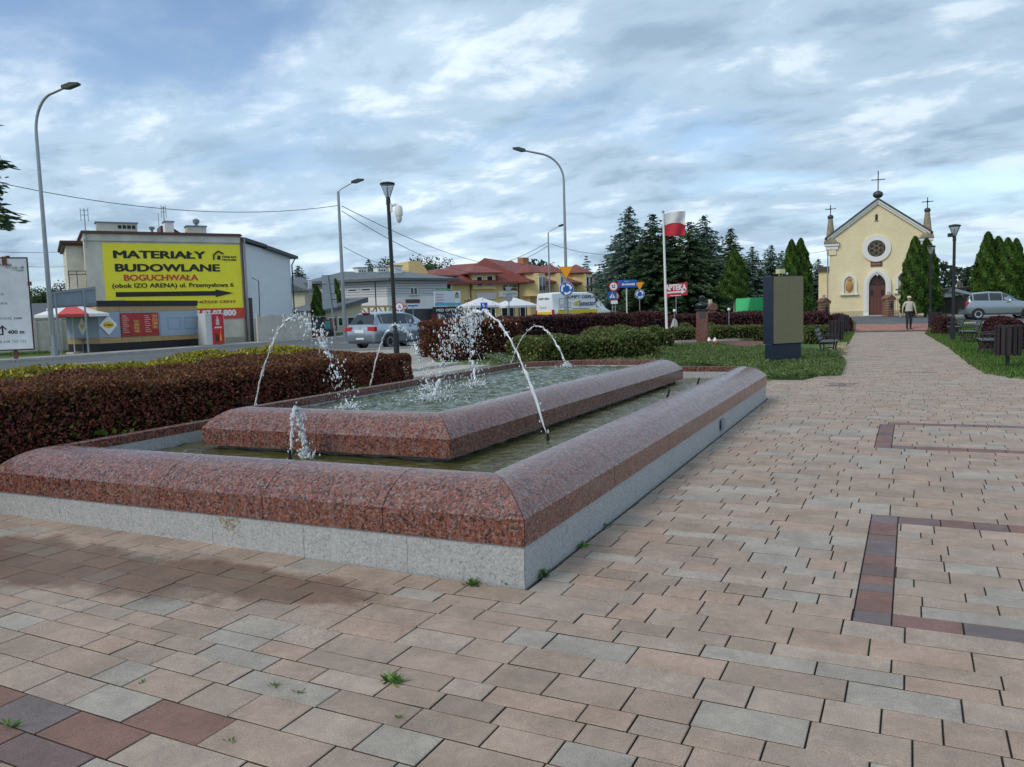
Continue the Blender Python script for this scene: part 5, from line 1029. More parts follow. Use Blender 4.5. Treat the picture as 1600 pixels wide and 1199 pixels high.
flag(zA, zB, mat('flag_white', (.72,.72,.74), .8), 'white_band'); flag(zB, zC, mat('flag_red', (.55,.03,.05), .8), 'red_band')
p = foot(1057, 46); t = thing('banner_sign', 'red pharmacy banner with white arrow mounted on a thin post', 'sign', p, FACE); z_ = lambda py: zat(1057,py,46)-p.z
wire('post', [(0,.04,-.1),(0,.04,z_(450))], .028, t, greym, 8); x0_, x1_ = (1038-1057)*46/F_PX, (1074.5-1057)*46/F_PX
o = part('banner', mat('banner_red2', (.55,.03,.035), .5), t, lambda b: b.prism([(x0_,z_(465)),(x1_,z_(461.5)),(x1_,z_(442)),(x0_,z_(445))], -.03, 0)); text('APTEKA', wsign, o, (x1_-x0_)*.92, z_(444)-z_(454), (x0_+x1_)/2, -.034, z_(449.2), .04)
zc_ = z_(457); part('arrow', wsign, o, lambda b: b.prism([(x0_+.1,zc_-.06),(x1_-.35,zc_-.02),(x1_-.35,zc_-.1),(x1_-.08,zc_+.04),(x1_-.35,zc_+.14),(x1_-.35,zc_+.07),(x0_+.1,zc_+.03)], -.035, -.031)); marks(8, wsign, o, .6, .06, (x0_+x1_)/2, -.034, z_(462))
# bust
p = foot(1097, 33.3); bu = thing('bust_monument', 'dark bronze bust on a tall red granite pedestal', 'monument', p, FACE+R(-14)); zp = zat(1097,483,33.3)-p.z; zh = zat(1100,462,33.3)-p.z
boxp('pedestal', REDG, bu, -.24, .24, -.24, .24, -.1, zp-.08, bevel=.01); boxp('cap', black, bu, -.29, .29, -.29, .29, zp-.08, zp, bevel=.01); boxp('plaque', mat('plaque_dark', (.09,.09,.10), .4, .5), bu, -.12, .12, -.256, -.241, zp-.36, zp-.12)
for k in range(4): boxp('letter_row', wsign, bu, .19, .232, -.2+.02*k, -.12, zp-.3-.08*k, zp-.27-.08*k) if False else None
bz = mat('bronze', (.045,.055,.055), .38, .7, var=.2)
def bustf(b):
    hs = zh-zp; b.lathe([(.13,0),(.17,.03),(.235,.10),(.26,.17),(.245,.23),(.17,.29),(.085,.325),(.075,.37),(.088,.40),(.105,.44),(.115,.50),(.118,.56),(.10,.615),(.055,.648),(.004,.655)], 18, (0,0,zp), Matrix.Scale(hs/.655,4,(0,0,1)) @ Matrix.Diagonal((1,.72,1,1)))
    k = hs/.655; b.ball((0,-.095,zp+.5*k), .022, 8, 5, (.8,1.2,1.6)); b.ball((-.11,0,zp+.5*k), .03, 8, 5, (.4,.8,1.3)); b.ball((.11,0,zp+.5*k), .03, 8, 5, (.4,.8,1.3)); b.ball((0,-.07,zp+.455*k), .035, 8, 5, (1.2,.8,.5)); b.ball((0,-.03,zp+.575*k), .09, 8, 5, (1.15,1,.8))
part('bust', bz, bu, bustf, smooth=60)
for px, py, m_, lab in ((1108,541,mat('lantern_dark', (.06,.07,.09), .4), 'dark grave lantern at the foot of the bust pedestal'), (1117,541,red, 'red grave lantern at the foot of the bust pedestal')):
    q = gp(px, py); t = thing('grave_lantern', lab, 'lantern', q); part('jar', m_, t, lambda b: b.lathe([(.07,0),(.095,.05),(.095,.17),(.07,.21)], 12), smooth=40); part('lid', wsign, t, lambda b: b.lathe([(.075,.21),(.06,.28),(.03,.33),(.008,.36)], 12), smooth=40)
# LED pylon
q0, q1 = gp(1206,573), gp(1252,570); fpy = Frame((q0.x,q0.y,0), (q1.x,q1.y,0)); py_ = thing('display_pylon', 'freestanding dark blue display pylon with a blank olive screen', 'display', fpy.o, fpy.a); Lp = fpy.len
navy = mat('navy_steel', (.010,.018,.042), .38, spec=.5); scr_ = mat('led_screen_off', (.175,.165,.09), .55, var=.05, scale=4)
xa0 = fpy.pix(1208,436,-.04)[0]; xa1, za1 = fpy.pix(1255.5,431,-.04); za0 = fpy.pix(1232,537,-.04)[1]; xl0 = -.02; dp = .36
boxp('foot', mat('pale_slab', (.45,.45,.42), .8), py_, -.02, Lp+.12, -.06, dp*.8, -.1, .035); boxp('pedestal', navy, py_, 0, Lp, 0, dp*.75, .0, za0-.004, bevel=.008)
boxp('cabinet', navy, py_, xa0, xa1, -.03, dp, za0, za1, bevel=.006); sc_ = boxp('screen_rim', scr_, py_, xa0+.02, xa1-.004, -.036, -.031, za0+.01, za1-.01)
for i in range(2):
    for j in range(4): boxp('screen_module', scr_, sc_, xa0+.02+(xa1-xa0-.024)*i/2+.0015, xa0+.02+(xa1-xa0-.024)*(i+1)/2-.0015, -.042, -.0365, za0+.01+(za1-za0-.02)*j/4+.0015, za0+.01+(za1-za0-.02)*(j+1)/4-.0015)
part('floodlight', mat('cream_plastic', (.60,.55,.32), .5), py_, lambda b: (b.box(.34,.52,.1,.25,za1+.07,za1+.19), b.tube([(.38,.17,za1),(.38,.17,za1+.07)],.012,6), b.tube([(.48,.17,za1),(.48,.17,za1+.07)],.012,6))); part('sensor', white, py_, lambda b: b.ball((.62,.15,za1+.06),.035,8,6)); wire('sensor_arm', [(.55,.2,za1+.03),(.75,.2,za1+.03)], .015, py_, black)
for x_ in (.02, Lp*.65): part('spot', white, py_, lambda b: b.ball((x_+.05,-.08,.06),.03,8,6,(1.3,1,1)))
# ================================================================== CHAPEL
chap = mat('chapel_yellow', (.76,.65,.42), .85, var=.05, scale=3, bump=.25, bscale=30, var2=.07, scale2=.7); trim = mat('chapel_white', (.74,.73,.70), .8, var=.05); stone = mat('weathered_stone', (.30,.25,.17), .9, var=.25, scale=4, bump=.4)
zch = .5; A = at(1293,490,64.2); fc_ = Frame((A.x,A.y,0), ang=0.0, z=zch); ch = thing('chapel', 'yellow plastered chapel with white trim, rose window and three iron crosses', 'chapel', fc_.o, 0)
X = lambda px, py=440, y=0: fc_.pix(px, py, y)[0]; Z = lambda px, py, y=0: fc_.pix(px, py, y)[1]
xl, xr = X(1296,420), X(1449,420); xm = X(1369.5,312); ztp = Z(1369.5,313); zl = Z(1297,373); zr_ = Z(1447,358); zev = (zl+zr_)/2; xm = (xl+xr)/2; Wc = xr-xl
part('wall', chap, ch, lambda b: b.prism([(xl,-.4),(xr,-.4),(xr,zev),(xm,ztp),(xl,zev)], 0, 13))
part('foundation_band', mat('chapel_base', (.50,.43,.28), .9, var=.15), ch, lambda b: b.box(xl-.03,xr+.03,-.035,-.001,-.4,.42))
sl = (ztp-zev)/(Wc/2)
def rake(b, dz0, dz1, y0, y1, ext): 
    for s in (-1,1): b.add([(xm,y,ztp+d) for y in (y0,y1) for d in (dz0,dz1)] + [(xm+s*(Wc/2+ext),y,zev-sl*ext+d) for y in (y0,y1) for d in (dz0,dz1)], [(0,1,3,2),(4,6,7,5),(0,4,5,1),(2,3,7,6),(1,5,7,3),(0,2,6,4)])
part('gable_cornice', trim, ch, lambda b: rake(b, -.30, .02, -.16, -.002, .12)); part('gable_moulding', trim, ch, lambda b: rake(b, -.14, .04, -.24, -.161, .16))
part('roof', mat('chapel_roof', (.06,.065,.07), .6), ch, lambda b: rake(b, .05, .16, -.34, 13.3, .35))
for s, x_ in ((-1,xl),(1,xr)):
    sgn = s; o = part('shoulder', trim, ch, lambda b: (b.box(x_-.28 if s<0 else x_-.62, x_+.62 if s<0 else x_+.28, -.14, .5, zev-1.02, zev-.74), b.box(x_-.38 if s<0 else x_-.7, x_+.7 if s<0 else x_+.38, -.22, .55, zev-.74, zev-.56)))
    boxp('corner_pier', chap, ch, x_-.20 if s<0 else x_-.5, x_+.5 if s<0 else x_+.20, -.1, .45, zev-1.45, zev-1.021); boxp('shoulder_cap', tin, o, x_-.42 if s<0 else x_-.72, x_+.72 if s<0 else x_+.42, -.26, .58, zev-.558, zev-.48)
    xp = x_-.05*s; zb_ = zev-.1; pn = part('pinnacle', stone, ch, lambda b: (b.lathe([(.40,zb_-.25),(.34,zb_+.05),(.32,zb_+.1),(.17,zb_+1.5)], 8, (xp,.15,0)), b.box(xp-.44,xp+.44,-.28,.58,zb_-.4,zb_-.2)))
    part('ball', mat('copper_dark', (.06,.075,.07), .5, .4), pn, lambda b: b.ball((xp,.15,zb_+1.64), .23, 12, 8, (1,1,.85)), smooth=60)
    part('cross', black, pn, lambda b: (b.tube([(xp,.15,zb_+1.7),(xp,.15,zb_+2.6)], .035, 6), b.tube([(xp-.4,.15,zb_+2.28),(xp+.4,.15,zb_+2.28)], .03, 6), b.ball((xp,.15,zb_+2.28),.08,8,5)))
o = part('apex_ball', MATS['copper_dark'], ch, lambda b: b.ball((xm,.05,ztp+.42), .34, 12, 8, (1.1,1.1,.85)), smooth=60); part('cross', black, o, lambda b: (b.tube([(xm,.05,ztp+.6),(xm,.05,ztp+2.2)], .04, 6), b.tube([(xm-.5,.05,ztp+1.55),(xm+.5,.05,ztp+1.55)], .035, 6)))
# rose window
rx, rzc = X(1369.5,388), Z(1369.5,388.5); ro = .84
def ring(name, m_, parent, r0, r1, y0, y1, n=32):
    b = MB(); v_ = []
    for k in range(n):
        a = 2*math.pi*k/n
        for r_ in (r0, r1):
            for y in (y0, y1): v_.append((rx+r_*math.cos(a), y, rzc+r_*math.sin(a)))
    f_ = []
    for k in range(n):
        i, j = 4*k, 4*((k+1)%n); f_ += [(i,j,j+1,i+1),(i+2,i+3,j+3,j+2),(i,i+2,j+2,j),(i+1,j+1,j+3,i+3)]
    return b.add(v_, f_).build(name, m_, parent)
rw_ = ring('rose_window', trim, ch, ro*.76, ro*1.22, -.12, -.002); disc('rose_glass', mat('rose_glass', (.03,.028,.025), .2), ch, ro*.78, rx, rzc, -.03, -.002, 28)
tr_ = mat('tracery', (.20,.15,.09), .8)
def trac(b):
    for k in range(6):
        a = R(60*k+30); cx_, cz_ = rx+ro*.45*math.cos(a), rzc+ro*.45*math.sin(a)
        b.tube([(cx_+ro*.22*math.cos(t), -.07, cz_+ro*.22*math.sin(t)) for t in np.linspace(0,6.283,13)], .035, 5, False)
    b.tube([(rx+ro*.2*math.cos(t), -.07, rzc+ro*.2*math.sin(t)) for t in np.linspace(0,6.283,13)], .035, 5, False)
part('tracery', tr_, rw_, trac)
def pointed(w_, zs, zt_, n=7):         # half outline of a pointed arch, right side from spring to apex
    h_ = zt_-zs; c = (h_*h_-w_*w_)/(2*w_); r_ = w_+c; return [(-c+r_*math.cos(a), zs+r_*math.sin(a)) for a in np.linspace(0, math.acos(c/r_), n)]
def archface(xc, w_, z0_, zs, zt_): ra = pointed(w_, zs, zt_); return [(xc-w_,z0_),(xc+w_,z0_)] + [(xc+x,z) for x,z in ra] + [(xc-x,z) for x,z in ra[::-1][1:]]
def archband(b, xc, wi, wo, z0_, zs, zti, zto, y0, y1):
    I = [(wi,z0_)] + pointed(wi,zs,zti); O = [(wo,z0_)] + pointed(wo,zs,zto)
    for s in (-1,1):
        for k in range(len(I)-1):
            q = [(I[k]),(O[k]),(O[k+1]),(I[k+1])]; b.add([(xc+s*x,y,z) for y in (y0,y1) for x,z in q], [(0,1,2,3),(7,6,5,4),(0,4,5,1),(1,5,6,2),(2,6,7,3),(3,7,4,0)])
dxc = X(1370.5,470); dw = (X(1383.5,470)-X(1357.5,470))/2; dz1 = Z(1370,428); dzs = Z(1370,446); owd = (X(1392,460)-X(1349,460))/2; ozt = Z(1370,420)
part('portal', trim, ch, lambda b: archband(b, dxc, dw, owd, -.3, dzs, dz1, ozt, -.22, -.002)); part('portal_moulding', trim, ch, lambda b: archband(b, dxc, dw*1.16, owd*.9, .4, dzs, dz1+.12, ozt-.12, -.27, -.221))
dbr = mat('brown_door', (.10,.035,.028), .55, var=.15, scale=5); dr2 = part('door', dbr, ch, lambda b: b.prism(archface(dxc, dw, -.1, dzs, dz1), -.06, -.004))
for k in range(4):
    x_ = dxc-dw+.1+k*(dw*2-.2)/4+.02; w_ = (dw*2-.2)/4-.05
    boxp('door_panel', mat('brown_panel', (.13,.045,.035), .5), dr2, x_, x_+w_, -.085, -.061, .25, 1.45)
    if k in (0,3): boxp('door_window', drk, dr2, x_, x_+w_, -.08, -.061, 1.6, dzs-.35)
part('fanlight', drk, dr2, lambda b: b.prism(archface(dxc, dw*.9, dzs+.02, dzs+.03, dz1-.1), -.075, -.061)); part('fanlight_bars', dbr, dr2, lambda b: [b.tube([(dxc,-.09,dzs+.05),(dxc+dw*.8*math.cos(a),-.09,dzs+.05+(dz1-dzs)*.75*math.sin(a))], .03, 5) for a in np.linspace(.3,2.84,6)])
part('step', conc, ch, lambda b: b.box(dxc-owd-.2,dxc+owd+.2,-.75,-.0015,-.3,.06)); part('lamp', wsign, ch, lambda b: b.ball((dxc,-.3,dz1-.12),.07,8,6))
boxp('plaque', mat('plaque_brown', (.13,.05,.04), .6, var=.2), ch, X(1360.5,410), X(1378.5,410), -.07, -.002, Z(1369,416.5), Z(1369,408.5)); marks(7, mat('plaque_gold', (.30,.20,.14), .6), ch, X(1376,412)-X(1363,412), .16, rx-.02, -.075, Z(1369,412.5))
boxp('vent_slit', drk, ch, X(1367.5,340), X(1371.5,340), -.012, -.001, Z(1369,344.5), Z(1369,336)); part('slit_frame', stone, ch, lambda b: (b.box(X(1366.5,340),X(1372.5,340),-.05,-.013,Z(1369,346),Z(1369,344.6)), b.prism([(X(1367,340),Z(1369,336.2)),(X(1372,340),Z(1369,336.2)),(X(1369.5,340),Z(1369,333.8))], -.04, -.013)))
for pxc in (1327, 1412):
    nx_ = X(pxc,450); nw = .56; nz0 = Z(1327,459); nzt = Z(1327,427.5); nzs = nzt-.75
    ni = part('niche', trim, ch, lambda b: archband(b, nx_, nw*.68, nw, nz0, nzs, nzt-.22, nzt, -.11, -.002)); boxp('niche_sill', trim, ni, nx_-nw-.12, nx_+nw+.12, -.2, -.0015, nz0-.12, nz0)
    part('niche_back', mat('niche_cream', (.62,.52,.32), .9), ni, lambda b: b.prism(archface(nx_, nw*.68, nz0, nzs, nzt-.22), -.012, -.001))
    part('relief_figure', mat('terracotta', (.46,.24,.09), .8, var=.2, scale=6), ni, lambda b: (b.ball((nx_,-.09,nzt-.5),.13,10,7,(1,.6,1.2)), b.ball((nx_,-.07,nzt-1.0),.27,12,8,(1,.45,1.6)), b.ball((nx_,-.06,nz0+.42),.24,10,7,(1,.4,.8)), b.lathe([(.02,nz0+.02),(.16,nz0+.3)],8,(nx_,-.06,0),Matrix.Diagonal((1,.5,1,1)))), smooth=60)
xa = X(1291,470,2); boxp('side_annex', chap, ch, xl-1.0, xl-.002, 2.5, 9, -.3, Z(1292,424,2.5)); part('annex_roof', MATS['chapel_roof'], ch, lambda b: b.box(xl-1.1,xl-.003,2.3,9.1,Z(1292,424,2.5),Z(1292,421,2.5)+.22))
wire('downpipe', [(xl-.12,-.1,zev-1.1),(xl-.12,-.1,0)], .05, ch, greym)
# brick gate pillars, iron fence, wayside cross
bkm = mat('red_brick', (.21,.105,.07), .9, var=.25, scale=9, bump=.4); 
def pillar(label, px, d, pyt, w_=.55):
    p = foot(px, d); t = thing('gate_pillar', label, 'pillar', p, FACE+R(20), 'brick gate pillars'); h_ = zat(px,pyt,d)-p.z; hb = h_-.62
    n = max(6, int(hb/.16))
    for k in range(n): boxp('brick_course', bkm, t, -w_/2+(k%2)*.006, w_/2-(k%2)*.006, -w_/2+(k%2)*.006, w_/2-(k%2)*.006, -.05+k*(hb+.05)/n, -.05+(k+1)*(hb+.05)/n-.012)
    part('cap', bkm, t, lambda b: (b.box(-w_*.58,w_*.58,-w_*.58,w_*.58,hb,hb+.08), b.prism([(-w_*.66,hb+.08),(w_*.66,hb+.08),(w_*.66,hb+.18),(0,h_-.2),(-w_*.66,hb+.18)], -w_*.56, w_*.56))); part('gable_niche', drk, t, lambda b: b.prism([(-.1,hb-.55),(.1,hb-.55),(.1,hb-.25),(0,hb-.12),(-.1,hb-.25)], -w_/2-.008, -w_/2-.003)); boxp('ridge', conc, t, -.07, .07, -.09, .09, h_-.24, h_)
pillar('brick gate pillar with gabled cap right of the chapel door', 1388, 57, 456); pillar('brick gate pillar with gabled cap at the left chapel corner', 1287, 55, 461); pillar('brick gate pillar with gabled cap behind the bronze bust', 1110, 47, 468, .5)
f_ = Frame(foot(1394,57), foot(1412,57)); t = thing('iron_fence', 'black iron fence between the brick pillar and wayside cross', 'fence', f_.o, f_.a)
for k in range(8): wire('bar', [(k*f_.len/7,0,0),(k*f_.len/7,0,1.35)], .014, t, black, 5)
for z in (.25,1.2): wire('rail', [(0,0,z),(f_.len,0,z)], .018, t, black, 5)
p = foot(1407, 55); t = thing('wayside_cross', 'dark cross on a pale post beside the twin thujas', 'cross', p, FACE); z_ = lambda py: zat(1407,py,55)-p.z
wire('post', [(0,0,0),(0,0,z_(432))], .05, t, mat('pale_wood', (.42,.42,.38), .8)); wire('arm', [(-.35,0,z_(453)),(.3,0,z_(451))], .045, t, black); part('lantern', greysign, t, lambda b: b.lathe([(.05,z_(445)),(.11,z_(442)),(.10,z_(436)),(.02,z_(432))], 8, (.12,0,0))); wire('upright', [(.03,-.06,z_(480)),(.03,-.06,z_(446))], .04, t, black); part('wreath', drk, t, lambda b: b.ball((-.05,-.1,z_(470)), .16, 8, 6))
# notice shelter with a cross on top
A = foot(1467,62); B = foot(1519,63); f_ = Frame(A,B); t = thing('notice_shelter', 'dark timber notice shelter with white board and small cross on top', 'shelter', f_.o, f_.a); zt_ = f_.pix(1490,450)[1]; dkw = mat('dark_timber', (.05,.045,.042), .8, var=.2)
part('roof', dkw, t, lambda b: b.prism([(-.1,zt_-.35),(f_.len+.1,zt_-.1),(f_.len+.1,zt_+.1),(-.1,zt_-.12)], -.3, 1.4))
for x_ in (.05, f_.len*.5, f_.len-.15): boxp('post', dkw, t, x_, x_+.12, 0, .12, -.1, zt_-.2)
boxp('back_wall', dkw, t, .02, f_.len-.02, .9, .98, .0, zt_-.35); x0_, x1_, z0_, z1_ = onf(f_, 1471, 457, 1491, 464.5); boxp('board', wsign, t, x0_, x1_, -.02, .02, z0_, z1_); x0_, x1_, z0_, z1_ = onf(f_, 1493, 457, 1498, 462); boxp('board', wsign, t, x0_, x1_, -.02, .02, z0_, z1_)
for k in range(9): wire('fence_bar', [(.2+k*.26,-.1,0),(.2+k*.26,-.1,1.1)], .018, t, black, 5)
cx_ = f_.pix(1505,448)[0]; part('cross', stone, t, lambda b: (b.box(cx_-.06,cx_+.06,.3,.4,zt_,zt_+.55), b.box(cx_-.28,cx_+.28,.3,.4,zt_+.25,zt_+.37)))
A = foot(1462,70); f_ = Frame(A, foot(1660,66)); t = thing('cemetery_wall', 'low grey cemetery wall with pale gravestones behind the hatchback', 'wall', f_.o, f_.a); boxp('wall', conc, t, 0, f_.len, 0, .25, -.2, 1.1); boxp('coping', tin, t, -.05, f_.len+.05, -.06, .31, 1.1, 1.18)
# green van roof behind the pylon
# ================================================================== BENCHES AND BINS
slat = mat('dark_slats', (.045,.055,.058), .5, var=.2); iron = mat('cast_iron', (.02,.024,.026), .5)
def bench(label, x, y, rz, group='park benches', w_=1.6):
    t = thing('park_bench', label, 'bench', (x, y, hgt(x,y)), rz, group)
    for s in (-1, 1):
        xx_ = s*(w_/2-.12); wire('leg', [(xx_,-.24,0),(xx_,-.17,.2),(xx_,-.22,.40)], [.026,.022,.028], t, iron, 6); wire('leg', [(xx_,.26,0),(xx_,.17,.22),(xx_,.2,.40)], [.026,.022,.028], t, iron, 6)
        wire('side_frame', [(xx_,-.24,.40),(xx_,.2,.385),(xx_,.28,.6),(xx_,.36,.84)], .024, t, iron, 6); wire('stretcher', [(xx_,-.18,.16),(xx_,0,.2),(xx_,.18,.16)], .018, t, iron, 6); wire('armrest', [(xx_,-.2,.40),(xx_,-.24,.6),(xx_,.28,.62)], .02, t, iron, 6)
    for k in range(4): boxp('seat_slat', slat, t, -w_/2, w_/2, -.25+k*.115, -.15+k*.115, .415, .445, bevel=.006)
    for k in range(3):
        zc_ = .53+k*.12; yc_ = .235+k*.045; T = Matrix.Translation((0,yc_,zc_)) @ Matrix.Rotation(R(-20),4,'X'); MB().box(-w_/2,w_/2,-.016,.012,-.048,.048,T).build('back_slat', slat, t, bevel=.005)
    return t
def litter_bin(label, px, py, zt=.98, r_=.24, d=None):
    q = gp(px, py) if d is None else foot(px, d); t = thing('litter_bin', label, 'bin', (q.x,q.y,hgt(q.x,q.y)), FACE, 'slatted litter bins'); z0_ = .32
    wire('post', [(0,0,-.05),(0,0,z0_+.05)], .045, t, iron, 8); part('liner', drk, t, lambda b: b.lathe([(r_*.86,z0_),(r_*.92,zt-.03)], 16)); part('rim', iron, t, lambda b: b.lathe([(r_*1.0,zt-.05),(r_*1.0,zt-.01),(r_*.8,zt-.01),(r_*.8,zt-.05)], 20))
    for k in range(14): T = Matrix.Rotation(2*math.pi*k/14,4,'Z'); MB().box(-.038,.038,r_*.95,r_*.95+.022,z0_-.03,zt,T).build('slat', mat('bin_slat', (.022,.014,.018), .6, var=.2), t)
    return t
q = gp(1528,556); bench('dark slatted bench beside the round barberry bush', q.x+.32, q.y+.6, R(-90))
q = gp(1500,537); bench('dark slatted bench at the foot of the tall black park lamp', q.x+.30, q.y+.4, R(-90))
q = gp(1480,527); bench('dark slatted bench before the far litter bin', q.x+.30, q.y+.5, R(-90))
q = gp(1290,556); bench('dark slatted bench left of the path near the display pylon', q.x+.05, q.y+.4, R(90))
litter_bin('slatted brown litter bin in front of the round barberry bush', 1574, 575, .98, .26); litter_bin('slatted litter bin behind the left-hand bench', 1306, 544); litter_bin('slatted litter bin left of the path, further towards the chapel', 1318, 523.5); litter_bin('slatted litter bin beside the far park lamp', 1463, 519)
# ================================================================== CARS
def loft(sections, cap=True):
    """sections: list of rings (same count) of points -> closed skin"""
    b = MB(); n = len(sections[0]); v_ = [p for s in sections for p in s]; m = len(sections)
    f_ = [(i*n+k, i*n+(k+1)%n, (i+1)*n+(k+1)%n, (i+1)*n+k) for i in range(m-1) for k in range(n)]
    if cap: f_ += [tuple(range(n)), tuple((m-1)*n+k for k in range(n-1,-1,-1))]
    return b.add(v_, f_)
def car(label, p, rz, st, paint, wb, wr, W, lights, name='car', group=None, plate='', glassz=None, cat='car', tail=True):
    """st: stations x -> (bottom, mid, belt, roof, halfwidth, roof halfwidth); the car points to +x"""
    t = thing(name, label, cat, p, rz, group)
    secs = []
    for (x, zb, zm_, zbelt, zr2, hw, hr) in st:
        zr2 = max(zr2, zbelt+.004)
        half = [(hw*.86,zb),(hw*.97,zb+.10),(hw,zm_),(hw*.99,(zm_+zbelt)/2+.05),(hw*.95,zbelt),(hr+(hw*.95-hr)*.45,zbelt+(zr2-zbelt)*.55),(hr,zbelt+(zr2-zbelt)*.93),(hr*.82,zr2),(hr*.35,zr2+.012)]
        secs.append([(x,y,z) for y,z in half] + [(x,-y,z) for y,z in half[::-1]])
    body = loft(secs).build('body', paint, t, smooth=32)
    # side glass, windscreen and rear window lie on the skin, a hair proud of it
    def P(i, k, s=1, f=0.0, up=0.0):
        x, zb, zm_, zbelt, zr2, hw, hr = st[i]; zr2 = max(zr2, zbelt+.004); yy = hw*.95 + (hr-hw*.95)*k; return (x+f, s*(yy+.012), zbelt+(zr2-zbelt)*k+up)
    idx = [i for i, q in enumerate(st) if q[4]-q[3] > .22]
    for s in (-1, 1):
        for a, c in zip(idx[:-1], idx[1:]):
            if st[c][0]-st[a][0] < .12: continue
            b = MB(); g_ = .03; q = [P(a,.10,s,g_), P(c,.10,s,-g_), P(c,.86,s,-g_), P(a,.86,s,g_)]; b.add(q, [(0,1,2,3)]); b.build('side_window', cgl, t, fix=False)
    for (i0, i1, nm) in glassz:                                 # sloping glass between a low and a high station
        x0, z0_, h0 = st[i0][0], max(st[i0][4], st[i0][3]), st[i0][5]*.86; x1, z1_, h1 = st[i1][0], st[i1][4], st[i1][6]*.9; n_ = Vector((z1_-z0_, 0, -(x1-x0))).normalized(); n_ = n_ if n_.z > 0 else -n_; o_ = n_*.016
        b = MB(); q = [Vector((x0+(x1-x0)*u, y, z0_+(z1_-z0_)*u))+o_ for u, y in ((.08,-h0*.96),(.08,h0*.96),(.92,h1*.95),(.92,-h1*.95))]; b.add(q, [(0,1,2,3)]); b.build(nm, cgl, t, fix=False)
    for xw in (0, wb):
        for s in (-1, 1):
            wt = MB(); T = Matrix.Translation((xw, s*(W-.10), wr)) @ Matrix.Rotation(R(90),4,'X'); wt.lathe([(wr*.62,-.11),(wr*.92,-.11),(wr,-.07),(wr,.07),(wr*.92,.11),(wr*.62,.11)], 22, (0,0,0), T); wo_ = wt.build('wheel', tyre, t, smooth=40)
            b = MB(); b.lathe([(.001,-.10),(wr*.66,-.116),(wr*.66,.116),(.001,.10)], 20, (0,0,0), T); b.build('rim', chrome, wo_, smooth=30)
            b = MB()
            for k in range(5):
                a = R(72*k); c0 = Vector((xw+wr*.4*math.cos(a), s*(W+.012), wr+wr*.4*math.sin(a))); b.tube([c0-Vector((wr*.13*math.cos(a+.5),0,wr*.13*math.sin(a+.5))), c0+Vector((wr*.13*math.cos(a+.5),0,wr*.13*math.sin(a+.5)))], wr*.085, 5)
            b.build('rim_opening', drk, wo_)
            b = MB(); n = 14; v_ = [(xw+(wr+.05)*math.cos(math.pi*k/n), s*(W+.004), wr+(wr+.05)*math.sin(math.pi*k/n)) for k in range(n+1)] + [(xw+(wr-.02)*math.cos(math.pi*k/n), s*(W+.004), wr+(wr-.02)*math.sin(math.pi*k/n)) for k in range(n+1)]
            b.add(v_, [(k,k+1,k+n+2,k+n+1) for k in range(n)]); b.build('wheel_arch', drk, t, fix=False)
    for nm, m_, q in lights:
        for s in (-1, 1): MB().box(q[0], q[1], min(s*q[2], s*q[3]), max(s*q[2], s*q[3]), q[4], q[5]).build(nm, m_, t, bevel=.02)
    for s in (-1,1): MB().ball((st[-4][0]-.25, s*(W+.10), st[-4][3]+.06), .1, 8, 6, (.7,1,.75)).build('wing_mirror', paint, t)
    return t
def carpaint(name, c): return mat(name, c, .28, .75, spec=.5, coat=.8)
silver = carpaint('silver_blue_paint', (.36,.42,.47)); sgrey = carpaint('silver_grey_paint', (.34,.38,.42)); dkblue = carpaint('dark_blue_paint', (.02,.025,.05)); vwhite = mat('van_white', (.75,.77,.80), .35, spec=.5, coat=.4)
tl_ = mat('tail_light', (.45,.01,.012), .15, spec=.8); hl_ = mat('head_light', (.7,.72,.75), .1, spec=.8)
# silver people carrier: (x, bottom, mid, belt, roof, halfwidth, roof halfwidth), rear bumper at x=-.95
p = foot(585, 35.6); p.z -= .02
mp_ = car('silver people carrier seen from behind on the street past the hedge', p, R(90-8), [(-.98,.36,.62,.80,.81,.74,.62),(-.92,.28,.62,.98,.99,.84,.68),(-.84,.26,.62,1.04,1.06,.87,.66),(-.52,.25,.62,1.06,1.56,.875,.58),(-.35,.25,.62,1.06,1.60,.875,.60),(.45,.24,.62,1.04,1.63,.875,.62),(1.30,.24,.62,1.02,1.61,.875,.62),(1.85,.24,.62,1.0,1.50,.875,.60),(2.75,.24,.62,.98,1.0,.87,.62),(3.25,.26,.60,.86,.88,.84,.60),(3.52,.30,.56,.68,.70,.72,.5)], silver, 2.75, .33, .875,
   [('tail_light', tl_, (-.985,-.80,.46,.89,.80,1.0)), ('head_light', hl_, (3.1,3.42,.5,.82,.66,.80))], 'people_carrier', glassz=[(2,3,'rear_window'),(8,7,'windscreen')])
boxp('number_plate', wsign, mp_, -1.0, -.975, -.27, .27, .74, .86); boxp('brake_light', tl_, mp_, -.62, -.5, -.22, .22, 1.575, 1.61); boxp('bumper', mat('bumper_dark', (.06,.065,.07), .5), mp_, -.985, -.9, -.68, .68, .30, .42, bevel=.02); part('aerial', black, mp_, lambda b: b.tube([(-.1,0,1.61),(-.35,0,1.78)], .008, 5)); boxp('emblem', chrome, mp_, -.955, -.935, -.06, .06, .91, .98); boxp('badge_plate', wsign, mp_, -.995, -.98, -.25, .2, .45, .52)
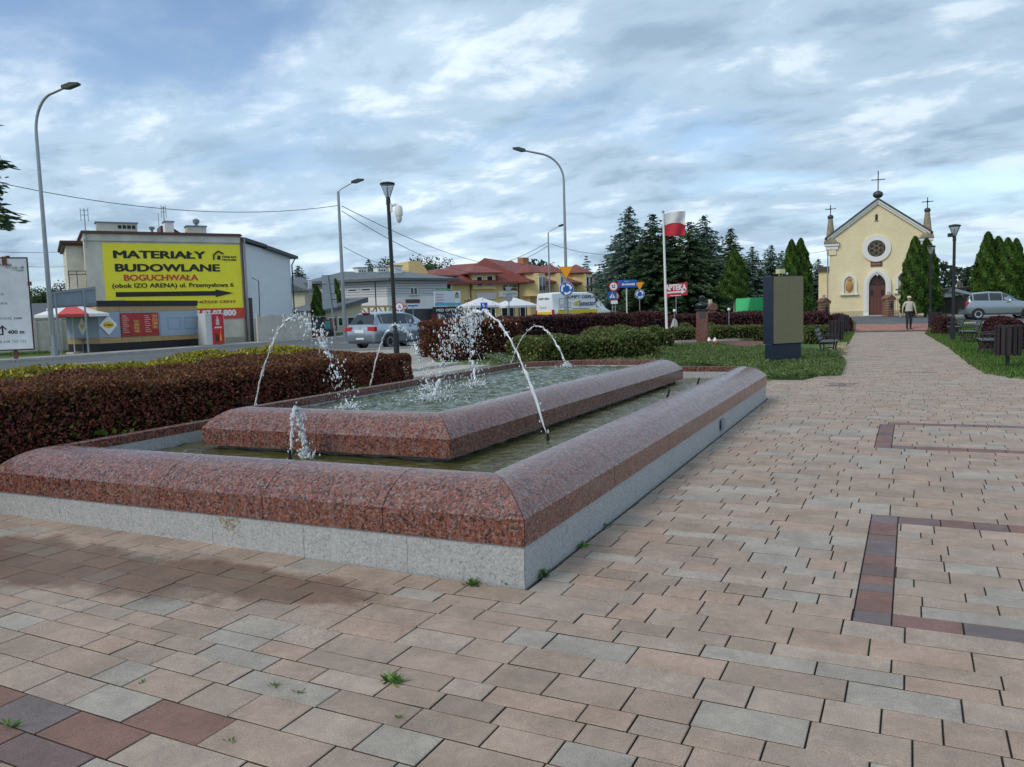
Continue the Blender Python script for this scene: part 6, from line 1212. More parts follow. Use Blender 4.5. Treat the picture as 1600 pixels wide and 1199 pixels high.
# silver hatchback, boot open, parked across the street on the right
p = foot(1521, 45); p.z += .0
hb = car('silver hatchback parked side-on with its tailgate raised', p, FACE+R(-14), [(-.62,.36,.58,.70,.72,.72,.6),(-.56,.28,.58,.95,.97,.80,.62),(-.42,.24,.58,1.0,1.30,.825,.56),(-.25,.22,.58,1.0,1.44,.83,.57),(.55,.22,.58,.97,1.50,.83,.58),(1.2,.22,.58,.95,1.46,.83,.57),(1.75,.22,.58,.93,1.22,.83,.56),(2.15,.22,.58,.91,.95,.82,.56),(2.75,.24,.56,.82,.84,.80,.58),(3.08,.30,.52,.62,.64,.68,.5)], sgrey, 2.45, .285, .835,
   [('tail_light', tl_, (-.63,-.45,.55,.80,.74,.98)), ('head_light', hl_, (2.65,2.98,.45,.78,.62,.78))], 'hatchback', glassz=[(7,5,'windscreen')])
boxp('boot_opening', drk, hb, -.66, -.60, -.6, .6, .55, 1.25); part('tailgate', sgrey, hb, lambda b: b.prism([(-.30,1.46),(-1.05,1.72),(-1.2,1.60),(-1.1,1.56),(-.36,1.36)], -.6, .6)); part('tailgate_glass', cgl, hb, lambda b: b.prism([(-.45,1.36),(-1.0,1.55),(-1.02,1.53),(-.47,1.33)], -.5, .5))
# person-sized dark shape at the boot is left to the man walking; dark car behind the hedge
p = foot(718, 66); car('dark blue car parked before the optician boards', p, fr2.a+R(180), [(-.8,.36,.6,.72,.74,.74,.6),(-.7,.26,.6,.93,.95,.85,.66),(-.2,.24,.6,.95,1.30,.86,.58),(.2,.24,.6,.94,1.43,.86,.58),(1.0,.24,.6,.93,1.45,.86,.58),(1.6,.24,.6,.92,1.30,.86,.57),(2.1,.24,.6,.90,.93,.86,.58),(3.1,.28,.58,.80,.82,.82,.6),(3.4,.32,.52,.6,.62,.7,.5)], dkblue, 2.6, .31, .86, [('tail_light', tl_, (-.8,-.6,.5,.84,.7,.88)), ('head_light', hl_, (3.0,3.3,.5,.8,.6,.76))], 'parked_car', glassz=[(1,3,'rear_window'),(6,5,'windscreen')])
# white panel van with lettering
p = foot(867, 60); p.z -= .02
vn = car('white panel van with heat pump lettering and yellow sill band', p, R(90-27), [(-1.0,.45,.9,1.25,2.30,.98,.80),(-.94,.36,.9,1.25,2.46,1.02,.84),(.0,.34,.9,1.25,2.52,1.02,.86),(2.6,.34,.9,1.25,2.50,1.02,.86),(3.3,.34,.9,1.25,2.36,1.02,.84),(3.95,.34,.9,1.22,1.85,1.02,.80),(4.45,.36,.9,1.20,1.30,1.0,.78),(4.85,.40,.85,1.05,1.08,.94,.7),(5.0,.45,.75,.85,.87,.8,.6)], vwhite, 3.6, .35, 1.02, [('tail_light', tl_, (-1.03,-.90,.84,1.03,.75,1.25)), ('head_light', hl_, (4.6,4.95,.5,.9,.85,1.05))], 'panel_van', glassz=[(6,4,'windscreen')], cat='van')
for o in [c for c in vn.children if c.name.startswith('side_window')]:
    xs_ = [v.co.x for v in o.data.vertices]
    if min(xs_) < 3.2: bpy.data.objects.remove(o)
YV = -1.045
boxp('yellow_band', mat('van_yellow', (.78,.55,.02), .4), vn, -.6, 3.4, YV, YV+.02, .92, 1.2); text('POMPY CIEPŁA', mat('van_navy', (.03,.05,.14), .5), vn, 3.0, .26, 1.75, -1.0, 2.16, .02); text('Sunector', MATS['van_navy'], vn, 1.75, .42, 2.35, YV-.012, 1.68, .02); part('sun_logo', MATS['van_yellow'], vn, lambda b: b.ball((1.25,YV-.01,1.68), .17, 12, 6, (1,.06,1)))
boxp('line', MATS['van_navy'], vn, .8, 2.6, YV-.01, YV+.01, 1.26, 1.30)
for (a, c, e, f) in ((-.45,.05,1.55,2.05),(-.4,.1,1.15,1.45),(.25,.7,1.35,1.75)):
    b = MB(); b.box(a,c,YV-.012,YV,e,e+.03).box(a,c,YV-.012,YV,f-.03,f).box(a,a+.03,YV-.012,YV,e+.03,f-.03).box(c-.03,c,YV-.012,YV,e+.03,f-.03).build('pictogram', MATS['van_navy'], vn)
text('POMPY CIEPŁA', MATS['van_navy'], vn, 1.25, .16, -1.015, 0, 2.05, .02, rz=R(-90)); text('Sunector', mat('van_grey', (.35,.36,.30), .5), vn, .8, .2, -1.035, .1, 1.45, .0, rz=R(-90)); boxp('yellow_band', MATS['van_yellow'], vn, -1.04, -1.0, -.75, .75, .92, 1.1); boxp('number_plate', wsign, vn, -1.045, -1.0, -.26, .26, .5, .62)
# dark trailer with tarpaulin by the concrete fence
fz = Frame(foot(482,57), foot(526,59)); t = thing('box_trailer', 'dark open trailer loaded with crates beside the concrete fence', 'trailer', fz.o, fz.a); dk2 = mat('trailer_dark', (.03,.035,.04), .6, var=.3)
boxp('bed', dk2, t, 0, fz.len, 0, 1.6, .45, .62)
for x_ in (0, fz.len*.5, fz.len-.06): boxp('stake', dk2, t, x_, x_+.06, 0, .06, .62, 1.55)
boxp('tarpaulin', dk2, t, .05, fz.len*.55, .1, 1.5, .62, 1.35); boxp('crate', mat('teal_crate', (.05,.25,.25), .6), t, fz.len*.58, fz.len*.8, .1, 1.2, .62, 1.2); boxp('crate', mat('red_crate', (.3,.06,.05), .6), t, fz.len*.82, fz.len*.96, .1, 1.2, .62, 1.3); wire('top_rail', [(0,.03,1.55),(fz.len,.03,1.5)], .03, t, greym)
for x_ in (.5, fz.len-.6): part('wheel', tyre, t, lambda b: b.lathe([(.001,-.08),(.3,-.08),(.3,.08),(.001,.08)], 16, (x_,.1,.3), Matrix.Rotation(R(90),4,'X')))
fz = Frame(foot(1168,52), foot(1215,53)); t = thing('green_tarpaulin_cart', 'bright green tarpaulin cover showing behind the dark hedge and pylon', 'cover', fz.o, fz.a); zg = fz.pix(1185,465)[1]
part('cover', mat('bright_green_tarp', (.05,.48,.16), .5, var=.08), t, lambda b: b.prism([(0,.5),(fz.len,.5),(fz.len,zg),(.25,zg)], 0, 1.4)); boxp('frame', dk2, t, .05, fz.len-.05, .05, 1.35, .35, .498)
for x_ in (.4, fz.len-.4): part('wheel', tyre, t, lambda b: b.lathe([(.001,-.08),(.3,-.08),(.3,.08),(.001,.08)], 14, (x_,.15,.3), Matrix.Rotation(R(90),4,'X')))
# ================================================================== MAN
def man():
    p = foot(1420, 42.5); t = thing('person', 'man in pale shirt, dark trousers and cream cap walking on the path', 'person', p, FACE+R(180)-R(4))
    J = {}; vs_, es, rad = [], [], []
    def add(n, co, r_, par=None):
        J[n] = len(vs_); vs_.append(co); rad.append(r_)
        if par: es.append((J[par], J[n]))
    # he faces +y here (towards the viewer after the turn); x is his width
    add('pelvis',(0,0,.92),(.15,.12)); add('waist',(0,0,1.08),(.155,.12),'pelvis'); add('chest',(0,.0,1.28),(.175,.125),'waist'); add('collar',(0,-.01,1.43),(.11,.085),'chest'); add('neck',(0,0,1.49),(.055,.055),'collar'); add('jaw',(0,.025,1.555),(.062,.07),'neck'); add('head',(0,.02,1.63),(.075,.092),'jaw'); add('crown',(0,.01,1.70),(.055,.07),'head')
    add('nose',(0,.115,1.605),(.014,.014),'head')
    for s, nm, st_ in ((1,'l',.10),(-1,'r',-.07)):
        add('hip'+nm,(s*.09,0,.86),(.095,.1),'pelvis'); add('knee'+nm,(s*.105,st_*.7+.03,.48),(.062,.066),'hip'+nm); add('calf'+nm,(s*.108,st_*.9,.32),(.052,.056),'knee'+nm); add('ankle'+nm,(s*.11,st_,.09),(.036,.04),'calf'+nm); add('heel'+nm,(s*.11,st_-.03,.04),(.036,.035),'ankle'+nm); add('toe'+nm,(s*.125,st_+.17,.035),(.036,.026),'heel'+nm)
        add('sh'+nm,(s*.19,-.005,1.395),(.062,.06),'collar'); add('el'+nm,(s*.265,-.02-.03*s,1.12),(.043,.043),'sh'+nm); add('wr'+nm,(s*.285,.05-.04*s,.90),(.029,.024),'el'+nm); add('pa'+nm,(s*.285,.065-.04*s,.83),(.022,.034),'wr'+nm)
        for k in range(4): add('f%d'%k+nm,(s*.282,.035+.022*k-.04*s,.765),(.009,.009),'pa'+nm); add('g%d'%k+nm,(s*.27,.045+.02*k-.04*s,.725-.008*(k in (1,2))),(.008,.008),'f%d'%k+nm)
        add('th'+nm,(s*.27,.115-.04*s,.80),(.010,.010),'pa'+nm); add('tt'+nm,(s*.262,.128-.04*s,.765),(.008,.008),'th'+nm)
    me = bpy.data.meshes.new('body'); me.from_pydata(vs_, es, []); o = bpy.data.objects.new('body', me); COL.objects.link(o)
    bpy.context.view_layer.objects.active = o; m_ = o.modifiers.new('s','SKIN'); m_.use_smooth_shade = True
    for i, r_ in enumerate(rad): me.skin_vertices[0].data[i].radius = r_
    me.skin_vertices[0].data[0].use_root = True
    sb = o.modifiers.new('d','SUBSURF'); sb.levels = 2; sb.render_levels = 2; bpy.context.view_layer.update()
    nm_ = bpy.data.meshes.new_from_object(o.evaluated_get(bpy.context.evaluated_depsgraph_get())); bpy.data.objects.remove(o)
    for mm in (mat('skin', (.42,.26,.19), .6), mat('shirt', (.52,.49,.43), .85, var=.1, scale=20), mat('trousers', (.022,.024,.032), .85), mat('shoes', (.05,.04,.035), .6)): nm_.materials.append(mm)
    for pl in nm_.polygons:
        c = pl.center; arm = abs(c.x) > .2; z = c.z
        pl.material_index = 3 if z < .085 else 0 if (arm and z < 1.16) or z > 1.475 else 2 if z < .95 else 1
    b_ = bpy.data.objects.new('body', nm_); COL.objects.link(b_); b_.parent = t
    capm = mat('cream_cap', (.62,.55,.38), .8)
    part('cap', capm, t, lambda b: (b.lathe([(.088,1.665),(.092,1.69),(.08,1.735),(.045,1.76),(.005,1.768)], 16, (0,.01,0), Matrix.Diagonal((1,1.15,1,1))), b.prism([(-.07,.07),(.07,.07),(.055,.175),(-.055,.175)], 1.662, 1.675, 'z')), smooth=50)
    part('belt', drk, t, lambda b: b.lathe([(.168,.93),(.17,.965)], 16, (0,0,0), Matrix.Diagonal((1,.82,1,1))))
    for s in (-1,1): part('ear', MATS['skin'], t, lambda b: b.ball((s*.083,.01,1.615), .022, 6, 5, (.5,.8,1.2))); part('eye', drk, t, lambda b: b.ball((s*.03,.105,1.63), .008, 6, 4))
    part('mouth', mat('lips', (.3,.12,.1), .6), t, lambda b: b.box(-.022,.022,.098,.106,1.555,1.563)); t.scale = (1.14,1.05,1.0); return t
man()
# ================================================================== HEDGES, SHRUBS
BARB = [[.17,.046,.034],[.23,.07,.042],[.12,.037,.03],[.27,.11,.055],[.10,.07,.026]]; BW = [.32,.25,.25,.10,.08]
PURP = [[.085,.03,.036],[.12,.042,.045],[.055,.024,.026],[.14,.06,.055]]
JUN = [[.10,.145,.04],[.13,.17,.05],[.07,.11,.03],[.16,.19,.06],[.17,.14,.05]]
GH = 'barberry hedges round the plaza'
o = hedge('barberry_hedge', 'long clipped dark red hedge behind the fountain with golden back row', 'hedge', (2.0,14.4,.93), (-8.35,4.6,.08), 0, BARB+[[.07,.12,.025]], 2400, .038, GH, [.30,.24,.24,.10,.07,.05], .06, topcols=[[.12,.04,.028],[.16,.07,.03],[.20,.10,.035]])
n = 380; cl = np.array([[.0,.9,.22],[.0,-.9,.35],[.0,-2.4,.2],[.0,2.1,.15],[.0,5.4,.3]])     # green patches in the hedge face
ce = cl[rng.integers(5, size=n)] + rng.normal(size=(n,3))*np.array([0,.33,.14]); ce[:,0] = 1.02 + rng.normal(size=n)*.02
leaf_mesh('green_shoots', ce, rng.normal(size=(n,3))+[.6,0,.3], .075, .05, pal(n, [[.05,.14,.02],[.09,.19,.03],[.13,.22,.04]], .2), parent=o)['kind'] = 'stuff'
yl_cols = [[.40,.33,.03],[.30,.28,.04],[.46,.36,.03],[.20,.20,.03]]
tag(hedge('golden_barberry_row', 'low golden yellow barberry row along the street side of the dark red hedge', 'hedge', (.6,14.6,.955), (-9.7,4.6,.12), 0, yl_cols, 1100, .05, GH, None, .07), None)
def bhedge(label, pA, pB, dA, dB, h_, w_, cols=PURP, dens=500, leaf=.075, rnd=0, cat='hedge', name='barberry_hedge', group=GH, lump=.06, **k):
    a, c = foot(pA, dA), foot(pB, dB); m_ = (a+c)/2; L_ = (c-a).length
    return hedge(name, label, cat, (L_, w_, h_), (m_.x, m_.y, hgt(m_.x,m_.y)-.03), math.atan2(c.y-a.y, c.x-a.x), cols, dens, leaf, group, None, lump, rnd=rnd, **k)
bhedge('tall dark red hedge just right of the pale steps', 682, 782, 26.0, 28.0, 1.25, 2.2, BARB, 620, .075)
bhedge('long purple hedge running in front of the white van', 770, 968, 34.0, 41.0, 1.25, 1.6, PURP, 420, .09)
bhedge('low purple hedge before the street name post', 922, 985, 35, 37, .75, 1.2, PURP, 420, .08)
bhedge('rounded purple hedge left of the flagpole', 984, 1034, 42, 43, 1.35, 1.8, PURP, 420, .09, .5)
bhedge('purple hedge between flagpole and bust', 1046, 1096, 44, 44, 1.15, 1.5, PURP, 420, .09)
bhedge('purple hedge from the bust to the display pylon', 1102, 1212, 42, 42.5, 1.25, 1.6, PURP, 420, .09, .2)
bhedge('purple hedge between pylon and path', 1250, 1286, 43, 43.5, 1.2, 1.6, PURP, 420, .09, .3)
bhedge('round purple barberry ball left of the path by the chapel', 1290, 1328, 43, 43.5, 1.05, 1.3, PURP, 520, .08, 1.0, 'shrub', 'barberry_ball', 'barberry balls')
bhedge('low red barberry tuft beside the far left litter bin', 1292, 1312, 38, 38, .55, .7, BARB, 600, .06, 1.0, 'shrub', 'barberry_ball', 'barberry balls')
bhedge('large round purple barberry ball beside the nearest right-hand bench', 1541, 1599, 24.6, 24.6, 1.12, 1.1, [[.07,.018,.03],[.10,.026,.038],[.045,.015,.02],[.13,.045,.05]], 1300, .055, 1.0, 'shrub', 'barberry_ball', 'barberry balls')
bhedge('purple barberry ball behind the far right-hand bench', 1462, 1492, 37, 37, .95, 1.0, PURP, 650, .07, 1.0, 'shrub', 'barberry_ball', 'barberry balls')
GJ = 'clipped green hedges'
bhedge('broad green juniper mound above the fountain back wall', 812, 1006, 23.5, 25.5, .80, 2.2, JUN, 1000, .085, .4, 'hedge', 'juniper_hedge', GJ, .15)
bhedge('green juniper mound behind the low purple hedge', 955, 1030, 29, 30, .8, 2.0, JUN, 800, .09, .5, 'hedge', 'juniper_hedge', GJ, .15)
bhedge('low clipped green hedge left of the bust', 1012, 1090, 36.2, 36.2, .66, .9, JUN, 650, .07, .1, 'hedge', 'box_hedge', GJ)
bhedge('low clipped green hedge between bust and pylon', 1108, 1216, 36, 36, .72, .9, JUN, 650, .07, .1, 'hedge', 'box_hedge', GJ)
bhedge('low clipped green hedge right of the display pylon', 1254, 1302, 33, 33, .7, 1.0, JUN, 650, .07, .1, 'hedge', 'box_hedge', GJ)
bhedge('small green box ball left of the bust', 1062, 1082, 39, 39, .8, .6, JUN, 700, .06, 1.0, 'shrub', 'box_ball', 'box balls'); bhedge('small green box ball right of the bust', 1107, 1121, 39, 39, .85, .6, JUN, 700, .06, 1.0, 'shrub', 'box_ball', 'box balls'); bhedge('small green box ball before the tall thuja', 1146, 1164, 39, 39, .7, .6, JUN, 700, .06, 1.0, 'shrub', 'box_ball', 'box balls')
# ground-hugging juniper, one mass
def carpet(name, label, polys, n, cols, leaf, hmax, cat='ground cover', up=.9, kind='stuff', wr_=.24):
    Ps = []
    for poly, w_ in polys:
        P0 = np.array([[gp(*q)[0], gp(*q)[1]] for q in poly]); k = int(n*w_); mn, mx = P0.min(0), P0.max(0); got = []
        while len(got) < k:
            c = rng.uniform(mn, mx, (k*2,2)); ins = np.zeros(len(c), bool); j = len(P0)-1
            for i in range(len(P0)):
                xi, yi = P0[i]; xj, yj = P0[j]; ins ^= ((yi > c[:,1]) != (yj > c[:,1])) & (c[:,0] < (xj-xi)*(c[:,1]-yi)/(yj-yi+1e-12)+xi); j = i
            got += list(c[ins])
        Ps.append(np.array(got[:k]))
    P = np.vstack(Ps); z = np.array([hgt(x,y) for x,y in P]); P3 = np.column_stack([P, np.zeros(len(P))]); lump_ = .55+.45*smooth_noise(P3, 2.2, 9)+.25*smooth_noise(P3, 7, 4); hz = np.clip(lump_,.08,1.2)*hmax
    u = rng.random(len(P))**.5; P3[:,2] = z + hz*u; D = rng.normal(size=P3.shape)*.8 + [0,0,up]; L_ = leaf*rng.uniform(.6,1.5,len(P))
    return tag(leaf_mesh(name, P3, D, L_, L_*wr_, pal(len(P), cols, .25)*(.55+.45*u)[:,None]**0), label, cat, kind=kind)
GC = [[.105,.165,.045],[.135,.205,.06],[.075,.12,.035],[.17,.225,.08]]
carpet('juniper_carpet', 'spreading green juniper carpet behind the fountain and round the pylon', [([(860,572),(1075,572),(1205,575),(1205,545),(1000,543),(900,552)],.55), ([(1078,566),(1150,582),(1215,592),(1316,587),(1322,566),(1300,556),(1250,549),(1205,545),(1100,548)],.45)], 95000, GC, .10, .21)
carpet('flowering_cover', 'low green ground cover with pale flowers beside the steps', [([(700,556),(770,549),(880,552),(890,566),(850,572),(790,577),(745,566)],1)], 16000, GC+[[.45,.47,.48]], .075, .26, wr_=.4)
tag(sheet('mulch_bed', [(q.x,q.y) for q in (gp(1005,545),gp(1200,545),gp(1200,535),gp(1005,535))], mulch, .02), None, kind='structure')
def lawn(name, label, polys, n, leaf, cols=[[.07,.14,.02],[.10,.19,.03],[.055,.11,.02],[.13,.20,.045]]): return carpet(name, label, polys, n, cols, leaf, .06, 'grass', 2.2)
lawn('grass', 'short green grass along the right of the path', [([(1445,522),(1482,544),(1514,570),(1540,585),(1580,592),(1640,596),(1640,540),(1600,520),(1500,512),(1452,514)],1)], 46000, .09)
lawn('grass', 'short green grass left of the path beside the far bins', [([(1313,543),(1325,540),(1338,516),(1322,512),(1310,522)],1)], 3500, .09)
lawn('grass', 'grass verge in front of the kiosk and concrete fence', [([(-20,563),(60,559),(150,551),(300,543),(300,538),(150,545),(0,553)],1)], 9000, .16)
carpet('dry_tussock', 'pale dry tuft of ornamental grass behind the left-hand bench', [([(1296,552),(1322,556),(1322,543),(1303,542)],1)], 900, [[.42,.38,.22],[.5,.46,.3]], .14, .22, 'grass', 1.2, None)
# stones in the memorial bed
stn = mat('pale_boulder', (.42,.42,.39), .85, var=.2, scale=5, bump=.4)
def boulder(label, px, d, w_, h_, sh=.7):
    p = foot(px, d); b = MB(); b.ball((0,0,h_*.45), 1, 10, 7, (w_/2, w_*.3, h_*.55)); g = random.Random(px); b.v = [(x*(1+g.uniform(-.12,.12)), y*(1+g.uniform(-.12,.12)), z+g.uniform(-.03,.03)*h_) for x,y,z in b.v]
    tag(b.build('boulder', stn, None, smooth=50, loc=p, rz=FACE), label, 'stone', 'memorial stones')
boulder('pale upright memorial stone behind the flagpole', 1054, 40, .38, 1.0); boulder('low pale stone at the foot of the flagpole hedge', 1043, 38.5, .75, .55); boulder('small pale stone before the tall thuja trunk', 1151, 40, .4, .45); boulder('small pale stone left of the tall thuja trunk', 1136, 40.5, .25, .4); boulder('pale stone beside the red barberry tuft', 1287, 38.5, .5, .35)
for px, d, lab in ((1054,39.5,'white globe garden light by the upright memorial stone'),(1139,41,'white globe garden light before the tall thuja')):
    p = foot(px,d); t = thing('garden_light', lab, 'light', p, 0, 'globe garden lights'); wire('stem', [(0,0,0),(0,0,1.3)], .022, t, greym); part('globe', wsign, t, lambda b: b.ball((0,0,1.37), .08, 12, 8), smooth=60)
# ================================================================== TREES
bark = mat('bark', (.10,.075,.055), .95, var=.3, scale=9, bump=.6); barkp = mat('pale_bark', (.24,.20,.16), .95, var=.3, scale=7, bump=.6)
def spruce_mesh(seed, cols, tiers=30, rad=.30, base=.06, droop=.35, gappy=.0):
    g = np.random.default_rng(seed); P, D, Ls, C = [], [], [], []
    for i in range(tiers):
        t = i/(tiers-1); z = base+(1-base)*t**.92; r_ = rad*((1-t)**.70)*g.uniform(.78,1.12)+.008; nb = max(4, int(17*(1-t)+5))
        for k in range(nb):
            if g.random() < gappy: continue
            a = g.uniform(0,6.283); ln = r_*g.uniform(.7,1.15); m = max(3, int(ln/.0125)); s = np.linspace(.12,1,m)
            x, y, zz = np.cos(a)*ln*s, np.sin(a)*ln*s, z - droop*ln*s**1.4*.8 + .10*ln*s**3
            for q in range(3):
                jit = g.normal(size=(m,3))*np.array([.010,.010,.006]); P.append(np.stack([x,y,zz],1)+jit); side = g.uniform(-.9,.9,m)
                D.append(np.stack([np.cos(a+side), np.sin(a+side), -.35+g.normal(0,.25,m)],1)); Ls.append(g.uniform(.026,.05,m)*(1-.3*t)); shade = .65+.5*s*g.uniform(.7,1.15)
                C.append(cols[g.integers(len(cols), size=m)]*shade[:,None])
    P = np.vstack(P); D = np.vstack(D); Ls = np.concatenate(Ls); C = np.vstack(C)
    o = leaf_mesh('crown', P, D, Ls, Ls*.42, C); COL.objects.unlink(o); me = o.data; bpy.data.objects.remove(o); return me
def thuja_mesh(seed, cols, n=9000, rx=.16, base=.03, top=.93):
    g = np.random.default_rng(seed); z = g.uniform(0,1,n)**.9; prof = np.where(z < .12, .75+.25*z/.12, np.clip(1-((z-.12)/.88)**1.55,0,1)**.68); a = g.uniform(0,6.283,n)
    lumps = 1+.16*np.sin(a*3+z*9+seed)+.10*np.sin(a*7-z*21)+.08*np.sin(z*40+a*2); r_ = rx*prof*lumps*(1-np.abs(g.normal(0,.10,n))); P = np.stack([np.cos(a)*r_, np.sin(a)*r_, base+z*(1-base)],1)
    D = np.stack([np.cos(a)*.45, np.sin(a)*.45, np.ones(n)],1)+g.normal(size=(n,3))*.35; L_ = g.uniform(.018,.040,n); C = cols[g.integers(len(cols), size=n)]*g.uniform(.6,1.25,n)[:,None]*(.8+.35*np.sin(a*5+z*25))[:,None].clip(.55,1.2)
    o = leaf_mesh('crown', P, D, L_, L_*.5, C, N=np.stack([np.cos(a), np.sin(a), np.zeros(n)],1)); COL.objects.unlink(o); me = o.data; bpy.data.objects.remove(o); return me
def decid_mesh(seed, cols, n=6000):
    g = np.random.default_rng(seed); cs = g.normal(size=(26,3))*[.24,.24,.2]+[0,0,.66]; k = g.integers(26, size=n); d = g.normal(size=(n,3)); d /= np.linalg.norm(d,axis=1,keepdims=True); P = cs[k]+d*g.uniform(.05,.15,n)[:,None]
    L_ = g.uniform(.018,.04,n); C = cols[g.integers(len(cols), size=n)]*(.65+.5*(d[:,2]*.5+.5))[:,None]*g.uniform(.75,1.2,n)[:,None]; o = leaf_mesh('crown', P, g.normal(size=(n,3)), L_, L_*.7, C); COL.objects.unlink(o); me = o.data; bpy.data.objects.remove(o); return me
BLUE = np.array([[.10,.155,.115],[.125,.185,.145],[.075,.125,.09],[.17,.24,.20]]); DARKG = np.array([[.05,.09,.042],[.07,.115,.052],[.04,.07,.034],[.085,.135,.06]]); THU = np.array([[.09,.18,.03],[.115,.22,.035],[.06,.13,.025],[.15,.25,.05]]); DEC = np.array([[.045,.085,.025],[.06,.11,.03],[.03,.065,.02]])
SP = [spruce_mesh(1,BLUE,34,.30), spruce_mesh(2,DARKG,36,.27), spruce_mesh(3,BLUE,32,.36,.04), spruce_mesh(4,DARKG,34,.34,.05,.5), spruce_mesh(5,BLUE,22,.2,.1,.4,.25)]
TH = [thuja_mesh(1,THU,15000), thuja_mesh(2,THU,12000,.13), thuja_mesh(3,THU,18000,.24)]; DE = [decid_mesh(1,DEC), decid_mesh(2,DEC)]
def thuja_core(rx, base=.03):
    z = np.linspace(0,1,14); pr = np.where(z < .12, .75+.25*z/.12, np.clip(1-((z-.12)/.88)**1.55,0,1)**.68); c = MB().lathe([(max(.002,rx*p_*.66), base+q*(1-base)*.97) for p_, q in zip(pr, z)], 12).build('c', GCORE); me = c.data; bpy.data.objects.remove(c); return me
THCORE = {TH[0]: thuja_core(.16), TH[1]: thuja_core(.13), TH[2]: thuja_core(.24)}
def tree(name, label, px, d, pyt, me, m_=bark, group=None, wid=1.0, tr=.018, trunk_to=.9, core=False, zb=None, lift=0, cat='tree', fork=False):
    p = foot(px, d); h_ = zat(px,pyt,d)-p.z; t = thing(name, label, cat, p, random.uniform(0,6.28), group)
    tk = MB()
    if fork:
        for s in (-1,1): tk.tube([(s*.012*h_,0,-.02*h_),(s*.03*h_,.004*h_,.15*h_),(s*.045*h_,0,.45*h_)], [tr*h_,tr*h_*.8,tr*h_*.4], 8)
    else:
        tk.tube([(0,0,-.02*h_),(.004*h_,0,.3*h_),(0,.003*h_,trunk_to*h_)], [tr*h_,tr*h_*.7,tr*h_*.12], 8)
        if cat == 'tree' and me in DE:
            for k in range(7): a = k*.9; tk.tube([(0,0,(.3+.05*k)*h_),(math.cos(a)*.16*h_,math.sin(a)*.16*h_,(.5+.05*k)*h_)], [tr*h_*.4,tr*h_*.12], 6)
    tk.build('trunk', m_, t)
    c = bpy.data.objects.new('crown', me); COL.objects.link(c); c.parent = t; z0_ = lift; c.location = (0,0,z0_*h_); c.scale = (h_*wid, h_*wid, h_*(1-z0_))
    if core: k = bpy.data.objects.new('inner_foliage', THCORE[me]); COL.objects.link(k); k.parent = t; k.location = c.location; k.scale = c.scale
    return t
GS = 'conifers behind the hedges'
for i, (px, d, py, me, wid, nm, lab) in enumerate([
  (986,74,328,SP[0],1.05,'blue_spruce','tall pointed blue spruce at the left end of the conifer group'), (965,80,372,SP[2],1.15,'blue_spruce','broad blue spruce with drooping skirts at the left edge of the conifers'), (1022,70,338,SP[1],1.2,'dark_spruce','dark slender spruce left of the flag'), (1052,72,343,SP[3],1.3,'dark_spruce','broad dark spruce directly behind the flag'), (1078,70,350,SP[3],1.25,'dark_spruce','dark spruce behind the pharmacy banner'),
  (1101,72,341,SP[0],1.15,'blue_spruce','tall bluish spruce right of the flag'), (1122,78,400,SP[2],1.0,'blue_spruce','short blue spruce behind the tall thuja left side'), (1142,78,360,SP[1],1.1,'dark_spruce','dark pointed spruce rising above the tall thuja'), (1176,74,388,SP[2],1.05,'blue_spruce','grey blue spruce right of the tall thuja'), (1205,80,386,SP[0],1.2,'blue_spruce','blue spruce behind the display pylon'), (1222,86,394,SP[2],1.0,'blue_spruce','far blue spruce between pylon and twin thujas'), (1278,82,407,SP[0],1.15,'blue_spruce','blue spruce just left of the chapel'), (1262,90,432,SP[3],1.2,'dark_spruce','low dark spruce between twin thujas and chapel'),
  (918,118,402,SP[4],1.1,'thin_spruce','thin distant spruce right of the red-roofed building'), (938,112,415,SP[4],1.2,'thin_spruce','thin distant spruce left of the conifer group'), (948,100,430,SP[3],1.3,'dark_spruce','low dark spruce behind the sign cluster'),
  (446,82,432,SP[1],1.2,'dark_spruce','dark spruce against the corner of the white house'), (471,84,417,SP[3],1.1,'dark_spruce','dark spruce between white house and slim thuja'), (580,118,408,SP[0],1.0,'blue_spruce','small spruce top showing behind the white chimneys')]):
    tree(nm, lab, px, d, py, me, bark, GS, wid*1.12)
GT = 'thuja columns'
tree('thuja', 'tall bright green thuja with bare trunk behind the bust hedge', 1148, 50, 390, TH[2], barkp, GT, .80, .022, .9, True, lift=.33)
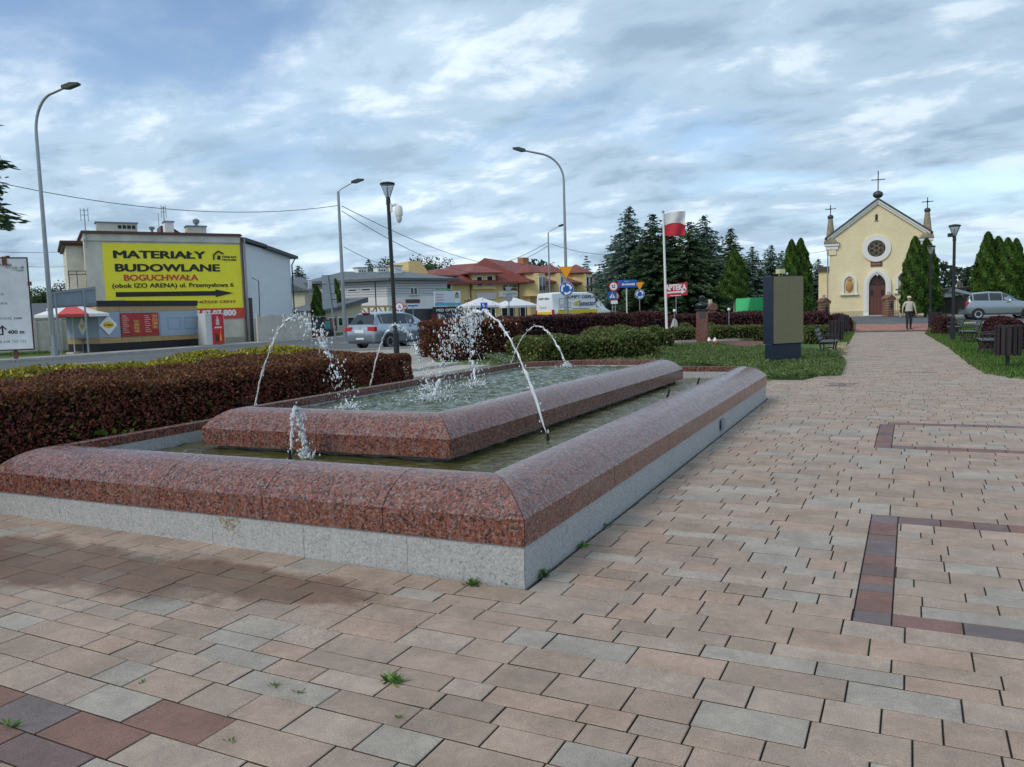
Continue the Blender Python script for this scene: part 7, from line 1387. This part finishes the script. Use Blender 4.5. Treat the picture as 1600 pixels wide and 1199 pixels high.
for px, d, py, wid, lab in ((1237,52,376,1.0,'left of the twin thujas behind the display pylon'),(1251,52.5,374,1.0,'right of the twin thujas behind the display pylon'),(497,62,446,.95,'slim thuja column left of the tall grey sign back'),(527,66,436,1.0,'slim thuja column behind the street pole')): tree('thuja', lab, px, d, py, TH[0], bark, GT, wid, .02, .8, True)
for px, d, py, wid, lab in ((1428,52,371,1.05,'left one of the two thujas before the chapel, bare trunk'),(1446,52.5,374,1.15,'right one of the two thujas before the chapel')): tree('thuja', lab, px, d, py, TH[0], barkp, GT, wid, .022, .8, True, lift=.03, fork=px == 1428)
for px, d, py, wid, lab in ((1541,60,364,1.05,'leftmost thuja of the dense group above the hatchback'),(1557,60,371,1.1,'second thuja of the dense group above the hatchback'),(1572,59,373,1.1,'third thuja of the dense group above the hatchback'),(1585,60,374,1.0,'last thuja of the dense group above the hatchback')): tree('thuja', lab, px, d, py, TH[0], bark, GT, wid*1.1, .02, .8, True)
tree('dark_spruce', 'dark conifer at the far right beyond the thuja group', 1606, 70, 388, SP[3], bark, GS, 1.5)
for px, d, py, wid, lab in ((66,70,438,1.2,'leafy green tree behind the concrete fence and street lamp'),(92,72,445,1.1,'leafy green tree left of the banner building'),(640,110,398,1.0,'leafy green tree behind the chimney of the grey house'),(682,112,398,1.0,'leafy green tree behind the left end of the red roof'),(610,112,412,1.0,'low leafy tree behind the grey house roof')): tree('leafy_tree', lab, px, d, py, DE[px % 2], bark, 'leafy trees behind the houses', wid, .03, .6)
tree('pine', 'dark conifer whose lower branches reach in at the left edge', -66, 22, 60, spruce_mesh(9,DARKG,30,.17,.0,.6,.15), bark, GS, 1.0, .014, .95, lift=.50)
# far tree line closing the view
n = 90000; xs_ = rng.uniform(-420,420,n); zs_ = rng.random(n)**.8; hh2 = 8+4*np.sin(xs_*.05)+3*np.sin(xs_*.13+1)+2*np.sin(xs_*.31)
P = np.stack([xs_, 235+rng.uniform(-6,6,n)-.12*np.abs(xs_), zs_*hh2+.3],1)
tag(leaf_mesh('distant_wood', P, rng.normal(size=(n,3)), 1.25, .8, pal(n, [[.045,.075,.04],[.05,.08,.04],[.03,.05,.035]], .2)), 'distant dark green belt of trees along the horizon', 'wood', kind='stuff')
